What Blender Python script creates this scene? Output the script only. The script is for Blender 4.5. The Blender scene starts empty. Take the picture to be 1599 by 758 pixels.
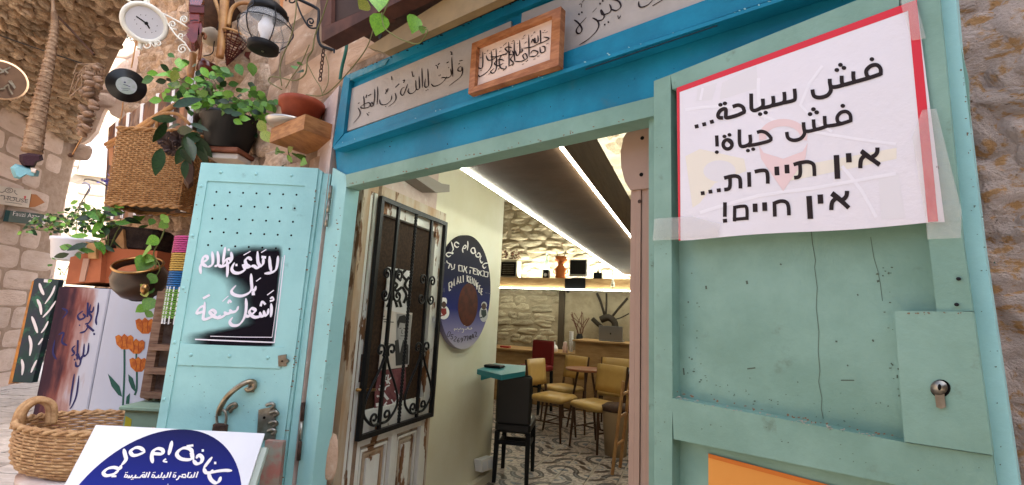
import bpy, math, random
from mathutils import Vector, Matrix, noise
from math import radians, sin, cos, pi
random.seed(7)
sc = bpy.context.scene
COL = sc.collection
# ------------------------------------------------------------------ camera
W, H, F = 1599, 758, 720.0
PITCH, ROLL = radians(9.15), radians(2.9)
ROT = Matrix.Rotation(pi/2 + PITCH, 3, 'X') @ Matrix.Rotation(ROLL, 3, 'Z')
EYE = Vector((0, 0, 1.5))
cd = bpy.data.cameras.new('camera'); cam = bpy.data.objects.new('camera', cd); COL.objects.link(cam)
cam.matrix_world = Matrix.Translation(EYE) @ ROT.to_4x4()
cd.sensor_width = 36; cd.lens = 36*F/W; cd.clip_start = .02; cd.clip_end = 2000
sc.camera = cam
# ------------------------------------------------------------------ sky, sun, exposure
SUN_EL, SUN_AZ = radians(56), radians(104)      # azimuth measured from +Y towards +X
w = bpy.data.worlds.new('World'); sc.world = w; w.use_nodes = True
nt = w.node_tree; bg = nt.nodes['Background']
sky = nt.nodes.new('ShaderNodeTexSky'); sky.sky_type = 'NISHITA'; sky.sun_disc = False
sky.sun_elevation = SUN_EL; sky.sun_rotation = SUN_AZ; sky.dust_density = 4; sky.air_density = .8
hs = nt.nodes.new('ShaderNodeHueSaturation'); hs.inputs['Saturation'].default_value = .7
nt.links.new(sky.outputs[0], hs.inputs['Color']); nt.links.new(hs.outputs[0], bg.inputs[0]); bg.inputs[1].default_value = .13
sl = bpy.data.lights.new('sun', 'SUN'); sl.energy = 4.5; sl.angle = radians(.5); sl.color = (1, .93, .82)
so = bpy.data.objects.new('sun', sl); COL.objects.link(so)
sd = Vector((sin(SUN_AZ)*cos(SUN_EL), cos(SUN_AZ)*cos(SUN_EL), sin(SUN_EL)))
so.rotation_euler = sd.to_track_quat('Z', 'Y').to_euler()
vs = sc.view_settings; vs.view_transform = 'Standard'; vs.look = 'None'; vs.exposure = 2.32; vs.gamma = 1
sc.cycles.max_bounces = 7; sc.cycles.use_denoising = True
# ------------------------------------------------------------------ pixel -> world
def ray(px, py): return ROT @ Vector((px - W/2, H/2 - py, -F))
class Plane:
    def __init__(s, p, n, u=None):
        s.p = Vector(p); s.n = Vector(n).normalized()
        if s.n.dot(EYE - s.p) < 0: s.n = -s.n
        s.u = (Vector(u) if u else Vector((0, 0, 1)).cross(s.n)).normalized()
        s.v = s.n.cross(s.u).normalized()
    def at(s, px, py, off=0.0):
        r = ray(px, py); q = s.p + s.n*off
        return EYE + r*((q - EYE).dot(s.n)/r.dot(s.n))
    def uv(s, px, py, off=0.0):
        d = s.at(px, py, off) - s.p; return d.dot(s.u), d.dot(s.v)
    def pt(s, u, v, off=0.0): return s.p + s.u*u + s.v*v + s.n*off
def vplane(a, b):
    d = Vector((b[0]-a[0], b[1]-a[1], 0)); return Plane((a[0], a[1], 0), (-d.y, d.x, 0))
def onz(px, py, z): return Plane((0, 0, z), (0, 0, 1)).at(px, py)
RD_ = Vector((.381, .925, 0)).normalized(); RL = Vector((RD_.y, -RD_.x, 0))
def onz(px, py, z):
    r = ray(px, py); return EYE + r*((z-1.5)/r.z)
def room(l, s, z): return RL*l + RD_*s + Vector((0, 0, z))
FAC = vplane((.39, 1.22), (-.89, 2.2))       # street front; u grows to the right
LEAFR = vplane((.37, 1.2), (-.282, 1.958))
LEAFL = Plane((0, 2.15, 0), (0, -1, 0))
LW = Plane(room(-1.66, 0, 0), RL)
BACK = Plane(room(0, 8, 0), -RD_)
def YP(y): return Plane((0, y, 0), (0, -1, 0))
# ------------------------------------------------------------------ materials
MATS = {}
def mat(name, col, rough=.6, metal=0, col2=None, sc_=6, lo=.35, hi=.65, bump=0, bsc=30, wear=None, wsc=8, wlo=.6, whi=.63,
        rnd=0, emit=0, alpha=None, trans=0, stretch=None, coat=0, spec=None, speck=None):
    if name in MATS: return MATS[name]
    m = bpy.data.materials.new(name); m.use_nodes = True; MATS[name] = m
    t = m.node_tree; N = t.nodes; L = t.links; b = N['Principled BSDF']
    b.inputs['Roughness'].default_value = rough; b.inputs['Metallic'].default_value = metal
    b.inputs['Specular IOR Level'].default_value = spec if spec is not None else (.18 if rough >= .5 else .35)
    if coat: b.inputs['Coat Weight'].default_value = coat; b.inputs['Coat Roughness'].default_value = .15
    c4 = lambda c: (c[0], c[1], c[2], 1)
    tc = N.new('ShaderNodeTexCoord'); vec = tc.outputs['Object']
    if rnd:
        oi = N.new('ShaderNodeObjectInfo'); ad = N.new('ShaderNodeVectorMath'); ad.operation = 'MULTIPLY_ADD'
        L.new(oi.outputs['Random'], ad.inputs[0]); ad.inputs[1].default_value = (37, 53, 71); L.new(vec, ad.inputs[2]); vec = ad.outputs[0]
    if stretch:
        mp = N.new('ShaderNodeMapping'); mp.inputs['Scale'].default_value = stretch; L.new(vec, mp.inputs[0]); vec = mp.outputs[0]
    def nz(scale, det=6):
        n = N.new('ShaderNodeTexNoise'); n.inputs['Scale'].default_value = scale; n.inputs['Detail'].default_value = det
        n.inputs['Roughness'].default_value = .62; L.new(vec, n.inputs['Vector']); return n.outputs['Fac']
    def rmp(src, a, c):
        r = N.new('ShaderNodeMapRange'); r.interpolation_type = 'SMOOTHSTEP'; L.new(src, r.inputs[0]); r.inputs[1].default_value = a; r.inputs[2].default_value = c; return r.outputs[0]
    def mix(f, A, B):
        x = N.new('ShaderNodeMix'); x.data_type = 'RGBA'; L.new(f, x.inputs[0])
        for i, q in ((6, A), (7, B)):
            if isinstance(q, tuple): x.inputs[i].default_value = c4(q)
            else: L.new(q, x.inputs[i])
        return x.outputs[2]
    out = None
    if col2: out = mix(rmp(nz(sc_), lo, hi), tuple(col), tuple(col2))
    if wear: out = mix(rmp(nz(wsc, 9), wlo, whi), out or tuple(col), tuple(wear))
    if speck: out = mix(rmp(nz(speck[0], 3), speck[1], speck[1]+.03), out or tuple(col), tuple(speck[2]))
    if rnd:
        h = N.new('ShaderNodeHueSaturation'); r = N.new('ShaderNodeMapRange'); L.new(oi.outputs['Random'], r.inputs[0])
        r.inputs[3].default_value = 1-rnd; r.inputs[4].default_value = 1+rnd; L.new(r.outputs[0], h.inputs['Value'])
        if out: L.new(out, h.inputs['Color'])
        else: h.inputs['Color'].default_value = c4(col)
        out = h.outputs[0]
    if out: L.new(out, b.inputs['Base Color'])
    else: b.inputs['Base Color'].default_value = c4(col)
    if bump:
        bp = N.new('ShaderNodeBump'); bp.inputs['Strength'].default_value = bump; bp.inputs['Distance'].default_value = .02
        L.new(nz(bsc, 8), bp.inputs['Height']); L.new(bp.outputs[0], b.inputs['Normal'])
    if emit: b.inputs['Emission Color'].default_value = c4(col); b.inputs['Emission Strength'].default_value = emit
    if trans: b.inputs['Transmission Weight'].default_value = trans
    if alpha is not None: b.inputs['Alpha'].default_value = alpha
    return m
def wood(name, a, b, sc_=4, st=(1, 1, 12), rough=.55, bump=.2, **k):
    return mat(name, a, rough, col2=b, sc_=sc_, stretch=st, bump=bump, bsc=sc_*3, **k)
mint = mat('mint_paint', (.235, .39, .325), .5, col2=(.165, .295, .235), sc_=4, lo=.3, hi=.7, bump=.2, bsc=14, wear=(.13, .20, .15), wsc=13, wlo=.60, whi=.75, speck=(75, .785, (.045, .05, .035)), spec=.3)
mint2 = mat('mint_paint_clean', (.34, .62, .61), .5, col2=(.29, .55, .545), sc_=3, bump=.12, bsc=20, wear=(.20, .36, .34), wsc=11, wlo=.62, whi=.78, speck=(60, .79, (.10, .10, .085)), spec=.3)
blue = mat('blue_paint', (.008, .23, .37), .5, col2=(.005, .165, .275), sc_=4, bump=.2, bsc=12, wear=(.03, .15, .22), wsc=9, wlo=.60, whi=.75, speck=(70, .79, (.02, .035, .04)), spec=.25)
plaq = mat('grey_plaque', (.47, .43, .40), .6, col2=(.40, .365, .33), sc_=4, wear=(.5, .47, .42), wsc=14, wlo=.68, whi=.74, bump=.05)
ink = mat('black_ink', (.02, .012, .012), .55)
white = mat('white_paint', (.78, .77, .78), .5)
whitep = mat('white_panel', (.74, .76, .82), .35, col2=(.68, .70, .76), sc_=2)
black = mat('black_iron', (.012, .012, .014), .38, metal=.4, bump=.15, bsc=40)
blackm = mat('black_matte', (.01, .01, .011), .5)
hole = mat('hole_black', (.003, .003, .003), .9)
steel = mat('dull_steel', (.35, .34, .30), .35, metal=.9, col2=(.22, .19, .15), sc_=20)
rust = mat('rusty_iron', (.09, .05, .035), .7, metal=.3, col2=(.04, .025, .02), sc_=30, bump=.3)
brass = mat('old_brass', (.55, .32, .12), .3, metal=1, col2=(.25, .13, .05), sc_=14)
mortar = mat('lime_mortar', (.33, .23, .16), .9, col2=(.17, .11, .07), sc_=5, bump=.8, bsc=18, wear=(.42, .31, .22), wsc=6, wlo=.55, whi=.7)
rub = mat('rubble_stone', (.62, .46, .33), .88, col2=(.38, .255, .17), sc_=5, bump=1, bsc=12, rnd=.25, wear=(.62, .50, .36), wsc=5, wlo=.56, whi=.7)
ash = mat('pink_ashlar', (.78, .65, .57), .85, col2=(.68, .54, .45), sc_=2.2, bump=.5, bsc=16, rnd=.1, wear=(.60, .47, .37), wsc=4, wlo=.55, whi=.7)
facs = mat('facade_stone', (.50, .34, .235), .85, col2=(.39, .25, .16), sc_=2.5, bump=.5, bsc=14, rnd=.08, wear=(.56, .42, .31), wsc=4, wlo=.55, whi=.68)
near = mat('near_stone', (.74, .60, .51), .9, col2=(.66, .38, .17), sc_=7, lo=.5, hi=.62, bump=1, bsc=30, rnd=.12, wear=(.22, .14, .09), wsc=13, wlo=.63, whi=.7, stretch=(1, 1, 1.6))
pinkpl = mat('pink_plaster', (.60, .48, .43), .85, col2=(.50, .37, .32), sc_=5, bump=.5, bsc=16, wear=(.62, .55, .5), wsc=14, wlo=.6, whi=.64)
cream = mat('cream_wall', (.76, .74, .62), .55, col2=(.68, .64, .47), sc_=1.2, lo=.3, hi=.7, bump=.05)
oldw = mat('peeling_door_paint', (.80, .80, .76), .6, col2=(.66, .64, .58), sc_=5, wear=(.20, .095, .045), wsc=9, wlo=.56, whi=.59, stretch=(1, 1, .35), bump=.35, bsc=18)
oldw2 = mat('worn_frame_wood', (.42, .27, .16), .65, col2=(.52, .45, .36), sc_=8, wear=(.16, .08, .04), wsc=14, wlo=.55, whi=.6, stretch=(1, 1, .2), bump=.4, bsc=20)
dkw = wood('dark_ceiling_wood', (.13, .075, .045), (.085, .048, .03), 3, (.6, .6, 3))
woodo = wood('orange_wood', (.42, .19, .07), (.25, .10, .035), 5, (3, 1, 9), coat=.2)
woodr = wood('frame_wood', (.46, .19, .075), (.30, .11, .04), 8, (2, 2, 9), coat=.3)
woodc = wood('counter_wood', (.42, .26, .12), (.33, .19, .085), 2, (2, 2, 8))
bam = mat('bamboo', (.50, .27, .10), .45, col2=(.35, .16, .06), sc_=9, bump=.1)
redw = mat('red_brown_wood', (.16, .028, .014), .28, col2=(.08, .016, .009), sc_=8, coat=.4)
dbr = mat('dark_brown_beam', (.085, .042, .026), .6, col2=(.045, .022, .015), sc_=8, bump=.3)
terra = mat('terracotta', (.42, .13, .055), .7, col2=(.33, .10, .045), sc_=6, bump=.1)
potred = mat('red_clay_pot', (.30, .065, .03), .5, col2=(.22, .045, .022), sc_=8)
wick = mat('wicker', (.44, .24, .10), .55, col2=(.30, .145, .055), sc_=30, bump=.3, bsc=60)
wick2 = mat('wicker_pale', (.52, .33, .17), .55, col2=(.36, .20, .095), sc_=30, bump=.3, bsc=60)
wickr = mat('wicker_red', (.10, .02, .012), .5, col2=(.06, .012, .01), sc_=30)
beige = mat('beige_metal', (.40, .265, .20), .45, col2=(.36, .235, .175), sc_=3)
leafm = [mat('leaf_bright', (.17, .36, .035), .4, col2=(.10, .25, .03), sc_=12, rnd=.3), mat('leaf_green', (.085, .22, .03), .4, col2=(.045, .13, .02), sc_=12, rnd=.3),
         mat('leaf_dark', (.018, .05, .013), .4, col2=(.01, .03, .01), sc_=12, rnd=.3), mat('leaf_yellow', (.35, .36, .07), .45, col2=(.14, .22, .03), sc_=20, rnd=.2)]
for m_ in leafm: m_.node_tree.nodes['Principled BSDF'].inputs['Subsurface Weight'].default_value = 0
stem = mat('green_stem', (.12, .14, .04), .6); stemd = mat('brown_stem', (.10, .05, .03), .7)
yellow = mat('mustard_vinyl', (.54, .34, .11), .4, col2=(.46, .28, .09), sc_=4)
brnw = mat('chair_wood', (.06, .026, .014), .35)
led = mat('led_strip', (.93, 1, .86), 1, emit=11)
glass = mat('lamp_glass', (.9, .9, .9), .03, alpha=.22)
bulb = mat('white_bulb', (.85, .85, .88), .3)
tape = mat('clear_tape', (.75, .72, .68), .12, alpha=.32, bump=.6, bsc=26, coat=.6)
red = mat('sign_red', (.62, .02, .035), .4)
signp = mat('sign_paper', (.76, .73, .78), .32, col2=(.73, .70, .74), sc_=2, coat=.25, bump=.4, bsc=3.5)
navy = mat('navy_brush', (.02, .02, .09), .5)
teal = mat('teal_shelf', (.01, .19, .23), .4)
orangep = mat('orange_paper', (.75, .33, .07), .6, col2=(.70, .29, .06), sc_=3)
# ------------------------------------------------------------------ object helpers
def tag(o, label=None, cat=None, group=None, kind=None):
    if label: o['label'] = label
    if cat: o['category'] = cat
    if group: o['group'] = group
    if kind: o['kind'] = kind
    return o
def thing(name, label, cat, loc=(0, 0, 0), group=None, rz=0):
    o = bpy.data.objects.new(name, None); COL.objects.link(o); o.location = Vector(loc); o.rotation_euler.z = rz
    o.empty_display_size = .05
    return tag(o, label, cat, group)
def wloc(o):
    v = Vector((0, 0, 0))
    while o: v += o.location; o = o.parent
    return v
class MB:
    def __init__(s): s.v = []; s.f = []
    def add(s, vs, fs):
        n = len(s.v); s.v += [Vector(p) for p in vs]; s.f += [tuple(i+n for i in f) for f in fs]; return s
    def prism(s, top, bot):
        n = len(top); return s.add(list(top)+list(bot), [tuple(range(n)), tuple(range(2*n-1, n-1, -1))] + [(i, n+i, n+(i+1) % n, (i+1) % n) for i in range(n)])
    def slab(s, pl, pix, off, th):
        a = [pl.at(x, y, off) for x, y in pix]; return s.prism(a, [p - pl.n*th for p in a])
    def uvbox(s, pl, u0, u1, v0, v1, o0, o1):
        return s.prism([pl.pt(u, v, o1) for u, v in ((u0, v0), (u1, v0), (u1, v1), (u0, v1))], [pl.pt(u, v, o0) for u, v in ((u0, v0), (u1, v0), (u1, v1), (u0, v1))])
    def bevbox(s, c, d, M=None, r=.008):
        x, y, z = [k/2 for k in d]; r = min(r, x*.9, y*.9, z*.9); ring = []
        for zz, q in ((-z, r), (-z+r, 0), (z-r, 0), (z, r)):
            a, b = x-q, y-q; ring.append([(a-r, -b, zz), (a, -b+r, zz), (a, b-r, zz), (a-r, b, zz), (-a+r, b, zz), (-a, b-r, zz), (-a, -b+r, zz), (-a+r, -b, zz)])
        vs = [Vector(p) for rr in ring for p in rr]
        if M: vs = [M @ p for p in vs]
        vs = [p + Vector(c) for p in vs]
        fs = [tuple(range(7, -1, -1)), tuple(range(24, 32))]
        for k in range(3):
            for i in range(8): j = (i+1) % 8; fs.append((k*8+i, k*8+j, k*8+8+j, k*8+8+i))
        return s.add(vs, fs)
    def tube(s, pts, r, n=6, closed=False):
        pts = [Vector(p) for p in pts]; m = len(pts); rs = r if isinstance(r, (list, tuple)) else [r]*m
        up = Vector((.13, .21, .97)); vs = []; prev = None
        for i, p in enumerate(pts):
            if closed: t = pts[(i+1) % m] - pts[i-1]
            else: t = pts[min(i+1, m-1)] - pts[max(i-1, 0)]
            if t.length < 1e-9: t = Vector((0, 0, 1))
            t.normalize()
            if prev is None:
                a = t.cross(up);
                if a.length < .1: a = t.cross(Vector((1, 0, 0)))
            else: a = prev - t*prev.dot(t)
            a.normalize(); prev = a; b = t.cross(a)
            vs += [p + (a*cos(2*pi*k/n) + b*sin(2*pi*k/n))*rs[i] for k in range(n)]
        fs = []
        for i in range(m if closed else m-1):
            j = (i+1) % m
            for k in range(n): fs.append((i*n+k, i*n+(k+1) % n, j*n+(k+1) % n, j*n+k))
        if not closed: fs += [tuple(range(n-1, -1, -1)), tuple(range((m-1)*n, m*n))]
        return s.add(vs, fs)
    def lathe(s, c, prof, n=24, ax=(0, 0, 1), sx=1, cap=True):
        ax = Vector(ax).normalized(); a = ax.cross(Vector((0, 1, 0)));
        if a.length < .1: a = ax.cross(Vector((1, 0, 0)))
        a.normalize(); b = ax.cross(a); c = Vector(c); vs = []
        for r_, h_ in prof: vs += [c + ax*h_ + (a*cos(2*pi*k/n)*sx + b*sin(2*pi*k/n))*r_ for k in range(n)]
        fs = []
        for i in range(len(prof)-1):
            for k in range(n): fs.append((i*n+k, i*n+(k+1) % n, (i+1)*n+(k+1) % n, (i+1)*n+k))
        if cap: fs += [tuple(range(n-1, -1, -1)), tuple(range((len(prof)-1)*n, len(prof)*n))]
        return s.add(vs, fs)
    def build(s, name, m, parent=None, smooth=False, kind=None, label=None, cat=None, group=None):
        o0 = wloc(parent) if parent else Vector((0, 0, 0))
        me = bpy.data.meshes.new(name); me.from_pydata([p - o0 for p in s.v], [], s.f); me.update()
        if m: me.materials.append(m)
        if smooth: me.polygons.foreach_set('use_smooth', [True]*len(me.polygons))
        o = bpy.data.objects.new(name, me); COL.objects.link(o); o.parent = parent
        return tag(o, label, cat, group, kind)
def cr(pts, k=5):
    pts = [Vector(p) for p in pts]
    if len(pts) < 3: return pts
    P = [pts[0]] + pts + [pts[-1]]; out = []
    for i in range(1, len(P)-2):
        a, b, c, d = P[i-1:i+3]
        for j in range(k):
            t = j/k; out.append(.5*((2*b) + (c-a)*t + (2*a-5*b+4*c-d)*t*t + (3*b-a-3*c+d)*t**3))
    return out + [pts[-1]]
def strokes(parent, name, m, pl, zoom, items, off=.0012, contrast=0, nib=-.9, kind=None, k=5, label=None, smooth=True):
    """pen strokes (writing, brush lines) laid flat on the surface pl"""
    if len(items) > 1 and not kind and name != 'vowel_marks':
        for i_, it in enumerate(items): ob = strokes(parent, 'letter' if name == 'lettering' else name, m, pl, zoom, [it], off + i_*4e-5, contrast, nib, None, k, label, smooth)
        return ob
    x0, y0, s = zoom; mb = MB(); o = off
    for w_, pts in items:
        q = [Vector((x, y, 0)) for x, y in pts]
        if len(q) == 1: q = [q[0]-Vector((w_*.45, 0, 0)), q[0]+Vector((w_*.45, 0, 0))]
        if len(q) == 2 and (q[1]-q[0]).length < w_*.7:          # a dot
            o += 8e-6; c_ = (q[0]+q[1])/2; mb.add([pl.at(x0+(c_.x+w_*.6*cos(a_*pi/5))/s, y0+(c_.y+w_*.52*sin(a_*pi/5))/s, o) for a_ in range(10)], [tuple(range(10))]); continue
        if smooth: q = cr(q, k)
        L, R = [], []
        for i, p in enumerate(q):
            t = q[min(i+1, len(q)-1)] - q[max(i-1, 0)]
            if t.length < 1e-6: t = Vector((1, 0, 0))
            t.normalize(); nn = Vector((-t.y, t.x, 0)); a = math.atan2(t.y, t.x)
            hw = w_*.5*(1-contrast*(1-abs(sin(a-nib))))
            if contrast and len(q) > 4: hw *= min(1, .35+.65*min(i, len(q)-1-i)/2.5)
            o += 8e-6
            L.append(pl.at(x0+(p.x+nn.x*hw)/s, y0+(p.y+nn.y*hw)/s, o)); R.append(pl.at(x0+(p.x-nn.x*hw)/s, y0+(p.y-nn.y*hw)/s, o))
        n = len(q); mb.add(L+R, [(i, i+1, n+i+1, n+i) for i in range(n-1)])
    return mb.build(name, m, parent, kind=kind, label=label)
def text_on(parent, name, m, pl, s, quad, off=.0012):
    """latin lettering of the built-in font fitted to a pixel quad (BL, BR, TR, TL) on pl"""
    c = bpy.data.curves.new('lettering', 'FONT'); c.body = s; c.resolution_u = 3
    o = bpy.data.objects.new('lettering', c); COL.objects.link(o); dg = bpy.context.evaluated_depsgraph_get(); dg.update()
    me = bpy.data.meshes.new_from_object(o.evaluated_get(dg)); bpy.data.objects.remove(o)
    xs = [v.co.x for v in me.vertices]; ys = [v.co.y for v in me.vertices]; x0, x1, y0, y1 = min(xs), max(xs), min(ys), max(ys)
    BL, BR, TR, TL = [Vector((a, b)) for a, b in quad]; mb = MB()
    vv = []
    for v in me.vertices:
        a = (v.co.x-x0)/(x1-x0); b = (v.co.y-y0)/(y1-y0); q = (BL*(1-a)+BR*a)*(1-b) + (TL*(1-a)+TR*a)*b; vv.append(pl.at(q.x, q.y, off))
    mb.add(vv, [tuple(p.vertices) for p in me.polygons]); bpy.data.meshes.remove(me)
    return mb.build(name, m, parent, kind='stuff')
def ell(cx, cy, rx, ry, n=20, a0=0, a1=2*pi): return [(cx+rx*cos(a0+(a1-a0)*i/n), cy+ry*sin(a0+(a1-a0)*i/n)) for i in range(n+1)]
def z2p(z, pts): return [(z[0]+x/z[2], z[1]+y/z[2]) for x, y in pts]
# rocks: unit stones with a bulging face towards local +Z, shared by all walls
def rock_mesh(seed, flat, n=7, amp=.16):
    rnd = random.Random(seed); off = Vector((seed*7.3, seed*3.1, 0)); vs = []; fs = []
    for j in range(n):
        for i in range(n):
            x = -1+2*i/(n-1); y = -1+2*j/(n-1)
            k = (1-abs(x)**flat)*(1-abs(y)**flat)
            cx = x*(1-.12*abs(y)**3)*(1 + amp*noise.noise(off+Vector((x, y, 3)))*1.2); cy = y*(1-.12*abs(x)**3)*(1 + amp*noise.noise(off+Vector((x, y, 9)))*1.2)
            z = max(0, k)**.45*.5 + amp*1.3*noise.noise(off+Vector((x*1.6, y*1.6, 0)))*(k > 0) + amp*.6*noise.noise(off+Vector((x*4, y*4, 5)))*(k > 0)
            vs.append((cx*.5, cy*.5, z-.02))
    for j in range(n-1):
        for i in range(n-1): a = j*n+i; fs.append((a, a+1, a+n+1, a+n))
    me = bpy.data.meshes.new('stone'); me.from_pydata(vs, [], fs); me.polygons.foreach_set('use_smooth', [True]*len(fs)); me.update(); return me
ROCKS = [rock_mesh(i, 2.5, 8, .26) for i in range(10)]; BLOCKS = [rock_mesh(20+i, 9, 9, .05) for i in range(6)]
def rmat(meshes, m): return [(lambda c: (c.materials.append(m), c)[1])(x.copy()) for x in meshes]
def put(parent, name, me, o_, ux, uy, un, w_, h_, d_, rot=0):
    ux, uy, un = ux.normalized(), uy.normalized(), un.normalized(); a = ux*cos(rot)+uy*sin(rot); b = uy*cos(rot)-ux*sin(rot)
    M = Matrix((( *(a*w_),), (*(b*h_),), (*(un*d_),))).transposed().to_4x4(); M.translation = o_ - wloc(parent)
    o = bpy.data.objects.new(name, me); COL.objects.link(o); o.parent = parent; o.matrix_local = M; return o
def courses(parent, pl, u0, u1, v0, v1, hh, ww, meshes, depth, keep=None, jit=0., off=0, name='stone', gap=.012, rnd=None):
    r = rnd or random.Random(int(u0*100+v0*10)+5); v = v0; n = 0; row = 0
    while v < v1:
        h_ = hh*r.uniform(.8, 1.25); u = u0 - r.uniform(0, ww)
        while u < u1:
            w_ = ww*r.uniform(.6, 1.45); cu, cv = u+w_/2, v+h_/2
            if (keep is None or keep(cu, cv)):
                put(parent, name, r.choice(meshes), pl.pt(cu + r.uniform(-jit, jit), cv + r.uniform(-jit, jit), off), pl.u, pl.v, pl.n, w_-gap, h_-gap, depth*r.uniform(.7, 1.3), r.uniform(-jit, jit)*6); n += 1
            u += w_
        v += h_
    return n
def pix(p):
    q = ROT.transposed() @ (p - EYE)
    return (W/2 + F*q.x/-q.z, H/2 - F*q.y/-q.z) if q.z < 0 else (-9999, -9999)
# leaves
def leaf_mesh(kind):
    if kind == 'heart': prof = [(0, .05), (.12, .34), (.3, .46), (.5, .42), (.7, .28), (.88, .11), (1, .0)]
    elif kind == 'long': prof = [(0, .03), (.2, .16), (.45, .2), (.7, .15), (.88, .07), (1, 0)]
    else: prof = [(0, .04), (.18, .24), (.4, .33), (.62, .29), (.82, .15), (1, 0)]
    vs = []; fs = []
    for i, (x, y) in enumerate(prof):
        z = -.18*x*x; vs += [(x, -y, z+.10*y), (x, 0, z-.04*(1-x)), (x, y, z+.10*y)]
        if i: a = (i-1)*3; fs += [(a, a+3, a+4, a+1), (a+1, a+4, a+5, a+2)]
    out = []
    for m in leafm:
        me = bpy.data.meshes.new('leaf'); me.from_pydata(vs, [], fs); me.materials.append(m); me.polygons.foreach_set('use_smooth', [True]*len(fs)); me.update(); out.append(me)
    return out
LEAF = {k: leaf_mesh(k) for k in ('heart', 'long', 'oval')}
def leaf(parent, p, d_, size, kind='oval', ci=0, face=None):
    d_ = Vector(d_).normalized(); f = Vector(face or (EYE-p)).normalized() + Vector((random.uniform(-.5, .5), random.uniform(-.5, .5), random.uniform(-.1, .8))); f.normalize()
    y = f.cross(d_);
    if y.length < .05: y = Vector((1, 0, 0))
    y.normalize(); z = d_.cross(y)
    M = Matrix((tuple(d_*size), tuple(y*size), tuple(z*size))).transposed().to_4x4(); M.translation = p - wloc(parent)
    o = bpy.data.objects.new('leaf', LEAF[kind][ci]); COL.objects.link(o); o.parent = parent; o.matrix_local = M; return o
def foliage(parent, y, blobs, root, size=.06, kind='oval', cols=(0, 0, 1, 1), spread=.12, stems=True, smat=None):
    """blobs: (px, py, rx, ry, n) clusters in depth y; leaves on thin stems from root"""
    mb = MB(); pl = YP(y)
    for px, py, rx, ry, n in blobs:
        c = pl.at(px, py); s_ = (pl.at(px+10, py)-c).length/10
        if stems and root is not None: mb.tube(cr([root, (root+c)/2 + Vector((0, random.uniform(-.03, .03), .04)), c], 4), .0025, 4)
        for i in range(n):
            a = random.uniform(0, 2*pi); q = random.random()**.6
            dx = rx*q*cos(a)*s_; dz = ry*q*sin(a)*s_
            p = c + Vector((dx, random.uniform(-spread, spread), dz))
            d_ = Vector((dx*2+random.uniform(-.03, .03), random.uniform(-.05, .05), dz+random.uniform(-.06, .02)))
            if d_.length < .01: d_ = Vector((.1, 0, -.1))
            leaf(parent, p, d_, size*random.uniform(.7, 1.3), kind, random.choice(cols))
            if stems and i % 3 == 0: mb.tube([c, (c+p)/2+Vector((0, 0, .01)), p], .0018, 4)
    if stems and mb.v: mb.build('stems', smat or stem, parent)
# wicker baskets: woven strands running round upright stakes, one joined weave
def wicker(parent, c, prof, rows, nst, r, m, sx=1., sy=1., tilt=None, name='weave', part_rim=True):
    """prof: list (height, radius)"""
    c = Vector(c); T = tilt or Matrix.Identity(3)
    def rad(h):
        for (h0, r0), (h1, r1) in zip(prof, prof[1:]):
            if h <= h1: return r0+(r1-r0)*(h-h0)/(h1-h0)
        return prof[-1][1]
    h0, h1 = prof[0][0], prof[-1][0]; mb = MB(); n = nst*2
    for k in range(rows):
        h = h0+(h1-h0)*(k+.5)/rows; R = rad(h)
        mb.tube([c + T @ Vector(((R+(r*.75 if (i//1+k) % 2 else -r*.75))*cos(2*pi*i/n)*sx, (R+(r*.75 if (i+k) % 2 else -r*.75))*sin(2*pi*i/n)*sy, h)) for i in range(n)], r*.9, 5, True)
    for i in range(nst):
        a = 2*pi*(i+.25)/nst
        mb.tube([c + T @ Vector((rad(h0+(h1-h0)*t/4)*cos(a)*sx, rad(h0+(h1-h0)*t/4)*sin(a)*sy, h0+(h1-h0)*t/4)) for t in range(5)], r*.8, 4)
    mb.build(name, m, parent, True, kind='stuff')
    if part_rim:
        rb = MB(); R = rad(h1)+r
        for ph in (0, pi):
            rb.tube([c + T @ Vector(((R+r*1.3*cos(20*2*pi*i/80+ph))*cos(2*pi*i/80)*sx, (R+r*1.3*cos(20*2*pi*i/80+ph))*sin(2*pi*i/80)*sy, h1+r*1.3*sin(20*2*pi*i/80+ph))) for i in range(80)], r*1.4, 5, True)
        rb.build('rim', m, parent, True)
    MB().lathe(c + T @ Vector((0, 0, h0)), [(rad(h0)*min(sx, sy), -r), (rad(h0)*min(sx, sy), r)], 24, T @ Vector((0, 0, 1))).build('base', m, parent)
# ================================================================== SETTING: street
g = MB().add([(-60, -20, 0), (40, -20, 0), (40, 80, 0), (-60, 80, 0)], [(0, 1, 2, 3)]).build('ground', mat('ground_dust', (.30, .26, .22), .9, col2=(.22, .19, .16), sc_=3, bump=.4, bsc=20), kind='structure')
sb_ = MB().add([(-400, 400, -5), (400, 400, -5), (400, 400, 3), (-400, 400, 3)], [(0, 1, 2, 3)]).build('distant_hills', mat('hills', (.3, .27, .2), .9), kind='structure')
pav = mat('paving_stone', (.66, .63, .60), .75, col2=(.50, .47, .44), sc_=5, bump=.4, bsc=14, rnd=.15)
def slab_mesh(seed):
    r = random.Random(seed); mb = MB().bevbox((0, 0, 0), (1, 1, 1), r=.03); me = bpy.data.meshes.new('paving_stone')
    me.from_pydata([p + Vector((r.uniform(-.01, .01), r.uniform(-.01, .01), 0)) for p in mb.v], [], mb.f); me.materials.append(pav); me.update(); return me
PS = [slab_mesh(i) for i in range(4)]
x = -9.0
n_p = 0
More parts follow.
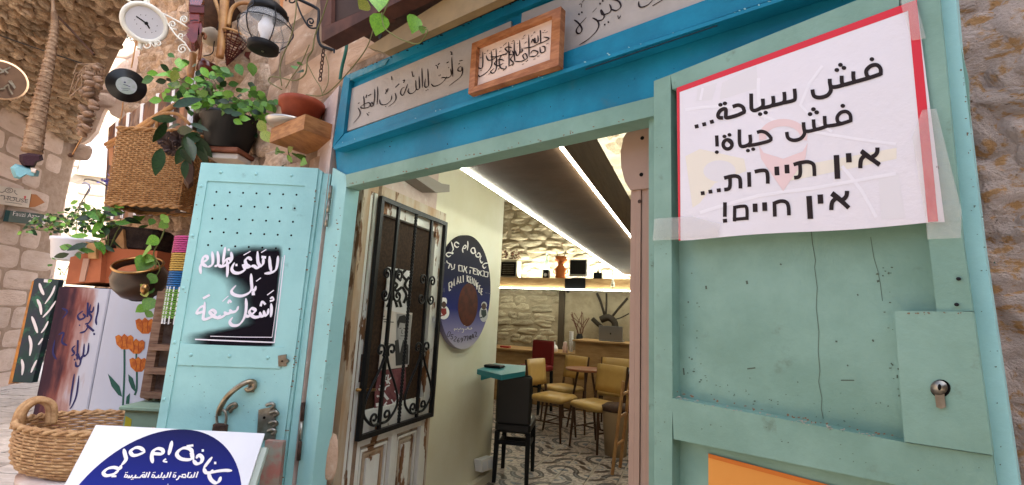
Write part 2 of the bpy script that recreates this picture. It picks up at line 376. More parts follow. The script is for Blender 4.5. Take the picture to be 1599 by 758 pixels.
for row in range(46):                       # paving laid in strips running away from the shop
    y0 = 2.6 + row*.24; x = -2.9 - row*.03 + random.uniform(0, .3)
    while x > -9.0 - row*.05:
        l_ = random.uniform(.4, .75); px, py = pix(Vector((x-l_/2, y0, 0)))
        if -60 < px < 120 and py < 830 and n_p < 300:
            o = bpy.data.objects.new('paving_stone', random.choice(PS)); COL.objects.link(o); o.parent = g
            o.location = (x-l_/2, y0+.12, .012+random.uniform(0, .006)); o.scale = (l_-.02, .222, .05); o.rotation_euler = (random.uniform(-.006, .006), random.uniform(-.006, .006), 0); n_p += 1
        x -= l_
# ---- left alley wall
AW = Plane((-7.7, 7.3, 0), (.963, .27, 0))           # u runs away from the camera (negative towards it)
aw = thing('alley_wall', 'pinkish stone block wall of the alley at the far left, carrying small direction signs', 'wall', (-7.2, 5.5, 0))
aw_sgn = 1 if AW.u.y > 0 else -1
def awu(px, py): return AW.uv(px, py)
ua = awu(75, 450)[0]; ub = ua - 7*aw_sgn
MB().uvbox(AW, min(ua, ub), max(ua, ub), -.1, 6.5, -.5, -.018).build('mortar', mat('pale_joint', (.48, .37, .29), .9, col2=(.38, .28, .21), sc_=9, bump=.5), aw)
blk = rmat(BLOCKS, ash)
courses(aw, AW, min(ua, ub), max(ua, ub)-.05, 0, 4.3, .30, .66, blk, .016, gap=.004, keep=lambda u, v: -40 < pix(AW.pt(u, v))[0] < 110 and -30 < pix(AW.pt(u, v))[1] < 640 and u < max(ua, ub)-.34, name='block', off=-.02)
# ---- vault over the alley, rough stone, springing from the alley wall to the shop wall
fl = FAC.pt(-6.0, 0); al = AW.pt(ua, 0)
AE = Plane(al, (.27, -.963, 0))
prof = [(72, 470), (80, 420), (88, 380), (97, 310), (110, 253), (123, 226), (137, 219), (149, 206), (160, 177), (165, 168), (171, 174), (176, 190)]
arc = thing('street_arch', 'pinkish dressed stone arch at the end of the alley, framing the sunlit street', 'arch', al)
edge_ = [(34, 640), (43, 600), (60, 520)] + prof[:-1] + [(172, 178)]
apoly = edge_ + [(300, 100), (300, -250), (20, -250), (20, 640)]
MB().slab(AE, edge_ + [(215, 200), (215, -60), (20, -60), (20, 640)], -.02, .10).build('mortar', ash, arc)
eL = lambda y: next((x0+(x1-x0)*(y-y0)/(y1-y0) for (x0, y0), (x1, y1) in zip(edge_, edge_[1:]) if min(y0, y1) <= y <= max(y0, y1) and y0 != y1), 175)
def keep_a(u, v):
    x, y = pix(AE.pt(u, v)); return 45 < x < min(190, eL(y)-15 if y > 176 else 190) and 60 < y < 600
uL, uR = AE.uv(40, 400)[0], AE.uv(230, 400)[0]
courses(arc, AE, min(uL, uR), max(uL, uR), .2, 6.2, .34, .55, rmat(BLOCKS, ash), .05, keep=keep_a, off=-.02, name='block', gap=.005)
an, fn = AW.pt(ua - 3.6*aw_sgn, 0), FAC.pt(-4.4, 0, -.25)
flv = FAC.pt(-6.8, 0, -.25)
def vault(q, t, off=0):
    a = al.lerp(an, t); b = flv.lerp(fn, t); p = a.lerp(b, q); return Vector((p.x, p.y, 4.15 + 1.35*sin(pi*.62*q) + off))
vt = thing('stone_vault', 'rough rubble stone vault arching over the alley at the upper left', 'vault', (-6, 5, 3.5))
NQ, NT = 20, 16; vs_ = []
for t in range(NT+1):
    for q in range(NQ+1): vs_.append(vault(q/NQ, t/NT) + Vector((0, 0, .06*noise.noise(Vector((q*.9, t*.9, 0))))))
nq = NQ+1; up_ = [v + Vector((0, 0, 1.2)) for v in vs_]
fs_ = [(i*nq+j, i*nq+j+1, (i+1)*nq+j+1, (i+1)*nq+j) for i in range(NT) for j in range(nq-1)]
mb = MB(); mb.add(vs_, fs_); mb.add(up_, fs_); mb.add(vs_[:nq]+up_[:nq], [(j, j+1, nq+j+1, nq+j) for j in range(nq-1)])
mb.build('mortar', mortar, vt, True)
from mathutils.bvhtree import BVHTree
bv = BVHTree.FromPolygons(vs_, fs_); rr = rmat(ROCKS, mat('vault_stone', (.80, .64, .47), .88, col2=(.50, .36, .25), sc_=5, lo=.4, hi=.6, bump=1, bsc=12, rnd=.3, wear=(.85, .74, .58), wsc=5, wlo=.52, whi=.64)); rv = random.Random(4); cnt = 0
y = -14
while y < 260:
    left = y
    x = -20+rv.uniform(0, 14)
    while x < 330:
        far_ = x < 128; w_, h_ = (rv.uniform(15, 30), rv.uniform(6, 9)) if far_ else (rv.uniform(18, 28), rv.uniform(9, 13))
        cy_ = y+rv.uniform(-1.5, 1.5) + x*.12*(1 if far_ else 0); r_ = ray(x+w_/2, cy_); hit = bv.ray_cast(EYE, r_)
        if hit[0] is not None and cnt < 298 and (far_ or rv.random() < .55):
            p = hit[0]; n_ = hit[1]; n_ = -n_ if n_.dot(EYE-p) < 0 else n_
            p2 = bv.ray_cast(EYE, ray(x+w_/2+8, cy_+2.4))[0]
            if p2 is not None and (p2-p).length > 1e-4 and (p2-p).length < 1.2:
                ux_ = (p2-p).normalized(); sc8 = (p2-p).length/8.35; uy_ = n_.cross(ux_); q3 = bv.ray_cast(EYE, ray(x+w_/2, cy_+6))[0]; sy_ = abs((q3-p).dot(uy_))/6 if q3 is not None else sc8
                sy_ = max(sy_, sc8*.4)
                put(vt, 'stone', rv.choice(rr), p, ux_, uy_, n_, w_*sc8*.98, min(.6, h_*sy_*1.05), .17*rv.uniform(.6, 1.3), rv.uniform(-.12, .12)); cnt += 1
        x += w_
    y += 7.6
print('vault stones', cnt)
# ---- sunlit buildings beyond the arch
def block_wall(name, label, pl, u0, u1, v1, hh, ww, m, keep):
    t = thing(name, label, 'building', pl.pt((u0+u1)/2, 0)); MB().uvbox(pl, u0, u1, 0, v1, -4, -.03).build('wall', m, t)
    return t
sunst = mat('sunlit_cream_stone', (.55, .48, .38), .85, col2=(.47, .40, .31), sc_=1.2, rnd=.08, bump=.2)
FB = vplane((-24, 11), (-5, 18.5))
fb = block_wall('far_stone_building', 'pale sunlit stone building seen through the arch at the end of the alley', FB, -6, 24, 8.5, .4, .7, sunst, None)
sb = rmat(BLOCKS, sunst)
courses(fb, FB, -8, 22, 0, 8.4, .42, .85, sb, .05, keep=lambda u, v: 40 < pix(FB.pt(u, v))[0] < 190, name='block', off=-.03, gap=.02)
wnd = MB(); 
for px_, py_ in ((150, 238),):
    c = FB.uv(px_, py_, .02); wnd.uvbox(FB, c[0]-.35, c[0]+.35, c[1]-.75, c[1]+.6, .0, .03)
wf = wnd.build('window', mat('grey_shutter', (.45, .43, .47), .6), fb)
MB().uvbox(FB, c[0]-.42, c[0]+.42, c[1]-.84, c[1]-.77, .0, .09).build('sill', sunst, wf)
# car parked beyond the arch
cw = mat('car_white', (.75, .76, .78), .25, coat=.6); cb = mat('car_black', (.02, .02, .022), .4); cg = mat('car_glass', (.25, .4, .48), .05, metal=.3)
car = thing('parked_car', 'white car parked in the sunlit street beyond the arch, half hidden by the painted fridge', 'car', (0, 0, 0))
sec = [(-2.0, .35, .62), (-1.95, .3, .85), (-1.1, .28, .98), (-.5, .28, 1.02), (1.9, .3, .95), (2.1, .35, .7)]
def carsec(x, zb, zt, hw): return [(-hw, x, zb), (-hw-.03, x, (zb+zt)/2), (-hw+.08, x, zt), (hw-.08, x, zt), (hw+.03, x, (zb+zt)/2), (hw, x, zb)]
vs_ = []; 
for x_, zb, zt in sec: vs_ += carsec(x_, zb, zt, .78 if abs(x_) > 1.9 else .85)
mb = MB().add(vs_, [(i*6+k, i*6+(k+1) % 6, (i+1)*6+(k+1) % 6, (i+1)*6+k) for i in range(5) for k in range(6)] + [tuple(range(5, -1, -1)), tuple(range(30, 36))])
mb.build('body', cw, car)
vs_ = []
for y_, z_, hw in ((-1.05, .98, .74), (-.35, 1.44, .6), (1.0, 1.45, .6), (1.75, .98, .7)): vs_ += [(-hw, y_, z_), (hw, y_, z_)]
MB().add([vs_[0], vs_[1], vs_[3], vs_[2], vs_[4], vs_[5], vs_[7], vs_[6], (-.7, -1.05, .9), (.7, -1.05, .9), (.7, 1.75, .9), (-.7, 1.75, .9)],
         [(3, 2, 5, 4), (4, 5, 6, 7), (8, 0, 3, 4, 7, 11), (9, 10, 6, 5, 2, 1)]).build('cabin', cw, car)
MB().prism([(-.68, -1.03, 1.01), (.68, -1.03, 1.01), (.56, -.4, 1.42), (-.56, -.4, 1.42)], [(-.68, -1.0, 1.0), (.68, -1.0, 1.0), (.56, -.37, 1.4), (-.56, -.37, 1.4)]).build('windscreen', cg, car)
MB().bevbox((0, -2.05, .42), (1.5, .12, .2), r=.04).build('bumper', cb, car)
for sx in (-1, 1):
    wh = MB().lathe((sx*.72, -1.3, .32), [(.1, -.11), (.3, -.11), (.32, -.07), (.32, .07), (.3, .11), (.1, .11)], 20, (1, 0, 0)).build('tyre', blackm, car)
    MB().lathe((sx*.74, -1.3, .32), [(.05, -.12), (.18, -.12), (.18, .12), (.05, .12)], 12, (1, 0, 0)).build('rim', steel, wh)
    MB().bevbox((sx*.6, -2.0, .68), (.3, .1, .13), r=.03).build('headlight', glass, car)
car.location = (-11.3, 11.6, 0); car.rotation_euler.z = radians(28)
op_ = thing('sky_blocker', 'added unseen wall behind the viewer, holding back low sky light', 'building', (0, -3.6, 0))  # added out-of-view wall: cuts sky light and bright reflections to raise contrast
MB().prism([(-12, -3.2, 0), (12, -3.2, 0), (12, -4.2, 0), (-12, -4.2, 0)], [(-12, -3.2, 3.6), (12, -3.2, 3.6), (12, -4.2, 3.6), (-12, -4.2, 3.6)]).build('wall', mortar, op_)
# ================================================================== SETTING: shop building
fw = thing('shop_wall', 'warm brown stone front wall of the shop around the blue doorway', 'wall', FAC.pt(-2, 0, 0))
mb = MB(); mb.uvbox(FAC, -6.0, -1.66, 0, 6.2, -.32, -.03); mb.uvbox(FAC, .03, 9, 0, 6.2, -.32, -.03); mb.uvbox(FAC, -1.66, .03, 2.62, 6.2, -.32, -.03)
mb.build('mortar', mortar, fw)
ft_ = [FAC.pt(-6.0, 0, -.34), FAC.pt(9, 0, -.34), FAC.pt(9, 0, -7), FAC.pt(-6.0, 0, -7)]
MB().prism([p + Vector((0, 0, 4.3)) for p in ft_], [p + Vector((0, 0, 7.2)) for p in ft_]).build('shop_sun_blocker', mortar, fw)  # unseen mass added over the shop to block sun towards the alley
fblk = rmat(BLOCKS, facs)
P_ = lambda u, v: pix(FAC.pt(u, v))
def keep_f(u, v):
    x, y = P_(u, v); return 415 < x < 545 and -30 < y < 760 and u < -1.7
courses(fw, FAC, -2.6, -1.68, .1, 3.9, .30, .46, fblk, .07, keep=keep_f, off=-.05, name='stone')
courses(fw, FAC, -1.7, .0, 2.72, 3.5, .26, .4, fblk, .07, keep=lambda u, v: P_(u, v)[1] > -60, off=-.05, name='stone')
def keep_r(u, v):
    x, y = P_(u, v); return 120 < x <= 430 and -40 < y < 560 and u > -5.9
courses(fw, FAC, -6.0, -2.45, .1, 5.6, .19, .27, rmat(ROCKS, rub), .17, keep=keep_r, jit=.03, off=-.06, gap=-.03)
# rough boulders of the wall right beside the open leaf
bm_ = [rock_mesh(40+i, 4, 26, .11) for i in range(4)]; bm_ = rmat(bm_, near)
ur = [FAC.uv(1540, y)[0] for y in (60, 380, 700)]
for (x, y, w_, h_, r_) in ((1560, 60, .26, .17, .1), (1500, 190, .16, .2, 0), (1590, 160, .17, .09, -.1), (1530, 350, .13, .12, .2), (1590, 270, .2, .16, 0), (1600, 400, .24, .16, .1), (1560, 480, .2, .1, -.1), (1620, 560, .25, .2, 0), (1545, 620, .15, .2, .05), (1610, 740, .25, .22, 0), (1480, 20, .2, .2, 0), (1640, 40, .2, .25, 0), (1650, 200, .2, .2, .1), (1560, -60, .3, .18, 0)):
    u, v = FAC.uv(x, y, 0); put(fw, 'stone', random.choice(bm_), FAC.pt(u, v, -.06), FAC.u, FAC.v, FAC.n, w_*1.15, h_*1.15, .12, r_)
nb = thing('arch_sun_blocker', 'added unseen block hidden by the shop, keeping the sun off the arch and alley wall', 'building', (-3, 9, 0))  # hidden block added only to shade the arch and alley wall
nq_ = [(-4.6, 5.45), (-5.8, 9.6), (-1.0, 11), (-1.3, 9.4), (-2.95, 5.3)]
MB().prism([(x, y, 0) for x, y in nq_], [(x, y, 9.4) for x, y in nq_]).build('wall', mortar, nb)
# ================================================================== doorway surround
ds = thing('doorway_surround', 'bright blue painted lintel with grey calligraphy plaques over the mint green door frame', 'door frame', FAC.pt(-.8, 2.4, .02))
def ln(x, x0, y0, s): return y0 + s*(x-x0)
top = lambda x: ln(x, 539, 119, -.4375); led_ = lambda x: ln(x, 521, 231, -.331); bg_ = lambda x: ln(x, 760, 217.5, -.2535); gb = lambda x: ln(x, 760, 241.5, -.2317)
XR = 1420
MB().slab(FAC, [(539, top(539)), (XR, top(XR)), (XR, led_(XR)-6), (525, led_(525)-4)], .018, .07).build('lintel_panel', blue, ds)
# raised borders round the sunk calligraphy field
plt = [(546, 140), (798, 33), (798, 114), (538, 206.5)]
b = MB()
b.slab(FAC, [(521, 231-2), (538.5, 209), (1113, -4), (XR, led_(XR)-190*.38), (XR, led_(XR)-6), (700, led_(700)-2)], .05, .05)
b.build('lower_rail', blue, ds)
b = MB(); b.slab(FAC, [(539, 119), (XR, top(XR)), (XR, top(XR)+24), (550, ln(550, 539, 131, -.4375))], .036, .03); b.build('upper_rail', blue, ds)
MB().slab(FAC, [(537, 120), (546, 122), (536, 209), (519, 231)], .045, .04).build('side_rail', blue, ds)
MB().slab(FAC, [(541, 118), (606, 92), (601, 101), (541, 128)], .042, .004).build('peeling_paint', mat('peeled_blue', (.16, .33, .38), .7, col2=(.05, .25, .36), sc_=20), ds)
p1 = MB().slab(FAC, plt, .026, .01).build('text_plaque', plaq, ds)
p2 = MB().slab(FAC, [(815, 21), (1200, -133), (1200, -32), (893.5, 79.5), (808, 110)], .026, .01).build('text_plaque', plaq, ds)
MB().slab(FAC, [(521, led_(521)-3), (XR, led_(XR)-4), (XR, led_(XR)+2), (521, led_(521)+3)], .075, .05).build('drip_moulding', blue, ds)
MB().slab(FAC, [(523, led_(523)), (XR, led_(XR)), (XR, bg_(XR)), (527, bg_(527))], .018, .06).build('fascia', blue, ds)
MB().slab(FAC, [(535, bg_(535)), (XR-100, bg_(XR-100)), (XR-100, gb(XR-100)), (541, gb(541))], .03, .07).build('frame_head', mint, ds)
MB().slab(FAC, [(520, 262), (540, bg_(540)), (541, 289), (486, 762), (430, 1100), (400, 1100), (462, 762)], .03, .07).build('jamb', mint2, ds)
MB().slab(FAC, [(1013, 150), (1060, 140), (1060, 1100), (1013, 1100)], .01, .05).build('jamb', mint, ds)
Z1 = (530, 60, 5.052)
strokes(p1, 'lettering', ink, FAC, Z1, [(11, s) for s in [
 [(962, 222), (940, 232), (935, 255), (962, 258), (966, 228), (972, 262), (955, 305), (905, 345), (862, 378)],
 [(885, 150), (889, 230), (895, 305)], [(876, 240), (882, 290), (855, 312), (815, 310), (800, 318)], [(850, 298), (825, 335), (790, 365), (745, 379), (724, 360)],
 [(697, 240), (700, 320), (702, 370), (688, 386), (672, 378), (678, 318)], [(650, 235), (652, 310), (655, 390)], [(628, 300), (630, 360), (628, 398), (606, 400), (600, 330)],
 [(606, 398), (590, 425), (560, 438), (540, 420), (548, 395)], [(538, 360), (520, 410), (500, 450), (482, 435), (490, 400), (515, 385)],
 [(438, 430), (446, 470), (430, 505), (382, 543)], [(412, 452), (405, 490), (365, 522), (325, 520), (314, 482)],
 [(300, 380), (300, 450), (296, 525)], [(276, 400), (276, 480), (262, 535), (245, 530), (255, 505), (270, 530)], [(245, 540), (236, 510), (205, 515), (168, 540), (182, 552), (228, 545), (236, 530)],
 [(190, 455), (194, 500), (195, 545)], [(146, 548), (162, 580), (155, 615), (108, 672)]]], .0275, contrast=.72, nib=-.75)
strokes(p1, 'vowel_marks', ink, FAC, Z1, [(7, s) for s in [
 [(872, 108), (888, 112), (880, 128), (894, 124)], [(945, 180), (972, 174)], [(938, 205), (950, 198)], [(758, 212), (772, 222), (774, 240)], [(776, 212), (790, 196)], [(845, 196), (862, 186)],
 [(786, 296)], [(796, 290)], [(862, 232)], [(684, 412)], [(698, 406)], [(572, 262), (578, 300), (590, 296)], [(500, 335), (515, 330), (505, 352)], [(440, 388), (470, 360)], [(368, 402), (372, 424), (384, 396)],
 [(364, 538)], [(372, 412), (362, 440)], [(225, 455), (250, 440)], [(208, 470), (214, 445)], [(146, 516), (158, 508)], [(216, 592), (228, 610)], [(232, 586)], [(410, 300), (414, 330)]]], .0275)
Z2 = (880, 0, 6.663)
strokes(p2, 'lettering', ink, FAC, Z2, [(20, s) for s in [
 [(108, 208), (150, 238), (190, 295), (180, 338), (148, 350), (132, 318), (165, 262), (238, 182)],
 [(300, 188), (350, 216), (366, 265), (345, 320), (290, 380), (235, 425), (162, 470)], [(350, 216), (400, 208), (422, 165), (388, 105), (400, 150), (440, 148), (478, 130), (495, 95), (478, 45)],
 [(490, 96), (545, 112), (592, 78), (590, 40), (560, 8), (490, -10)], [(782, 15), (785, 62), (815, 76), (880, 50), (935, -10)]]], .0275, contrast=.7, nib=-.75)
strokes(p2, 'vowel_marks', ink, FAC, Z2, [(18, [(160, 150)]), (18, [(190, 130)]), (18, [(428, 258)]), (18, [(466, 232)]), (20, [(380, 40)]), (20, [(406, 10)]), (6, [(160, 50), (186, 42), (184, 78)]), (6, [(190, 28), (216, 0)]), (4, [(300, 130), (346, 84)]), (8, [(564, 162), (574, 196), (594, 164)]), (8, [(925, 62), (1030, 0)])], .0275, kind='stuff')
def chips(par, name, m, pl, p0, p1, off, n, size, seed, spread=2.5):
    r = random.Random(seed); mb = MB()
    for i in range(n):
        t = r.random(); x = p0[0]+(p1[0]-p0[0])*t+r.gauss(0, spread); y = p0[1]+(p1[1]-p0[1])*t+r.gauss(0, spread); w_ = r.uniform(.3, 1)*size; h_ = r.uniform(.2, .7)*size; k = r.randint(4, 6)
        mb.add([pl.at(x+w_*cos(a*2*pi/k+.4)*r.uniform(.6, 1.2), y+h_*sin(a*2*pi/k+.4)*r.uniform(.6, 1.2), off+i*2e-6) for a in range(k)], [tuple(range(k))])
    return mb.build(name, m, par, kind='stuff')
chd = mat('chip_dark_blue', (.01, .03, .045), .8); chl = mat('chip_pale_blue', (.22, .42, .46), .7); chw = mat('chip_wood', (.20, .13, .08), .8)
chips(ds, 'chipped_edge', chd, FAC, (545, top(545)+2), (860, top(860)+2), .0372, 40, 3.4, 1, 1.2)
chips(ds, 'chipped_edge', chl, FAC, (530, led_(530)-4), (1350, led_(1350)-4), .0758, 26, 2.6, 2, .8)
chips(ds, 'chipped_edge', chd, FAC, (560, bg_(560)-20), (1300, bg_(1300)-20), .0188, 22, 1.8, 3, 12)
chips(ds, 'chipped_edge', chw, FAC, (545, gb(545)-3), (1015, gb(1015)-3), .0308, 34, 2.4, 4, 1.6)
chips(ds, 'chipped_edge', chw, FAC, (534, 300), (500, 640), .0308, 26, 2.4, 5, 2.5)
MB().slab(FAC, [(914, 107.5), (1120, 39), (1120, 40.6), (914, 109.5)], .0765, .002).build('open_joint', chd, ds)
mb = MB()
for x in (600, 730, 880, 990, 1180): mb.lathe(FAC.at(x, (led_(x)+bg_(x))/2+6, .018), [(.0035, 0), (.003, .0012)], 10, FAC.n)
mb.build('nail_head', blue, ds, True, kind='stuff')
# framed calligraphy hung on the lintel
fr = thing('calligraphy_frame', 'wooden framed Arabic calligraphy hung between the grey plaques on the blue lintel', 'picture frame', FAC.at(805, 85, .05))
q0 = [(737, 68), (876, 10), (872, 102), (731, 147)]; q1 = [(744.5, 73.5), (862, 25), (858.5, 93.5), (740.5, 135.5)]
for i in range(4):
    j = (i+1) % 4; MB().slab(FAC, [q0[i], q0[j], q1[j], q1[i]], .10 + .001*(i % 2), .028).build('moulding', woodr, fr)
paper = mat('pink_paper', (.74, .58, .49), .6)
cp = MB().slab(FAC, q1, .084, .01).build('backing_paper', paper, fr)
Z3 = (720, 0, 5.053)
strokes(cp, 'lettering', ink, FAC, Z3, [(12, s) for s in [
 [(170, 412), (170, 520), (152, 542), (126, 522), (134, 488)], [(238, 402), (242, 505), (212, 562), (150, 605), (138, 590)], [(275, 386), (278, 535), (252, 578), (232, 566), (262, 540)], [(375, 332), (378, 470), (376, 525)],
 [(418, 322), (420, 440), (424, 486)], [(460, 318), (463, 412), (440, 440), (428, 400)], [(533, 275), (535, 380), (536, 448)], [(625, 240), (628, 345)], [(605, 280), (606, 330), (580, 338), (566, 310), (550, 345)],
 [(360, 430), (322, 436), (300, 480), (310, 535), (348, 545), (356, 520)], [(230, 450), (280, 448), (365, 418), (346, 385), (372, 372), (402, 380)], [(335, 500), (290, 520), (262, 500), (300, 470), (340, 480)],
 [(490, 382), (560, 372), (604, 350), (656, 330), (694, 305), (650, 293)], [(424, 486), (470, 486), (520, 462), (508, 425), (486, 440), (500, 470)], [(536, 448), (584, 444), (606, 412), (566, 400), (548, 425)],
 [(622, 370), (628, 415), (658, 408), (660, 372), (636, 368)], [(400, 400), (414, 430), (390, 468), (412, 500), (372, 525)], [(196, 440), (214, 476), (250, 470), (272, 455)], [(392, 395), (380, 430), (410, 430)], [(455, 412), (480, 410), (480, 380)], [(580, 300), (586, 335)]]], .0852, contrast=.6, nib=-.75)
rs = random.Random(3)
strokes(cp, 'vowel_marks', ink, FAC, Z3, [(4, [(x, y), (x+rs.uniform(8, 20), y-rs.uniform(2, 16))]) for x, y in [(140, 440), (148, 462), (180, 425), (205, 408), (222, 425), (250, 395), (300, 410), (305, 380), (330, 365), (345, 350), (392, 345), (400, 330), (440, 345), (480, 310), (490, 290), (500, 345), (550, 290), (570, 265), (640, 260), (655, 245), (670, 350), (150, 560), (190, 580), (215, 590), (290, 550), (330, 560), (400, 520), (480, 510), (510, 490), (600, 450), (570, 470), (665, 260)]], .0852, kind='stuff')
# awning case and wooden window above the lintel
ac = thing('awning_case', 'long khaki metal awning case fixed above the blue lintel', 'awning', FAC.pt(-.5, 2.7, .1))
MB().uvbox(FAC, -1.22, .9, 2.66, 2.86, -.02, .2).build('case', dbr, ac)
MB().slab(FAC, [(574, 74), (599, 82), (860, -38), (760, -38), (692, 0)], .24, .03).build('front_rail', mat('khaki_metal', (.26, .18, .085), .5, col2=(.20, .14, .07), sc_=6), ac)
MB().lathe(FAC.at(594, 57, .241), [(.011, 0), (.011, .002)], 14, FAC.n).build('bolt', black, ac)
wb = thing('wooden_window_box', 'dark reddish wooden window frame jutting out above the chain', 'window', FAC.pt(-1.1, 2.6, .25))
MB().slab(FAC, [(502, 66), (594, 17), (594, 4), (502, 44)], .30, .07).build('bottom_rail', redw.copy() if False else mat('window_wood', (.10, .04, .028), .6, col2=(.05, .02, .015), sc_=6), wb)
MB().slab(FAC, [(502, 44), (517, 37), (519, -60), (497, -60)], .297, .06).build('side_rail', MATS['window_wood'], wb)
MB().slab(FAC, [(517, 37), (594, 4), (760, -70), (519, -60)], .28, .02).build('pane', mat('brown_board', (.045, .024, .018), .6, col2=(.03, .015, .012), sc_=4), wb)
MB().slab(FAC, [(594, 17), (688, -30), (600, -30), (594, 4)], .299, .06).build('bottom_rail', MATS['window_wood'], wb)
# ================================================================== right door leaf
rl = thing('door_leaf', 'mint green metal door leaf standing open on the right with a white notice taped on', 'door', LEAFR.pt(0, 0, -.02))
R_ = LEAFR
def rslab(name, px, off, th, m=mint, par=rl): return MB().slab(R_, px, off, th).build(name, m, par)
rslab('sheet', [(1024, 128), (1470, -50), (1512, 120), (1560, 1250), (1024, 1250)], 0, .012)
rslab('stile', [(1021, 127), (1047, 117), (1050, 620), (1046, 1250), (1022, 1250)], .036, .04)
rslab('stile', [(1449, -60), (1459, -60), (1500, 380), (1519, 486), (1452, 489), (1410, 489)][:0] or [(1404, -30), (1462, -52), (1504, 380), (1519, 486), (1463, 488)], .036, .04)
rslab('top_rail', [(1047, 117), (1404, -26), (1404, 20), (1050, 140)], .0365, .04)
rslab('middle_rail', [(1049, 622), (1412, 691), (1550, 712), (1560, 790), (1052, 686)], .036, .04)
rslab('lock_box', [(1397, 486), (1519, 487), (1550, 711), (1412, 690)], .0440, .05)
rslab('stile', [(1550, 712), (1568, 1250), (1500, 1250), (1490, 780)], .0365, .04)
# folded edge on the closing side, set back behind the stile
rslab('folded_edge', [(1461, -52), (1488, -60), (1498, 60), (1536, 380), (1592, 762), (1640, 1250), (1575, 1250), (1552, 762), (1504, 380)], .012, .055, mint2)
cy = thing('lock_cylinder', 'steel key cylinder in the lock box of the right door leaf', 'lock', R_.at(1467, 612, .045))
MB().slab(R_, ell(1466, 606, 13.5, 11.5, 20)[:-1], .0485, .004).build('plug', steel, cy, True)
MB().slab(R_, [(1459, 612), (1474, 613), (1477, 636), (1470, 639), (1462, 636)], .0484, .004).build('body', steel, cy)
MB().slab(R_, ell(1468.5, 607, 16, 14, 20)[:-1], .0447, .0015).build('recess', hole, cy)
MB().slab(R_, ell(1467, 605, 3, 5, 10)[:-1], .0490, .0008).build('keyhole', hole, cy)
Z7 = (1000, 360, 1.905)
strokes(rl, 'crack', mat('crack_brown', (.10, .14, .105), .8), R_, Z7, [(2.2, [(508, 0), (512, 40), (521, 90), (518, 110), (526, 170), (523, 230), (531, 300), (529, 360), (534, 420), (530, 450), (540, 500), (538, 530), (544, 560)]),
 (1.8, [(685, 20), (694, 80), (706, 120), (714, 160), (720, 210)])], .0006, smooth=False)
strokes(rl, 'chip', mat('chip_dark', (.08, .11, .085), .8), R_, Z7, [(6, [(316, 150), (318, 160)]), (4, [(318, 412), (342, 409)]), (7, [(706, 148), (708, 154)]), (5, [(580, 330), (586, 331)]), (3, [(596, 446), (636, 446)]), (4, [(615, 400), (618, 404)]), (5, [(690, 325), (694, 331)]), (4, [(745, 395), (752, 402)]), (4, [(764, 430), (764, 440)]), (4, [(128, 410), (130, 430)]), (5, [(195, 165), (196, 175)]), (4, [(415, 100), (420, 102)]), (4, [(645, 190), (648, 194)])], .0006)
mb = MB()
for x, y in ((1497, 436), (1527, 671), (1494, 476), (1463, 262)): mb.lathe(R_.at(x, y, .038), [(.003, 0), (.003, .003), (.001, .004)], 8, R_.n)
mb.build('screw', blackm, rl)
# rusted edge chips along the rail
mb = MB(); rq = random.Random(9)
for i in range(46):
    t = rq.random(); x = 1055+340*t; y = 622+67*t+rq.uniform(-4, 1); c = R_.at(x, y, .0368); mb.bevbox(c, (rq.uniform(.001, .007), .0012, rq.uniform(.001, .0022)), r=.0004)
mb.build('paint_chip', mat('chip_pale', (.42, .38, .32), .8), rl, kind='stuff')
# the notice
nt_ = thing('notice', 'white red bordered paper notice with bold black Arabic and Hebrew lines on the right door', 'sign', R_.at(1260, 200, .03))
Q = [(1057, 138), (1431, 0), (1475, 347), (1060, 376)]
sh = MB(); nx, ny = 24, 14; vv = []
def bil(a, b, q=Q):
    x = (q[0][0]*(1-a)+q[1][0]*a)*(1-b) + (q[3][0]*(1-a)+q[2][0]*a)*b; y = (q[0][1]*(1-a)+q[1][1]*a)*(1-b) + (q[3][1]*(1-a)+q[2][1]*a)*b; return x, y
NO = .042
MB().slab(R_, [bil(a/20, 0) for a in range(21)] + [bil(1, 1)] + [(x_, y_ + 1.5*sin(x_*.02)) for x_, y_ in [bil(a/20, 1) for a in range(19, 0, -1)]] + [bil(0, 1)], NO, .0015).build('sheet', signp, nt_)
MB().slab(R_, [(1057, 138), (1431, 0), (1432.5, 12), (1418, 17), (1061, 142)][:0] or [(1056.5, 137.5), (1431.5, -.5), (1418, 17), (1061, 144)], NO+.0006, .0006).build('border', red, nt_)
MB().slab(R_, [(1418, 17), (1431.5, -.5), (1465, 346), (1449, 347)], NO+.0007, .0006).build('border', red, nt_)
MB().slab(R_, [(1056.5, 137.5), (1061, 144), (1062.5, 376), (1059.5, 376)], NO+.0007, .0006).build('border', red, nt_)
# faint printed map with a location pin
mapp = mat('map_print_pink', (.76, .58, .58), .35); mapy = mat('map_print_yellow', (.77, .72, .62), .35); mapw = mat('map_print_pale', (.80, .78, .83), .35); mapg = mat('map_print_grey', (.71, .69, .72), .35)
Zs = (1070, 80, 2.615)
mb = MB()
def flat(name, m, pts, off=NO+.0003): return MB().add([R_.at(x, y, off) for x, y in z2p(Zs, pts)], [tuple(range(len(pts)))]).build(name, m, nt_)
flat('print', mapg, [(20, 230), (80, 150), (150, 120), (140, 190), (60, 240)][:0] or [(50, 155), (130, 130), (110, 200), (45, 205)], NO+.0002); flat('print', mapg, [(150, 130), (290, 60), (300, 150), (140, 200)], NO+.0002)
flat('print', mapy, [(0, 430), (60, 400), (240, 440), (250, 490), (120, 540), (60, 620), (30, 640), (10, 500)], NO+.0002); flat('print', mapy, [(400, 480), (863, 395), (863, 440), (430, 530)], NO+.0002)
MB().add([R_.at(x, y, NO+.00028) for x, y in z2p(Zs, ell(140, 490, 66, 44, 24)[:-1])], [tuple(range(24))]).build('print', mapg, nt_)
flat('print', mapg, [(790, 520), (870, 500), (900, 680), (800, 690)], NO+.0002)
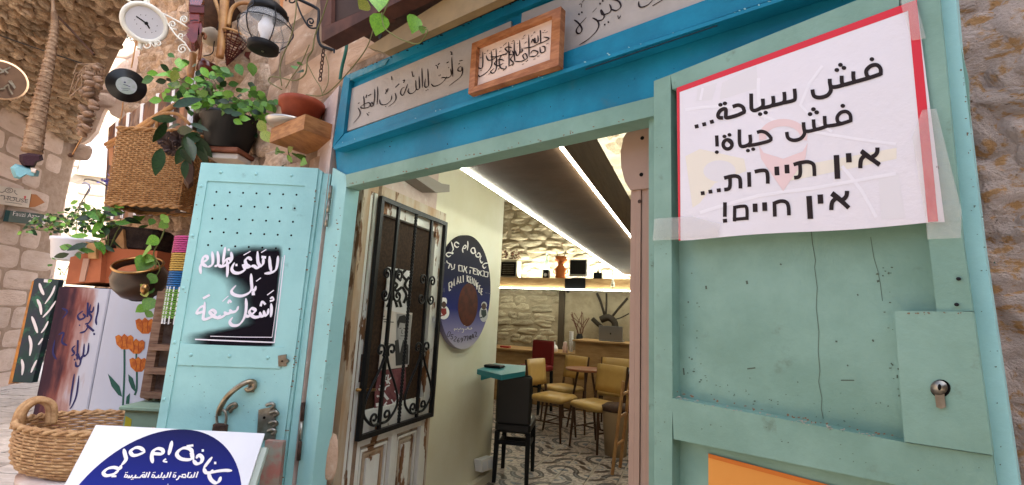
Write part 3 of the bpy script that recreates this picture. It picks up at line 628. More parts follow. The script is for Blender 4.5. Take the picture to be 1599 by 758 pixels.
strokes(nt_, 'print', mapw, R_, Zs, [(10, [(62, 200), (72, 150)]), (12, [(0, 240), (150, 225), (300, 260), (520, 330), (860, 380)]), (14, [(300, 110), (300, 200), (330, 280)]), (14, [(640, 470), (720, 570), (780, 680)]), (14, [(60, 660), (300, 590), (520, 560), (860, 500)]), (12, [(560, 60), (470, 220), (600, 330)])], NO+.00030, k=2)
pin = ell(400, 350, 84, 58, 26, pi*.93, pi*2.07)
strokes(nt_, 'print', mapp, R_, Zs, [(30, [(x, y) for x, y in pin])], NO+.00036, smooth=False)
flat('print', mapp, [(300, 385), (320, 415), (400, 440), (480, 410), (500, 375), (490, 440), (400, 572), (310, 440)], NO+.0006)
LT = []
def lt(z, w_, *ss):
    for s in ss: LT.append((z, w_, s))
A_, B_, C_, D_ = (1070, 80, 4.735), (1220, 80, 4.735), (1080, 210, 5.056), (1230, 210, 5.056)
lt(A_, 28, [(70, 560), (98, 554)], [(126, 545), (154, 538)], [(183, 527), (211, 519)], [(487, 314), (488, 400), (492, 430), (515, 440), (560, 420), (575, 400), (573, 352)], [(565, 424), (610, 412), (640, 402), (652, 380), (648, 330)][:0] or [(562, 422), (600, 415), (636, 405), (652, 385), (648, 332)],
   [(640, 404), (690, 392), (722, 382), (735, 360), (731, 302)], [(722, 383), (770, 374), (806, 362), (812, 340), (808, 278)], [(350, 412), (392, 400), (425, 415), (436, 445), (434, 452), (380, 476), (306, 494), (300, 470), (298, 428), (262, 438), (242, 470), (250, 492), (280, 494)])
lt(A_, 28, [(258, 398), (262, 397)], [(291, 388), (295, 387)], [(551, 467), (556, 466)], [(592, 456), (597, 455)])
lt(A_, 26, [(232, 624), (236, 706)], [(231, 748), (236, 747)], ell(313, 690, 33, 34, 14), [(312, 655), (340, 680), (346, 700)], [(400, 580), (402, 680), (420, 706), (465, 694), (482, 670), (478, 618)], [(530, 602), (565, 594), (605, 610), (634, 655), (560, 682), (465, 700)], [(288, 632), (292, 631)], [(325, 620), (329, 619)], [(461, 737), (466, 736)], [(500, 726), (505, 725)])
lt(B_, 30, [(672, 100), (635, 130), (634, 175), (660, 186)][:0] or [(735, 178), (733, 130), (705, 103), (662, 110), (628, 145), (636, 185), (660, 196)], [(738, 168), (660, 195), (590, 215), (550, 224), (534, 205), (532, 150)], [(550, 226), (500, 240), (462, 248), (448, 230), (446, 182)], [(462, 250), (410, 264), (372, 264), (360, 240), (358, 205)], [(360, 240), (366, 290), (340, 328), (285, 344), (242, 332), (230, 284)])
lt(B_, 30, [(667, 61), (672, 60)], [(434, 103), (440, 102)], [(407, 141), (413, 140)], [(460, 125), (466, 124)], [(452, 406), (457, 405)], [(235, 431), (240, 430)], [(210, 467), (215, 466)], [(259, 454), (264, 453)])
lt(B_, 27, [(513, 525), (510, 475), (482, 448), (440, 455), (413, 490), (420, 525), (445, 536)], [(516, 514), (440, 538), (365, 552), (330, 552), (322, 530), (320, 480)], [(335, 556), (290, 572), (255, 578), (242, 560), (238, 505)], [(258, 580), (210, 592), (175, 590), (166, 565), (164, 526)], [(166, 565), (172, 610), (142, 648), (90, 660), (50, 642), (40, 598)])
lt(C_, 30, [(72, 467), (102, 463)], [(133, 455), (163, 451)], [(198, 444), (230, 440)], [(256, 346), (310, 332), (350, 330), (378, 345), (384, 380), (385, 428)], [(302, 335), (303, 400), (292, 430), (257, 437)], [(452, 299), (456, 415)], [(497, 296), (545, 286), (588, 290), (600, 330), (601, 390)])
lt(C_, 38, [(671, 255), (675, 324)], [(751, 240), (755, 309)], [(500, 547), (502, 614)], [(575, 537), (578, 606)])
lt(C_, 30, [(263, 537), (262, 652)], [(247, 684), (280, 681)], [(653, 532), (657, 650)], [(652, 545), (700, 528), (745, 535), (764, 570), (768, 640)])
lt(C_, 26, [(340, 565), (338, 688)], [(338, 577), (400, 568), (434, 580), (437, 676)], [(325, 672), (449, 662)])
lt(D_, 30, [(46, 240), (100, 224), (160, 218), (200, 235), (209, 270), (211, 330)], [(96, 228), (99, 300), (88, 335), (50, 343)])
lt(D_, 44, [(384, 164), (393, 352)], [(480, 149), (484, 222)], [(168, 487), (179, 668)], [(256, 475), (260, 548)])
lt(D_, 34, [(580, 130), (640, 175), (725, 243)], [(582, 138), (640, 182), (722, 236)], [(708, 104), (706, 140), (690, 165), (665, 178)], [(608, 168), (582, 195), (574, 230), (573, 268)], [(350, 462), (410, 510), (482, 582)], [(345, 470), (410, 518), (478, 576)], [(468, 447), (465, 480), (450, 505), (430, 517)], [(382, 505), (355, 530), (346, 560), (344, 598)])
for i, (z, w_, s) in enumerate(LT): strokes(nt_, 'letter', ink, R_, z, [(w_, s)], NO+.0009 + i*2e-6, k=4)
# tape holding the notice
for i, q in enumerate(([(1022, 342), (1080, 338), (1124, 350), (1122, 370), (1066, 374), (1019, 376)], [(1446, 345), (1424, 215), (1440, 172), (1462, 170), (1502, 330), (1500, 372), (1448, 374)], [(1405, 2), (1428, -8), (1446, 60), (1424, 64)])):
    tp = thing('tape_strip', ['crumpled clear tape strip at the lower left corner of the white notice', 'wide glossy clear tape down the right edge of the white notice', 'small clear tape strip at the top right corner of the white notice'][i], 'tape', R_.at(*q[0], .044))
    b = MB(); c = Vector((sum(p[0] for p in q)/len(q), sum(p[1] for p in q)/len(q))); rg = random.Random(i)
    o_ = [R_.at(x, y, .0455+rg.uniform(-.0008, .003)) for x, y in q]; m_ = [R_.at((x+c.x)/2, (y+c.y)/2, .046+rg.uniform(0, .004)) for x, y in q]; n = len(q)
    b.add(o_+m_+[R_.at(c.x, c.y, .048)], [(k, (k+1) % n, n+(k+1) % n, n+k) for k in range(n)] + [(n+k, n+(k+1) % n, 2*n) for k in range(n)]); b.build('film', tape, tp, True)
op = thing('orange_paper', 'orange paper notice on the lower panel of the right door leaf', 'paper', R_.at(1150, 730, .003))
MB().slab(R_, [(1106, 709), (1290, 757), (1480, 807), (1480, 1000), (1107, 1000)], .004, .001).build('sheet', orangep, op)
MB().slab(R_, [(1106, 708.5), (1480, 806), (1480, 815), (1106, 715)], .005, .001).build('edge_band', mat('deep_orange', (.62, .18, .03), .6), op)
# hinge knuckles of the right leaf not visible; roller shutter guide behind it
SG = Plane(FAC.p - FAC.n*.1, FAC.n)
rp = thing('shutter_guide', 'beige ribbed roller shutter guide and rounded end plate beside the right door leaf', 'shutter', SG.pt(-.1, 0))
for i in range(4):
    x0, x1 = -.118+i*.0175, -.118+i*.0175+.0155; MB().uvbox(SG, x0, x1, .15, 1.9, -.04, .0+.004*(i % 2)).build('rib', beige, rp)
MB().uvbox(SG, -.047, .03, .15, 2.3, -.05, -.02).build('channel', hole, rp)
pl_ = [(1018, 193), (1000, 194), (985, 199), (974, 214), (969, 237), (970, 262), (976, 284), (984, 297), (1016, 294)]
MB().slab(SG, pl_, .012, .02).build('end_plate', beige, rp)
for x, y in ((1003, 216), (1001.5, 273), (999, 315)): MB().lathe(SG.at(x, y, .012 if y < 300 else .004), [(.006, 0), (.006, .0015)], 12, FAC.n).build('bolt_hole', hole if y < 300 else rust, rp)
sbx = thing('shutter_box', 'dark reddish roller shutter box behind the mint door head', 'shutter box', SG.pt(-.7, 2.4, -.1))
MB().uvbox(SG, -1.62, .2, 2.37, 2.75, -.30, -.005).build('casing', mat('maroon_brown', (.06, .022, .018), .6), sbx)
# ================================================================== left door leaf
ll = thing('door_leaf', 'mint green metal door leaf open on the left with punched holes and sprayed Arabic words', 'door', (-1.25, 2.16, 0))
L_ = LEAFL
def lslab(name, px, off, th, m=mint2): return MB().slab(L_, px, off, th).build(name, m, ll)
def ex(x, y, y2, s): return (x + s*(y2-y), y2)
lslab('sheet', [(315, 256), (497, 264), (400, 1000), (190, 1000)], 0, .02)
lslab('top_rail', [(314, 254), (497, 263), (494, 291), (474.5, 290.4), (324, 282.5), (309.5, 282.5)], .005, .005)
lslab('stile', [(309.5, 282.5), (323.5, 282.5), (258, 668), (205, 1000), (185, 1000), (244, 668)], .0052, .005)
lslab('stile', [(476, 290.4), (494, 291), (434, 762), (402, 1000), (382, 1000), (418, 762), (449, 500)], .0052, .005)
lslab('middle_rail', [(281, 537), (446, 543), (438, 576), (277, 570)], .005, .005)
lslab('edge', [(496, 263), (503.5, 268), (470, 520), (440, 762), (408, 1000), (398, 1000), (433, 762)], -.004, .04)
lslab('folded_edge', [(505, 271), (517, 272), (485, 490), (455, 762), (430, 1000), (412, 1000), (443, 762), (472, 520)], -.016, .04)
mb = MB()
for x, y in ((345, 269), (400, 272), (455, 274.5), (313.5, 291), (300.5, 368.5), (286.5, 450), (272.5, 535), (256.5, 624), (298, 554.5), (358, 556.5), (418, 559)):
    MB().lathe(L_.at(x, y, .005), [(.0085, 0), (.0078, .002), (.005, .0042), (.001, .005)], 12, L_.n).build('rivet', mint2, ll, True)
for j in range(5):
    for i in range(7):
        a, b = i/6, j/4; x = (338*(1-a)+463*a)*(1-b)+(325*(1-a)+452*a)*b; y = (300*(1-a)+304.5*a)*(1-b)+(383*(1-a)+389*a)*b
        mb.lathe(L_.at(x, y, .0003), [(.0048, 0), (.0048, .0006)], 10, L_.n)
mb.build('punched_hole', hole, ll, kind='stuff')
# sprayed black patch: print on the sheet with soft edges
def spray_mat():
    m = bpy.data.materials.new('black_spray'); m.use_nodes = True; t = m.node_tree; N = t.nodes; L = t.links; b = N['Principled BSDF']
    b.inputs['Base Color'].default_value = (.008, .006, .010, 1); b.inputs['Roughness'].default_value = .85; b.inputs['Specular IOR Level'].default_value = .08
    a = N.new('ShaderNodeAttribute'); a.attribute_name = 'spray'; n = N.new('ShaderNodeTexNoise'); n.inputs['Scale'].default_value = 14; n.inputs['Detail'].default_value = 8
    tc = N.new('ShaderNodeTexCoord'); L.new(tc.outputs['Object'], n.inputs['Vector'])
    m1 = N.new('ShaderNodeMath'); m1.operation = 'MULTIPLY_ADD'; L.new(n.outputs['Fac'], m1.inputs[0]); m1.inputs[1].default_value = .3; m1.inputs[2].default_value = -.15
    m2 = N.new('ShaderNodeMath'); m2.operation = 'ADD'; L.new(a.outputs['Fac'], m2.inputs[0]); L.new(m1.outputs[0], m2.inputs[1])
    r = N.new('ShaderNodeMapRange'); r.interpolation_type = 'SMOOTHSTEP'; r.inputs[1].default_value = .05; r.inputs[2].default_value = .8; r.interpolation_type = 'LINEAR'; L.new(m2.outputs[0], r.inputs[0]); L.new(r.outputs[0], b.inputs['Alpha']); return m
Z8 = (280, 380, 4.461)
nx, ny = 40, 40; vv = []; wt = []
def sst(a, b, x): t = max(0, min(1, (x-a)/(b-a))); return t*t*(3-2*t)
for j in range(ny+1):
    for i in range(nx+1):
        b = j/ny; y = -10+735*b; xl = 85 - 85*b*.9; xr = 728 - 62*b; x = xl+(xr-xl)*i/nx; vv.append(L_.at(*z2p(Z8, [(x, y)])[0], .0007))
        left = 330 - 130*sst(40, 150, y)*(1-sst(170, 260, y)) + 60*sst(230, 330, y) - 300*sst(560, 650, y); sz = 240
        k = sst(left-sz*.5, left+sz, x) * sst(-5, 90+.0*x, y) * (1-sst(705, 722, y)) * (1-sst(xr-26, xr-8, x)*(.9))
        gap = math.exp(-((x-290)/150)**2 - ((y-500)/80)**2); k = k*(1-.6*gap)
        wt.append(max(0, min(1, k)))
mb = MB().add(vv, [(j*(nx+1)+i, j*(nx+1)+i+1, (j+1)*(nx+1)+i+1, (j+1)*(nx+1)+i) for j in range(ny) for i in range(nx)])
sp = mb.build('spray_patch', spray_mat(), ll); at_ = sp.data.attributes.new('spray', 'FLOAT', 'POINT'); at_.data.foreach_set('value', wt)
wb_ = mat('brush_white', (.80, .76, .84), .45)
strokes(ll, 'lettering', wb_, L_, Z8, [(25, s) for s in [
 [(628, 90), (632, 150), (640, 198)], [(688, 88), (684, 140), (672, 185), (640, 205), (592, 212)], [(585, 100), (584, 140), (566, 158), (548, 130), (545, 56)], [(566, 160), (540, 172), (520, 160), (500, 162)],
 [(505, 120), (482, 102), (460, 120), (470, 152), (500, 165)], [(470, 152), (455, 160), (438, 150)][:0] or [(498, 164), (462, 168), (446, 150), (455, 185), (415, 208), (378, 202), (366, 175), (385, 135)],
 [(360, 60), (366, 100), (362, 125)], [(332, 110), (336, 180), (332, 238)], [(320, 26), (312, 80), (302, 140)], [(300, 152), (320, 120), (350, 108), (356, 128), (330, 150), (292, 162), (270, 150)],
 [(266, 58), (268, 110), (262, 150), (236, 165)][:0] or [(266, 56), (272, 110), (268, 150), (244, 162)], [(228, 58), (234, 110), (228, 150), (196, 168)], [(196, 166), (160, 140), (168, 98), (190, 92), (194, 114), (160, 138), (146, 170), (150, 215)],
 [(500, 212), (498, 280), (482, 335), (430, 366), (380, 356), (366, 328), (400, 292)][:0] or [(500, 212), (502, 270), (504, 318), (480, 350), (430, 368), (380, 358), (364, 332), (395, 294)], [(504, 320), (524, 330), (534, 298)],
 [(640, 420), (642, 470), (636, 516)], [(622, 455), (615, 492), (596, 502), (588, 468)], [(598, 502), (572, 506), (560, 475)][:0] or [(598, 502), (570, 508), (562, 478)], [(572, 508), (530, 516), (505, 505), (488, 478), (505, 455), (530, 468), (510, 492), (478, 510), (462, 500)],
 [(464, 384), (466, 450), (452, 520), (415, 568), (370, 572), (352, 548), (372, 516)], [(412, 438), (398, 470), (366, 480), (350, 462)], [(366, 482), (330, 492), (310, 478)], [(330, 493), (295, 515), (262, 522), (290, 500)],
 [(270, 522), (240, 510), (212, 480), (232, 466), (252, 486), (228, 512), (170, 530), (172, 480), (178, 408)], [(178, 432), (140, 452), (122, 486), (150, 482), (172, 470)]]], .0014, contrast=.55, nib=-.8)
strokes(ll, 'vowel_marks', wb_, L_, Z8, [(18, [(572, 96), (604, 100)]), (6, [(448, 84), (496, 56)]), (16, [(398, 152)]), (16, [(344, 46)]), (24, [(504, 352), (526, 350)]), (7, [(535, 266), (568, 242)]), (12, [(634, 388), (648, 376), (656, 396), (630, 404)]), (7, [(612, 362), (658, 328)]), (16, [(566, 440), (578, 408), (600, 428)]), (14, [(338, 420), (350, 398), (362, 414)]), (6, [(300, 406), (342, 368)]), (16, [(164, 386), (212, 360)]), (7, [(570, 66), (606, 44)])], .0014, kind='stuff')
strokes(ll, 'painted_line', wb_, L_, Z8, [(7, [(734, 84), (662, 694), (112, 670)][:1] + [(700, 380), (662, 692)]), (9, [(664, 692), (400, 682), (110, 670)]), (4, [(718, 96), (684, 380), (646, 656)]), (5, [(646, 656), (430, 654), (216, 648)])], .0014, smooth=False)
# handle, padlock, bolt plate
Z9 = (200, 490, 2.83)
def zp(z, x, y, off, pl=LEAFL): return pl.at(z[0]+x/z[2], z[1]+y/z[2], off)
hd = MB().bevbox(zp(Z9, 545, 322, .004), (.03, .006, .05), r=.002).build('handle', steel, ll)
MB().tube(cr([zp(Z9, x, y, o) for x, y, o in ((400, 445, .012), (408, 415, .028), (440, 365, .045), (490, 322, .045), (530, 302, .03), (556, 304, .015), (556, 326, .015), (532, 338, .02), (524, 326, .024))], 6), [.0115]*49, 8).build('grip', mat('pewter', (.42, .36, .27), .35, metal=.9, col2=(.25, .19, .12), sc_=20), hd, True)
MB().tube(cr([zp(Z9, x, y, o) for x, y, o in ((440, 425, .02), (450, 408, .03), (470, 398, .03), (478, 410, .025), (462, 420, .02), (452, 434, .014))], 5), .008, 8).build('scroll', steel, hd, True)
pk = thing('padlock', 'dark padlock with steel shackle hanging from the curved door handle', 'padlock', zp(Z9, 408, 500, .02))
MB().bevbox(zp(Z9, 406, 512, .022), (.062, .022, .05), r=.006).build('body', rust, pk)
MB().tube(cr([zp(Z9, x, y, .022) for x, y in ((394, 496), (392, 450), (402, 430), (418, 424), (432, 438), (434, 465), (430, 496))], 5), .0055, 8).build('shackle', steel, pk, True)
lp = thing('lock_plate', 'greasy steel lock case with projecting bolts on the left door leaf', 'lock', zp(Z9, 610, 470, .01))
MB().slab(L_, z2p(Z9, [(576, 425), (640, 412), (650, 425), (648, 558), (568, 560)]), .016, .014).build('case', steel, lp)
MB().lathe(zp(Z9, 602, 460, .016), [(.006, 0), (.006, .002)], 10, L_.n).build('keyhole', hole, lp)
for k, (x, y) in enumerate(((634, 405), (650, 440), (646, 485), (640, 520))): MB().tube(cr([zp(Z9, x-22, y, .02), zp(Z9, x, y-8, .028), zp(Z9, x+12, y+2, .024), zp(Z9, x-4, y+14, .018)], 4), .008, 6).build('bolt', steel, lp, True)
lb = thing('latch_bracket', 'small worn steel latch bracket on the middle rail of the left door leaf', 'bracket', zp(Z9, 684, 208, .006))
MB().slab(L_, z2p(Z9, [(662, 186), (698, 180), (700, 232), (664, 234)]), .012, .006).build('plate', steel, lb)
MB().slab(L_, z2p(Z9, [(694, 196), (708, 206), (706, 216), (694, 218)]), .02, .012).build('tongue', steel, lb)
MB().lathe(zp(Z9, 680, 210, .012), [(.004, 0), (.003, .004)], 8, L_.n).build('screw', rust, lb)
wedge = thing('wooden_wedge', 'mottled pink and grey board standing behind the blue and white shop sign', 'board', zp(Z9, 635, 700, .02))
MB().slab(YP(2.09), z2p(Z9, [(606, 562), (684, 568), (650, 900), (560, 900)]), 0, .03).build('board', mat('mottled_board', (.30, .30, .24), .7, col2=(.40, .16, .13), sc_=14), wedge)
# hinges
for i, (a, b) in enumerate((((517, 290), (509, 355)), ((474, 628), (466, 720)))):
    hg = thing('hinge', ['steel barrel hinge near the top of the left door leaf', 'rusty barrel hinge low down on the left door leaf'][i], 'hinge', FAC.at(*a, .05))
    p0, p1 = FAC.at(*a, .045), FAC.at(*b, .045)
    for k in range(3): MB().tube([p0.lerp(p1, k/3+.01), p0.lerp(p1, (k+1)/3-.01)], .0085, 10).build('knuckle', [steel, rust][i] if k != 1 else steel, hg, True)
# ================================================================== inner door, reveal and wall on the left inside
PL = [('pink_reveal', 1.66, 1.98, .15, 2.6)]
rv_ = thing('door_reveal', 'crumbling pink plaster reveal between the mint jamb and the old wooden door', 'wall', LW.pt(1.8, .15))
MB().prism([LW.pt(u_, 0, o_) for u_, o_ in ((1.655, 0), (1.88, 0), (1.88, -.25), (1.80, -.25))], [LW.pt(u_, 2.6, o_) for u_, o_ in ((1.655, 0), (1.88, 0), (1.88, -.25), (1.80, -.25))]).build('plaster', pinkpl, rv_)
MB().uvbox(LW, 1.90, 2.66, 2.14, 2.62, -.3, -.012).build('plaster_head', pinkpl, rv_)
iw = MB().uvbox(LW, 1.90, 3.84, .15, 3.6, -.34, -.02).build('wall_cream', cream, kind='structure')
od = thing('old_wooden_door', 'old wooden door with peeling white paint folded back against the cream wall', 'door', LW.pt(2.3, .15))
MB().uvbox(LW, 1.872, 1.93, .15, 2.2, -.02, .035).build('frame_post', oldw2, od); MB().uvbox(LW, 1.935, 1.962, .15, 2.19, -.02, .024).build('frame_post', oldw, od)
MB().uvbox(LW, 1.93, 2.73, 2.13, 2.185, -.02, .03).build('head', oldw2, od)
MB().uvbox(LW, 1.97, 2.05, .15, 2.128, -.02, .03).build('stile', oldw, od); MB().uvbox(LW, 2.615, 2.69, .15, 2.128, -.02, .03).build('stile', oldw, od); MB().uvbox(LW, 2.691, 2.72, .15, 2.128, -.02, .028).build('edge_strip', oldw2, od)
MB().uvbox(LW, 2.051, 2.614, 2.035, 2.127, -.02, .028).build('rail', oldw, od)
for z0, z1 in ((.80, .97), (.15, .24)): MB().uvbox(LW, 2.051, 2.614, z0, z1, -.02, .028).build('rail', oldw, od)
MB().uvbox(LW, 2.32, 2.37, .24, .80, -.02, .028).build('muntin', oldw, od)
MB().uvbox(LW, 2.051, 2.614, .97, 2.035, -.018, -.008).build('mesh_screen', mat('brown_mesh', (.062, .034, .02), .7, col2=(.035, .02, .013), sc_=60, stretch=(1, 1, 1)), od)
for a, b in ((2.051, 2.32), (2.37, 2.614)):
    MB().uvbox(LW, a, b, .24, .80, -.02, .004).build('panel_back', oldw2, od)
    for k, (g_, o_) in enumerate(((.022, .016), (.05, .012))):
        for (u0, u1, v0, v1) in ((a+g_, b-g_, .80-g_-.014, .80-g_), (a+g_, b-g_, .24+g_, .254+g_), (a+g_, a+g_+.014, .254+g_, .786-g_), (b-g_-.014, b-g_, .254+g_, .786-g_)): MB().uvbox(LW, u0, u1, v0, v1, .0, o_).build('bead', [oldw, oldw2][k], od)
    MB().uvbox(LW, a+.08, b-.08, .32, .72, .0, .014).build('raised_panel', oldw, od)
# iron grille
ig = thing('iron_grille', 'black wrought iron grille with scrolls in front of the mesh of the old wooden door', 'grille', LW.pt(2.34, .86, .06))
GO = .055
def gbar(name, u0, v0, u1, v1, r=.011): return MB().tube([LW.pt(u0, v0, GO), LW.pt(u1, v1, GO)], r, 6).build(name, black, ig)
MB().uvbox(LW, 1.985, 2.01, .845, 2.115, GO-.012, GO+.012).build('frame_bar', black, ig); MB().uvbox(LW, 2.672, 2.697, .845, 2.115, GO-.012, GO+.012).build('frame_bar', black, ig)
MB().uvbox(LW, 2.01, 2.672, 2.092, 2.116, GO-.011, GO+.011).build('frame_bar', black, ig); MB().uvbox(LW, 2.01, 2.672, .845, .87, GO-.011, GO+.011).build('frame_bar', black, ig)
ub_ = [2.155, 2.335, 2.515]
for k, u_ in enumerate(ub_):
    if k == 1:
        tw = MB(); 
        for ph in (0, pi): tw.tube([LW.pt(u_+.005*cos(z*160+ph), z, GO+.005*sin(z*160+ph)) for z in [.87+i*(2.092-.87)/150 for i in range(151)]], .007, 5)
        tw.build('twisted_bar', black, ig, True)
    else: MB().uvbox(LW, u_-.009, u_+.009, .87, 2.092, GO-.008, GO+.008).build('bar', black, ig)
def spiral(u, v, r0, a0, turns, sgn=1, n=22): return [(u + r0*(1-.8*i/n)*cos(a0+sgn*2*pi*turns*i/n), v + r0*(1-.8*i/n)*sin(a0+sgn*2*pi*turns*i/n)) for i in range(n+1)]
def iron(pts, r=.007): return MB().tube([LW.pt(u, v, GO+.004) for u, v in pts], r, 6).build('scroll', black, ig, True)
for u_ in (ub_[0], ub_[2]):                         # C scrolls clasping each bar at eye height
    for sx in (-1, 1):
        x0 = u_ + sx*.012
        arc = [(x0 + sx*.0, 1.655), (x0, 1.60), (x0+sx*.02, 1.56)]
        iron(spiral(x0+sx*.045, 1.70, .036, pi if sx > 0 else 0, 1.25, -sx)[::-1] + [(x0, 1.66), (x0, 1.62)] + spiral(x0+sx*.045, 1.585, .036, pi if sx > 0 else 0, 1.25, sx), .0065)
mids = [(1.998, 2.155), (2.155, 2.335), (2.335, 2.515), (2.515, 2.685)]
for k, u_ in enumerate((2.155, 2.515)):                  # heart shapes rising from the lower bar
    for sx in (-1, 1):
        b = [(u_+sx*.012, .90), (u_+sx*.07, .905), (u_+sx*.135, .96), (u_+sx*.14, 1.02), (u_+sx*.10, 1.10), (u_+sx*.04, 1.19), (u_+sx*.012, 1.25)]
        iron(cr([Vector((x, y, 0)) for x, y in b], 4) and [(p.x, p.y) for p in cr([Vector((x, y, 0)) for x, y in b], 4)] + spiral(u_+sx*.05, 1.285, .038, pi*1.25 if sx > 0 else -pi*.25, 1.1, -sx), .0075)
        iron(spiral(u_+sx*.052, .935, .034, -pi/2, 1.15, sx), .007)
hb = MB().uvbox(LW, 1.985, 2.02, 1.13, 1.27, .03, .034).build('handle', rust, od)
MB().tube([LW.at(557, 609, .045), LW.at(586, 609, .045)], .008, 8).build('lever', brass, hb, True); MB().tube([LW.at(558, 609, .0), LW.at(558, 609, .048)], .008, 8).build('spindle', brass, hb, True)
# prints hung behind the grille
pp = thing('patterned_print', 'white sheet with bold black geometric ornament behind the grille', 'print', LW.at(622, 455, 0))
QP = [(606, 417), (643, 424), (637, 491), (600, 484)]
MB().slab(LW, QP, .004, .003).build('sheet', white, pp)
Zp = (560, 290, 3.158)
strokes(pp, 'ornament', blackm, LW, Zp, [(13, s) for s in [[(160, 420), (185, 450)], [(200, 412), (186, 445), (210, 470)], [(232, 415), (215, 440), (238, 470)], [(250, 450), (228, 490), (250, 520)], [(160, 470), (190, 490), (165, 520)], [(150, 540), (180, 515), (205, 545)], [(215, 500), (235, 540), (222, 580)], [(150, 575), (175, 560), (190, 600)], [(200, 565), (210, 600)], [(240, 550), (244, 590)], [(140, 600), (150, 580)], [(176, 425), (214, 425)], [(190, 520), (214, 500)]]], .0055)
pt = thing('portrait_print', 'pale print with a black and white portrait in a jacket behind the grille', 'print', LW.at(615, 530, 0))
MB().slab(LW, [(600, 484), (644, 489), (636, 573), (591, 579)], .0035, .003).build('sheet', mat('newsprint', (.68, .62, .57), .7), pt)
grey = lambda v: mat('grey_print_%d' % int(v*100), (v, v*.97, v*.95), .7)
def flp(par, name, m, pts, off, z=(560, 290, 3.158), pl=LW): return MB().add([pl.at(x, y, off) for x, y in z2p(z, pts)], [tuple(range(len(pts)))]).build(name, m, par)
Zr = (500, 490, 2.83)
flp(pt, 'background_print', grey(.36), [(338, 0), (404, 6), (392, 225), (334, 232)], .0042, Zr); flp(pt, 'jacket_print', grey(.06), [(330, 120), (350, 112), (372, 118), (390, 140), (388, 222), (334, 230)], .0048, Zr)
flp(pt, 'shirt_print', grey(.5), [(346, 112), (366, 116), (352, 175)], .0052, Zr); flp(pt, 'face_print', grey(.42), ell(362, 78, 19, 38, 20)[:-1], .0055, Zr)
flp(pt, 'hair_print', grey(.04), [(342, 64), (340, 36), (350, 12), (372, 6), (388, 24), (390, 52), (380, 66), (378, 44), (352, 40), (346, 62)], .006, Zr)
strokes(pt, 'features_print', grey(.08), LW, Zr, [(3, [(350, 66), (359, 64)]), (3, [(367, 65), (376, 67)]), (3, [(362, 70), (360, 86), (366, 88)]), (3, [(355, 98), (370, 99)])], .0062)
strokes(pt, 'lettering', grey(.08), LW, Zr, [(4, [(278, 12), (286, 12)]), (4, [(278, 25), (296, 25)]), (4, [(280, 36), (325, 38)]), (2, [(278, 130), (310, 132)]), (2, [(278, 140), (310, 142)])], .0062)
fl_ = thing('floral_cloth', 'dark pink cloth with white floral pattern behind the lower scrolls of the grille', 'cloth', LW.at(610, 615, 0))
MB().slab(LW, z2p(Zr, [(262, 252), (330, 246), (378, 236), (378, 330), (350, 400), (300, 448), (240, 450), (242, 340)]), .003, .002).build('fabric', mat('pink_cloth', (.26, .10, .105), .85, col2=(.17, .055, .065), sc_=20), fl_)
rz_ = random.Random(5)
strokes(fl_, 'floral_pattern', white, LW, Zr, [(6, [(x := rz_.uniform(256, 350), y := rz_.uniform(262, 420)), (x+rz_.uniform(-14, 14), y+rz_.uniform(-16, 16)), (x+rz_.uniform(-22, 22), y+rz_.uniform(-22, 22))]) for _ in range(20)] + [(12, [(290, 270), (270, 330), (300, 380)]), (9, [(330, 340), (345, 370), (320, 410)])], .0042)
# round shop sign on the cream wall
rs_ = thing('round_sign', 'round dark blue shop sign with a red brown dish on the cream inner wall', 'sign', LW.pt(3.146, 1.674))
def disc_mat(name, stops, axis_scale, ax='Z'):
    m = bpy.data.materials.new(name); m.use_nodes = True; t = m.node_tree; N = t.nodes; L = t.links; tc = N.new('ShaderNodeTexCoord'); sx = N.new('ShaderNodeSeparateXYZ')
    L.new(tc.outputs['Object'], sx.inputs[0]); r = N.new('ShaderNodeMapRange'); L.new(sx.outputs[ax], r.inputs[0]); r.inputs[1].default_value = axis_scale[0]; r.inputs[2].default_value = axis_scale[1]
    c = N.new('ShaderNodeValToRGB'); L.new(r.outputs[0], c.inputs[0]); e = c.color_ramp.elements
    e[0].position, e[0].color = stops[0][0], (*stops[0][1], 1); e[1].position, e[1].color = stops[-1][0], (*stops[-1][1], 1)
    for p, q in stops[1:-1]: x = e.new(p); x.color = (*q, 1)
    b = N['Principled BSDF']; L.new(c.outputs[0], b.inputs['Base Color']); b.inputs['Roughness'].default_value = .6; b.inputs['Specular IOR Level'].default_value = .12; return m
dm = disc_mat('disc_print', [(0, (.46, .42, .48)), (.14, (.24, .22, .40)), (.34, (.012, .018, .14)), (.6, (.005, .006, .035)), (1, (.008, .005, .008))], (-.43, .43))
Rd = .43
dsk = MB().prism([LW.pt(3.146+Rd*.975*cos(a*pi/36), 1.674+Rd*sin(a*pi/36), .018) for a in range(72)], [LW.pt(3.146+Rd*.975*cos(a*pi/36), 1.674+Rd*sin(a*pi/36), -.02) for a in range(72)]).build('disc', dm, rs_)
cs = LW.uv(728, 476); 
MB().add([LW.pt(cs[0]+.163*cos(a*pi/20), cs[1]+.163*sin(a*pi/20), .0188) for a in range(40)], [tuple(range(40))]).build('dish_print', mat('kenafeh_red', (.09, .018, .008), .6, col2=(.045, .01, .006), sc_=16), rs_)
R1, R2 = (680, 365, 7.978), (680, 450, 7.578)
off_w = mat('sign_white', (.62, .58, .56), .4)
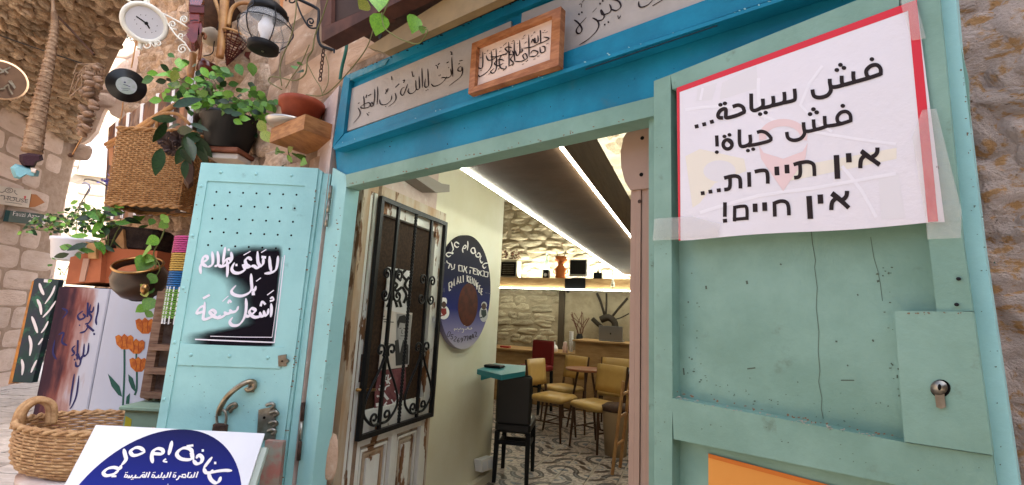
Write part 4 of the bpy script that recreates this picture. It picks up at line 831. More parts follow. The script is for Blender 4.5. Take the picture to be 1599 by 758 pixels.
strokes(rs_, 'lettering', off_w, LW, R1, [(17, s) for s in [[(297, 132), (262, 108), (240, 120), (240, 150), (268, 172), (292, 158)], [(196, 98), (212, 150), (222, 195), (205, 225)], [(204, 224), (218, 250), (186, 240), (150, 240), (134, 262), (160, 288), (194, 272)],
 [(344, 240), (338, 190), (362, 148), (382, 158), (372, 182), (346, 184)], [(402, 92), (404, 150), (396, 212)], [(494, 205), (480, 180), (452, 186), (442, 216), (464, 246), (492, 238), (490, 200), (504, 250)], [(500, 252), (512, 286), (545, 292), (556, 262), (536, 240), (520, 262)],
 [(570, 276), (552, 322)], [(552, 322), (574, 366), (592, 348)], [(662, 368), (616, 372), (588, 398), (606, 432), (632, 412)]]], .0194, contrast=.45)
strokes(rs_, 'lettering', off_w, LW, R1, [(12, s) for s in [[(108, 350), (116, 372)], [(140, 338), (146, 362), (178, 376), (162, 436)], [(188, 376), (206, 430)], [(240, 380), (232, 436), (198, 450)], [(290, 395), (332, 402), (334, 470), (292, 466), (290, 395)], [(354, 402), (392, 494)], [(392, 410), (374, 445)], [(364, 432), (346, 482)],
 [(426, 420), (470, 432), (474, 505)], [(434, 455), (428, 500)], [(484, 465), (480, 432), (520, 446), (522, 512), (484, 505)], [(484, 465), (500, 470)], [(534, 455), (572, 526)], [(572, 462), (558, 490)], [(546, 482), (534, 522)], [(586, 462), (608, 470), (606, 532), (582, 526)], [(620, 478), (656, 482), (650, 540), (614, 534)]]], .0194, smooth=False)
strokes(rs_, 'lettering', off_w, LW, R1, [(12, s) for s in [[(168, 618), (172, 716)], [(168, 618), (190, 604)], [(172, 664), (188, 654)], [(172, 714), (192, 696)], [(202, 676), (200, 596), (218, 650), (234, 560), (238, 652)], [(266, 632), (280, 534), (298, 620)], [(272, 600), (294, 590)], [(312, 532), (314, 612), (330, 606)], [(345, 520), (348, 606)],
 [(394, 520), (396, 600)], [(418, 528), (397, 562), (420, 612)], [(446, 540), (430, 536), (432, 612), (448, 618)], [(431, 574), (445, 578)], [(458, 624), (458, 548), (482, 640), (482, 562)], [(490, 650), (502, 580), (512, 668)], [(536, 618), (520, 610), (516, 696)], [(518, 652), (532, 658)], [(562, 652), (546, 642), (540, 726), (556, 736)], [(543, 682), (556, 688)], [(588, 692), (572, 682), (566, 754), (582, 764)], [(570, 716), (584, 724)]]], .0194, smooth=False)
DG = {'0': [[(0, 0), (1, 0), (1, 1), (0, 1), (0, 0)]], '5': [[(1, 0), (0, 0), (0, .45), (.8, .45), (1, .7), (.8, 1), (0, 1)]], '2': [[(0, .15), (.5, 0), (1, .25), (0, 1), (1, 1)]], '6': [[(.9, 0), (.2, .4), (0, .75), (.5, 1), (1, .75), (.5, .5), (.1, .65)]], '9': [[(.9, .35), (.5, .5), (0, .25), (.5, 0), (1, .25), (.8, .6), (.1, 1)]], '7': [[(0, 0), (1, 0), (.4, 1)]], '4': [[(.8, 1), (.8, 0), (0, .65), (1, .65)]]}
ph_ = []
for ch, x, y, r_ in (('0', 158, 546, .35), ('5', 195, 578, .3), ('2', 233, 602, .2), ('6', 270, 616, .05), ('9', 312, 618, 0), ('7', 345, 600, 0), ('7', 376, 598, -.1), ('4', 410, 590, -.15), ('4', 442, 572, -.25), ('2', 478, 546, -.3)):
    for s in DG[ch]: ph_.append((7, [(x + ((u_-.5)*24)*cos(r_) - ((v_-.5)*52)*sin(r_), y + ((u_-.5)*24)*sin(r_) + ((v_-.5)*52)*cos(r_)) for u_, v_ in s]))
strokes(rs_, 'phone_number', ink, LW, R2, ph_, .0194, kind='stuff')
strokes(rs_, 'lettering', off_w, LW, R2, [(9, s) for s in [[(228, 512), (222, 484), (250, 490), (262, 470)], [(262, 490), (290, 488), (300, 466)], [(300, 488), (330, 486), (330, 520), (310, 524)], [(340, 488), (372, 486), (384, 462), (392, 486), (430, 482), (420, 466)], [(340, 446), (352, 444)], [(270, 510)]]], .0194, contrast=.4, kind='stuff')
strokes(rs_, 'year_print', mat('sign_grey', (.10, .10, .13), .4), LW, R1, [(5, s) for s in [[(10, 668), (10, 724)], [(30, 670), (44, 672), (30, 724)], [(56, 672), (56, 726)], [(76, 676), (90, 678), (90, 728), (76, 724)], [(106, 680), (108, 730)], [(620, 738), (650, 742)], [(660, 744), (690, 750)]]], .0194, kind='stuff')
for i, (cx, cy_, m1, m2) in enumerate(((98, 290, white, mat('cook_red', (.22, .02, .02), .5)), (570, 310, mat('cook_grey', (.45, .45, .47), .5), mat('cook_dark', (.015, .03, .03), .5)))):
    e_ = MB().add([LW.at(R2[0]+x/R2[2], R2[1]+y/R2[2], .0192) for x, y in ell(cx, cy_, 66 if i == 0 else 50, 82 if i == 0 else 92, 26)[:-1]], [tuple(range(26))]).build('cook_emblem', m1, rs_)
    def fe(n_, m_, pts, o): MB().add([LW.at(R2[0]+x/R2[2], R2[1]+y/R2[2], o) for x, y in pts], [tuple(range(len(pts)))]).build(n_, m_, e_)
    fe('hat', m1, [(cx-38, cy_-110), (cx-36, cy_-160), (cx-10, cy_-178), (cx+26, cy_-172), (cx+38, cy_-148), (cx+34, cy_-105)] if i == 0 else ell(cx+6, cy_-108, 34, 40, 16)[:-1], .0193)
    fe('face', mat('cook_face', (.06, .028, .02), .5), ell(cx+2, cy_-92, 27, 40, 16)[:-1], .0196); fe('jacket', m2, [(cx-30, cy_-50), (cx+28, cy_-50), (cx+34, cy_+10), (cx, cy_+45), (cx-28, cy_+5)], .0195)
    fe('arms', m2, [(cx-50, cy_+40), (cx+10, cy_+18), (cx+16, cy_+28), (cx-40, cy_+52)], .0197)
# switch, hook, cable box, trunking and socket on the cream wall
sw = thing('doorbell_switch', 'small white switch on the cream wall at the left edge of the round sign', 'switch', LW.at(679, 502))
MB().slab(LW, [(674, 493), (683, 493), (683, 512), (674, 512)], .03, .04).build('case', white, sw); MB().slab(LW, [(676.5, 497), (681, 497), (681, 504), (676.5, 504)], .033, .003).build('rocker', whitep, sw)
hk = tag(MB().tube(cr([LW.at(688, 372, 0), LW.at(690, 370, .012), LW.at(690.5, 376, .014), LW.at(688.5, 378, .008)], 4), .003, 5).build('wall_hook', rust), 'tiny dark hook in the cream wall above the round sign', 'hook')
cbx = thing('cable_duct', 'greyish cable duct under the ceiling above the old wooden door', 'duct', LW.pt(2.4, 2.3))
MB().slab(LW, [(640, 272), (660, 270), (690, 287), (702, 289), (702, 300), (680, 300)], .10, .1).build('duct', mat('duct_grey', (.28, .25, .22), .6), cbx)
tk = thing('socket_box', 'white double socket box on the trunking low on the cream wall', 'socket', LW.at(762, 727))
MB().slab(LW, [(751, 719), (770, 713), (773, 731), (753, 738)], .05, .06).build('box', white, tk); MB().slab(LW, [(754, 722), (760, 720), (761, 733), (755, 735)], .053, .003).build('socket', whitep, tk); MB().slab(LW, [(762, 719.5), (768, 717.5), (770, 730), (763, 732)], .053, .003).build('socket', whitep, tk)
tr = thing('wall_trunking', 'cream plastic trunking running along the foot of the cream wall', 'trunking', LW.at(750, 750))
MB().slab(LW, [(600, 850), (740, 757), (772, 733), (776, 744), (748, 770), (610, 880)], .03, .05).build('cover', mat('trunk_cream', (.62, .56, .44), .5), tr)
# ================================================================== the shop room
ZF = .15
XR_ = RL; XD = RD_
def rbox(l0, l1, s0, s1, z0, z1): return MB().prism([room(l0, s0, z1), room(l1, s0, z1), room(l1, s1, z1), room(l0, s1, z1)], [room(l0, s0, z0), room(l1, s0, z0), room(l1, s1, z0), room(l0, s1, z0)])
RM = Matrix((tuple(RL), tuple(RD_), (0, 0, 1))).transposed().to_4x4()
tb = mat('floor_bed', (.30, .26, .23), .6)
fo = MB().prism([room(l, s, ZF-.012) for l, s in ((-3.7, 2.2), (-1.66, 1.66), (.35, 1.05), (1.2, 1.0), (1.2, 8.1), (-3.7, 8.1))], [room(l, s, -.05) for l, s in ((-3.7, 2.2), (-1.66, 1.66), (.35, 1.05), (1.2, 1.0), (1.2, 8.1), (-3.7, 8.1))]).build('floor', tb, kind='structure')
def tile_mat():
    m = bpy.data.materials.new('cement_tile'); m.use_nodes = True; t = m.node_tree; N = t.nodes; L = t.links; b = N['Principled BSDF']
    tc = N.new('ShaderNodeTexCoord'); no = N.new('ShaderNodeTexNoise'); no.inputs['Scale'].default_value = 7; no.inputs['Detail'].default_value = 4; L.new(tc.outputs['Object'], no.inputs['Vector'])
    def math_(op, a, b_=None, c=None):
        n = N.new('ShaderNodeMath'); n.operation = op
        for i, v in enumerate((a, b_, c)):
            if v is None: continue
            if isinstance(v, (int, float)): n.inputs[i].default_value = v
            else: L.new(v, n.inputs[i])
        return n.outputs[0]
    sx = N.new('ShaderNodeSeparateXYZ'); L.new(tc.outputs['Object'], sx.inputs[0]); X, Y = sx.outputs[0], sx.outputs[1]
    wob = math_('MULTIPLY_ADD', no.outputs['Fac'], .12, -.06)
    def dist(cx, cy): return math_('ADD', math_('SQRT', math_('ADD', math_('POWER', math_('ADD', X, -cx), 2), math_('POWER', math_('ADD', Y, -cy), 2))), wob)
    def band(d, r, w_): return math_('LESS_THAN', math_('ABSOLUTE', math_('ADD', d, -r)), w_)
    d1, d2 = dist(-.5, -.5), dist(.5, .5)
    def mixc(f, A, B):
        x = N.new('ShaderNodeMix'); x.data_type = 'RGBA'; L.new(f, x.inputs[0])
        for i, q in ((6, A), (7, B)):
            if isinstance(q, tuple): x.inputs[i].default_value = (*q, 1)
            else: L.new(q, x.inputs[i])
        return x.outputs[2]
    c = mixc(math_('GREATER_THAN', no.outputs['Fac'], .55), (.50, .42, .38), (.26, .21, .19))
    c = mixc(band(d1, .5, .11), c, (.045, .035, .035)); c = mixc(band(d1, .5, .03), c, (.16, .15, .16)); c = mixc(band(d2, .5, .10), c, (.07, .05, .045)); c = mixc(band(d2, .27, .045), c, (.20, .22, .26)); c = mixc(math_('LESS_THAN', d1, .2), c, (.14, .16, .2))
    e = math_('GREATER_THAN', X, .44); c = mixc(e, c, (.42, .36, .32)); e2 = math_('GREATER_THAN', Y, .44); c = mixc(e2, c, (.42, .36, .32))
    L.new(c, b.inputs['Base Color']); b.inputs['Roughness'].default_value = .32; return m
tm = tile_mat(); me_t = bpy.data.meshes.new('floor_tile'); tv = MB().bevbox((0, 0, 0), (1, 1, .06), r=.01)
me_t.from_pydata(tv.v, [], tv.f); me_t.materials.append(tm); me_t.update()
T_ = .25; rt = random.Random(2); nT = 0
for i in range(24):
    for j in range(24):
        l, s_ = -3.3+i*T_, 2.2+j*T_; px, py = pix(room(l, s_, ZF))
        if 660 < px < 1010 and 560 < py < 850 and s_ < 7.25 and not (l < -1.7 and s_ < 3.7) and nT < 300:
            o = bpy.data.objects.new('floor_tile', me_t); COL.objects.link(o); o.parent = fo; nT += 1
            o.matrix_local = Matrix.Translation(room(l, s_, ZF-.006)) @ RM @ Matrix.Rotation([0, pi/2, pi, 3*pi/2][(i % 2)*2+(j % 2)*1 if (i+j) % 2 else ((i//2+j//2) % 4)], 4, 'Z') @ Matrix.Diagonal((T_-.004, T_-.004, T_, 1))
wallst = mat('room_stone', (.42, .36, .25), .9, col2=(.30, .24, .16), sc_=3, rnd=.16, bump=.8, bsc=10)
stc = mat('room_ceiling_stone', (.5, .46, .36), .9, col2=(.36, .32, .24), sc_=3, bump=1, bsc=6)
bw = rbox(-3.9, 1.4, 8.0, 8.3, 0, 4.2).build('back_wall', mat('room_mortar', (.34, .28, .19), .9, col2=(.25, .20, .13), sc_=4, bump=.9, bsc=9), kind='structure')
rbox(-3.9, -3.65, 2.8, 8.0, 0, 4.2).build('wall_left', MATS['room_mortar'], kind='structure'); rbox(1.2, 1.5, 1.3, 8.0, 0, 4.2).build('wall_right', MATS['room_mortar'], kind='structure')
cl_ = MB().prism([room(l, s, 3.9) for l, s in ((-3.9, 2.75), (-1.66, 2.05), (1.5, 1.3), (1.5, 8.3), (-3.9, 8.3))], [room(l, s, 3.7) for l, s in ((-3.9, 2.75), (-1.66, 2.05), (1.5, 1.3), (1.5, 8.3), (-3.9, 8.3))]).build('ceiling', stc, kind='structure')
rk = rmat(ROCKS, wallst)
def kb(u, v):
    x, y = pix(BACK.pt(u, v)); return 765 < x < 1000 and 285 < y < 560 and not (u > -2.35 and v < 2.0)
courses(bw, BACK, -3.5, -.6, 1.05, 3.7, .13, .32, rk, .10, keep=lambda u, v: kb(u, v) , jit=.02, off=-.02, gap=-.01)
courses(cl_, Plane(room(0, 0, 3.7), (0, 0, -1), RL), -1.6, -.6, 0, 1, .3, .3, rk, .1, keep=lambda u, v: False)
CP = Plane(room(0, 0, 3.7), (0, 0, -1), RD_)
rc = random.Random(8)
for k in range(70):
    p = room(rc.uniform(-1.5, -.2), rc.uniform(3.0, 6.6), 3.7); x, y = pix(p)
    if 930 < x < 1000 and 200 < y < 335: put(cl_, 'stone', rc.choice(rk), p, RD_, RL, Vector((0, 0, -1)), rc.uniform(.25, .45), rc.uniform(.15, .25), .12, rc.uniform(-.3, .3))
# the recess and smoother plaster on the right of the back wall
MB().uvbox(BACK, -2.32, -2.22, .15, 2.0, .0, .05).build('pilaster', mat('recess_dark', (.06, .045, .03), .9), bw)
# hanging wooden ceiling beam with led strips
hbm = thing('ceiling_panel', 'long dark wooden ceiling panel edged with bright led strips running into the shop', 'ceiling panel', room(-.86, 4, 2.27))
for k in range(3):
    s0, s1 = 1.72+k*2.1, 1.72+(k+1)*2.1-.004
    rbox(-1.15, -.575, s0, min(s1, 7.98), 2.27, 2.29).build('panel', dkw, hbm); rbox(-.575, -.56, s0, min(s1, 7.98), 2.27, 2.58).build('side_board', dkw, hbm); rbox(-1.165, -1.15, s0, min(s1, 7.98), 2.27, 2.4).build('side_board', dkw, hbm)
rbox(-1.15, -.575, 1.72, 7.98, 2.56, 2.58).build('top_board', dkw, hbm)
for l in (-1.158, -.568): rbox(l-.0045, l+.0045, 1.74, 7.95, 2.257, 2.268).build('led_strip', led, hbm)
cv = bpy.data.lights.new('cove_lamp', 'AREA'); cv.shape = 'RECTANGLE'; cv.size = .2; cv.size_y = 5.4; cv.energy = 22; cv.color = (1, .97, .85)
cvo = bpy.data.objects.new('cove_lamp', cv); COL.objects.link(cvo); cvo.matrix_world = Matrix.Translation(room(-.86, 4.9, 2.62)) @ RM @ Matrix.Rotation(pi, 4, 'X')
# back shelf beam
sh_ = thing('wall_shelf', 'thick orange brown wooden beam shelf across the back wall with a led strip under it', 'shelf', room(-2, 7.6, 2.0))
rbox(-3.6, 1.1, 7.55, 7.98, 2.02, 2.19).build('board', woodc, sh_); rbox(-3.6, 1.1, 7.525, 7.545, 1.996, 2.006).build('led_strip', led, sh_)
SHF = Plane(room(0, 7.55, 0), -RD_)
MB().slab(SHF, [(882, 435), (914, 434.5), (914, 451), (882, 451)], .012, .012).build('dark_plate', blackm, sh_)
lu = bpy.data.lights.new('shelf_uplight', 'AREA'); lu.shape = 'RECTANGLE'; lu.size = 2.6; lu.size_y = .05; lu.energy = 20; lu.color = (.96, 1, .86)
luo = bpy.data.objects.new('shelf_uplight', lu); COL.objects.link(luo); luo.matrix_world = Matrix.Translation(room(-2.3, 7.75, 2.215)) @ RM @ Matrix.Rotation(pi, 4, 'X') @ Matrix.Rotation(radians(-14), 4, 'X')
# counters
cw_ = thing('wooden_counter', 'light wooden counter along the shop back wall with a higher section on the right', 'counter', room(-2, 7.3, ZF))
rbox(-3.64, -1.84, 7.22, 7.98, ZF, .955).build('low_cabinet', woodc, cw_); rbox(-3.64, -1.80, 7.15, 7.99, .957, .985).build('low_top', woodc, cw_)
rbox(-1.798, 1.1, 7.15, 7.98, ZF, 1.175).build('high_cabinet', woodc, cw_); rbox(-1.83, 1.1, 7.08, 7.99, 1.177, 1.2).build('high_top', woodc, cw_)
# things on shelf: helper at shelf pixel x
def onshelf(px, s=7.72): 
    P = Plane(room(0, s, 0), -RD_); return P, P.at(px, 430)
def atz(px, s, z):
    P = Plane(room(0, s, 0), -RD_); p = P.at(px, 430); return Vector((p.x, p.y, z))
fan = thing('heater_fan', 'cream and black box fan heater at the left end of the back shelf', 'fan', atz(797, 7.72, 2.19))
c = atz(797, 7.74, 2.19)
MB().bevbox(c+Vector((0, 0, .17)), (.34, .2, .33), RM.to_3x3().to_4x4(), .02).build('case', mat('old_cream', (.5, .46, .36), .5), fan)
P = Plane(room(0, 7.62, 0), -RD_); MB().uvbox(P, P.uv(783, 420)[0], P.uv(806, 420)[0], 2.22, 2.47, .0, .02).build('grille', blackm, fan)
for k in range(6): MB().uvbox(P, P.uv(786, 420)[0], P.uv(803, 420)[0], 2.26+k*.032, 2.27+k*.032, .02, .028).build('slat', steel, fan)
df = thing('dried_flowers', 'brownish bunch of dried flowers lying on top of the cream fan heater', 'dried flowers', c+Vector((0, 0, .34)))
mb = MB(); rd = random.Random(1)
for k in range(46):
    p = c + Vector((rd.uniform(-.18, .2), rd.uniform(-.08, .08), .36+rd.uniform(0, .16))); mb.bevbox(p, (.035, .03, .03), r=.012)
mb.build('petals', mat('dried_brown', (.24, .13, .09), .8), df, kind='stuff')
sk = thing('small_speaker', 'small black loudspeaker with a white cone on the back shelf', 'speaker', atz(853, 7.66, 2.19)); c = atz(853, 7.66, 2.19)
MB().bevbox(c+Vector((0, 0, .075)), (.11, .1, .15), RM.to_3x3().to_4x4(), .008).build('case', blackm, sk); MB().lathe(c+Vector((0, 0, .06))-RD_*.051, [(.03, 0), (.03, .004)], 16, -RD_).build('cone', white, sk)
bt = thing('glass_bottle', 'pale green glass bottle behind the small black loudspeaker', 'bottle', atz(853, 7.82, 2.19)); c = atz(853, 7.82, 2.19)
MB().lathe(c, [(.05, 0), (.055, .02), (.055, .26), (.045, .32), (.018, .36), (.016, .44)], 16).build('glass', mat('pale_green_glass', (.45, .6, .5), .1, alpha=.7), bt, True)
MB().lathe(c+Vector((0, 0, .44)), [(.02, 0), (.02, .025)], 12).build('cap', white, bt)
vs2 = thing('clay_jar', 'orange clay jar with two handles and a dish on top on the back shelf', 'jar', atz(875, 7.7, 2.19)); c = atz(875, 7.7, 2.19)
MB().lathe(c, [(.085, 0), (.09, .05), (.095, .17), (.06, .22), (.045, .24), (.06, .26)], 20).build('body', mat('orange_clay', (.48, .14, .035), .5), vs2, True)
MB().lathe(c+Vector((0, 0, .26)), [(.05, 0), (.06, .02), (.11, .06), (.115, .075), (.09, .09), (.1, .13)], 20).build('dish', MATS['orange_clay'], vs2, True)
for sx in (-1, 1): MB().tube(cr([c+RL*sx*.09+Vector((0, 0, .08)), c+RL*sx*.13+Vector((0, 0, .13)), c+RL*sx*.09+Vector((0, 0, .18))], 5), .01, 6).build('handle', MATS['orange_clay'], vs2, True); MB().tube([c+RL*sx*.05+Vector((0, 0, .36)), c+RL*sx*.08+Vector((0, 0, .48))], .006, 5).build('prong', blackm, vs2)
mo = thing('computer_monitor', 'square dark computer monitor with a pale bezel on the back shelf', 'monitor', atz(903, 7.7, 2.19)); c = atz(903, 7.7, 2.19)
MB().bevbox(c+Vector((0, 0, .19)), (.31, .05, .30), RM.to_3x3().to_4x4(), .012).build('bezel', mat('monitor_grey', (.42, .42, .40), .4), mo); MB().bevbox(c+Vector((0, 0, .2))-RD_*.026, (.27, .006, .24), RM.to_3x3().to_4x4(), .002).build('screen', blackm, mo)
MB().bevbox(c+Vector((0, 0, .015)), (.2, .12, .025), RM.to_3x3().to_4x4(), .01).build('foot', MATS['monitor_grey'], mo)
sm = thing('set_top_box', 'dark small box with an aerial at the right end of the back shelf', 'box', atz(934, 7.7, 2.19)); c = atz(934, 7.7, 2.19)
MB().bevbox(c+Vector((0, 0, .06)), (.14, .1, .11), RM.to_3x3().to_4x4(), .006).build('case', blackm, sm); MB().lathe(c+Vector((0, 0, .115)), [(.03, 0), (.02, .03), (.006, .04), (.005, .1)], 10).build('aerial', steel, sm)
wl = thing('wall_lamp', 'small pale spotlight hanging on a bent arm at the right of the back shelf', 'lamp', atz(955, 7.5, 2.1))
P = Plane(room(0, 7.5, 0), -RD_); MB().tube(cr([P.at(x, y) for x, y in ((940, 428), (941, 421), (955, 420), (957, 426), (957, 434))], 4), .008, 6).build('arm', beige, wl, True)
MB().lathe(P.at(957, 445), [(.035, -.03), (.03, .03), (.012, .09)], 12).build('shade', mat('lamp_pale', (.5, .48, .4), .4), wl, True); MB().lathe(P.at(957, 447), [(.015, -.045), (.015, -.02)], 10).build('bulb', blackm, wl)
cm = thing('dome_camera', 'tiny round black camera under the middle of the back shelf', 'camera', SHF.at(887, 456, .03)); MB().lathe(SHF.at(887, 455, .03), [(.002, -.03), (.022, -.02), (.028, 0), (.02, .02)], 14).build('dome', blackm, cm, True); MB().lathe(SHF.at(887, 456, .055), [(.008, 0), (.008, .004)], 10, -RD_).build('lens', steel, cm)
# antique plough on the back wall and dried branches
pw = thing('antique_plough', 'dark antique wooden plough hung on the back wall above the laptop', 'plough', BACK.at(948, 500, .15))
def bt_(name, pts, r, m=None): return MB().tube(cr([BACK.at(x, y, .16) for x, y in pts], 4), r, 6).build(name, m or MATS['plough_wood'], pw, True)
mat('plough_wood', (.025, .018, .012), .7)
bt_('handle', [(932, 458), (938, 472), (944, 492)], .022); bt_('handle', [(947, 458), (947, 476), (946, 492)], .018); bt_('stock', [(938, 500), (950, 496), (960, 505), (958, 520)], .06); bt_('share', [(925, 498), (938, 510), (955, 522), (962, 508)], .04); bt_('beam', [(955, 496), (966, 482), (980, 466)], .02); bt_('brace', [(955, 500), (968, 497), (982, 490)], .01)
dbn = thing('dried_branches', 'reddish bunch of dried branches standing on the counter beside the paper cups', 'branches', BACK.at(905, 530, .2)); rd = random.Random(4)
MB().lathe(BACK.at(905, 531, .25), [(.05, -.04), (.06, .04), (.04, .1)], 12).build('vase', blackm, dbn)
for k in range(12): MB().tube(cr([BACK.at(905, 528, .25), BACK.at(905+rd.uniform(-8, 8), 512, .25), BACK.at(905+rd.uniform(-16, 22), 490+rd.uniform(-6, 10), .25)], 3), .006, 4).build('branch', mat('dry_red', (.10, .04, .025), .8), dbn)
lap = thing('laptop', 'open grey laptop seen from behind on the high wooden counter', 'laptop', atz(955, 7.35, 1.2)); c = atz(955, 7.35, 1.2)
MB().bevbox(c+Vector((0, 0, .12)), (.37, .012, .235), (RM @ Matrix.Rotation(radians(8), 4, 'X')).to_3x3().to_4x4(), .006).build('lid', mat('laptop_grey', (.20, .20, .21), .35, metal=.5), lap); MB().bevbox(c+RD_*.12+Vector((0, 0, .01)), (.37, .25, .016), RM.to_3x3().to_4x4(), .006).build('base', MATS['laptop_grey'], lap)
MB().bevbox(c-RD_*.01+Vector((0, 0, .12)), (.02, .004, .025), RM.to_3x3().to_4x4(), .001).build('emblem', blackm, lap)
pcs = thing('paper_cups', 'tall stack of white paper cups at the end of the low wooden counter', 'cups', atz(895, 7.3, .985)); c = atz(895, 7.3, .985)
for k in range(7): MB().lathe(c+Vector((0, 0, .12+k*.035)), [(.026, -.1), (.036, 0), (.038, .004), (.034, .004)], 16, cap=(k == 6)).build('cup', white, pcs, True)
for (px, s_, lab, cat_, prof_, m_) in ((870, 7.35, 'small white bottle with a pointed cap on the low wooden counter', 'bottle', [(.05, 0), (.055, .05), (.04, .09), (.01, .11), (.006, .16)], white), (886, 7.28, 'short pink and white tub beside the stack of paper cups', 'tub', [(.04, 0), (.045, .08), (.03, .12), (.03, .16)], mat('pale_pink', (.6, .42, .38), .5)), (778, 7.3, 'black cup at the left end of the low wooden counter', 'cup', [(.035, 0), (.045, .1), (.045, .105)], blackm)):
    t = thing('counter_'+cat_, lab, cat_, atz(px, s_, .985)); MB().lathe(atz(px, s_, .985), prof_, 16).build('body', m_, t, True); MB().lathe(atz(px, s_, .985+prof_[-1][1]), [(.03 if cat_ == 'cup' else .018, 0), (.03 if cat_ == 'cup' else .016, .012)], 12).build('lid', [white, blackm][cat_ == 'bottle'], t)
rbx = tag(MB().bevbox(atz(795, 7.3, 1.0), (.16, .1, .03), RM.to_3x3().to_4x4(), .006).build('red_box', mat('red_plastic', (.35, .02, .02), .4)), 'flat red box on the left of the low wooden counter', 'box')
# ---- chairs: built once, copied
def copy_tree(o, parent=None):
    c = o.copy(); COL.objects.link(c); c.parent = parent
    for ch in list(o.children): copy_tree(ch, c)
    return c
def make_chair():
    t = thing('dining_chair', 'x', 'chair', (0, 0, 0), 'yellow vinyl chairs round the small round table')
    b = MB(); n = 10; vs = []
    MB().bevbox((0, 0, .445), (.43, .42, .07), None, .025).build('seat', yellow, t, True)
    bp = MB(); rows = []
    for j in range(5):
        for i in range(7):
            x = -.2+.4*i/6; z = .56+.30*j/4; rows.append((x, .205+.05*(z-.45)/.4 + .02*(1-(x/.2)**2), z))
    fr_ = [Vector(p) for p in rows]; bk = [p + Vector((0, .03, 0)) for p in fr_]; f = []
    for j in range(4):
        for i in range(6): a = j*7+i; f += [(a, a+1, a+8, a+7), (a+35, a+42, a+43, a+36)]
    for i in range(6): f += [(i, i+35, i+36, i+1), (28+i, 29+i, 64+i, 63+i)]
    for j in range(4): f += [(j*7, j*7+7, j*7+42, j*7+35), (j*7+6, j*7+41, j*7+48, j*7+13)]
    MB().add(fr_+bk, f).build('backrest', yellow, t, True)
    for sx in (-1, 1):
        MB().tube([(sx*.17, -.17, .41), (sx*.19, -.20, 0)], [.018, .012], 8).build('leg', brnw, t); MB().tube([(sx*.205, .285, .86), (sx*.2, .22, .45), (sx*.19, .20, .3), (sx*.2, .25, 0)], [.014, .017, .016, .012], 8).build('leg', brnw, t)
        MB().tube([(sx*.183, -.19, .2), (sx*.19, .22, .2)], .009, 6).build('stretcher', brnw, t)
    MB().tube([(-.185, 0, .2), (.185, 0, .2)], .009, 6).build('stretcher', brnw, t)
    return t
def facing(t, p, deg, lab):
    t.location = p; t.rotation_euler.z = math.atan2(RD_.y, RD_.x)-pi/2 + radians(deg); t['label'] = lab
ch0 = make_chair(); spots = [(room(-1.07, 5.25, ZF), -28, 'yellow chair nearest the door, its seat towards us'), (room(-1.60, 5.42, ZF), 78, 'yellow chair left of the round table seen side on'), (room(-1.72, 6.2, ZF), -28, 'yellow chair behind the side on one, its backrest near the counter'), (room(-1.05, 6.35, ZF), 4, 'farthest yellow chair, mostly hidden behind the nearest one')]
for k, (p, a, lab) in enumerate(spots):
    t = ch0 if k == 0 else copy_tree(ch0); facing(t, p, a, lab)
def round_table(p, rad, h, mtop, lab):
    t = thing('round_table', lab, 'table', p); MB().lathe(p, [(rad-.01, h-.025), (rad, h-.015), (rad, h), (rad-.01, h+.004)], 36).build('tabletop', mtop, t)
    for k in range(3): a = 2*pi*k/3+.4; MB().tube([p+Vector((.1*cos(a), .1*sin(a), h-.025)), p+Vector((.24*cos(a), .24*sin(a), 0))], [.016, .012], 8).build('leg', brnw, t)
    return t
round_table(room(-1.36, 5.95, ZF), .25, .75, mat('reddish_top', (.26, .09, .04), .3), 'small round red brown table between the yellow chairs')
round_table(room(-.76, 6.2, ZF), .27, .76, mat('green_top', (.05, .09, .08), .3), 'dark green round table at the right edge of the view')
def bar_stool(lab, p, deg, mm, wd, hs, hb):
    t = thing('bar_stool', lab, 'stool', (0, 0, 0)); MB().bevbox((0, 0, hs), (wd, .4, .09), None, .02).build('seat', mm, t)
    bk = MB().bevbox((0, .19, (hs+hb)/2+.02), (wd, .05, hb-hs), None, .02).build('backrest', mm, t)
    for sx in (-1, 1):
        for sy in (-1, 1): MB().prism([(sx*(wd/2-.04), sy*.17-.02, hs-.04), (sx*(wd/2), sy*.17-.02, hs-.04), (sx*(wd/2), sy*.17+.02, hs-.04), (sx*(wd/2-.04), sy*.17+.02, hs-.04)], [(sx*(wd/2-.03), sy*.19-.015, 0), (sx*(wd/2), sy*.19-.015, 0), (sx*(wd/2), sy*.19+.015, 0), (sx*(wd/2-.03), sy*.19+.015, 0)]).build('leg', blackm, t)
        MB().prism([(sx*(wd/2-.02)-.008, -.17, .3), (sx*(wd/2-.02)+.008, -.17, .3), (sx*(wd/2-.02)+.008, .17, .3), (sx*(wd/2-.02)-.008, .17, .3)], [(sx*(wd/2-.02)-.008, -.17, .27), (sx*(wd/2-.02)+.008, -.17, .27), (sx*(wd/2-.02)+.008, .17, .27), (sx*(wd/2-.02)-.008, .17, .27)]).build('stretcher', blackm, t)
    MB().bevbox((0, .19, .32), (wd-.06, .02, .035), None, .004).build('footrest', blackm, t); MB().bevbox((0, -.18, .26), (wd-.06, .02, .035), None, .004).build('footrest', blackm, t)
    t.location = p; t.rotation_euler.z = math.atan2(RD_.y, RD_.x)-pi/2 + radians(deg); return t
bar_stool('black leather bar stool with high back in front of the teal shelf', room(-1.50, 3.95, ZF), 192, mat('black_leather', (.012, .012, .013), .35), .30, .44, .85)
bar_stool('red leather bar stool standing at the wooden counter', room(-2.28, 6.72, ZF), -12, mat('red_leather', (.16, .012, .014), .4), .38, .62, 1.0)
ts = thing('teal_shelf', 'teal wooden wall shelf on the end of the cream wall above the black stool', 'shelf', room(-1.5, 3.3, 1.05))
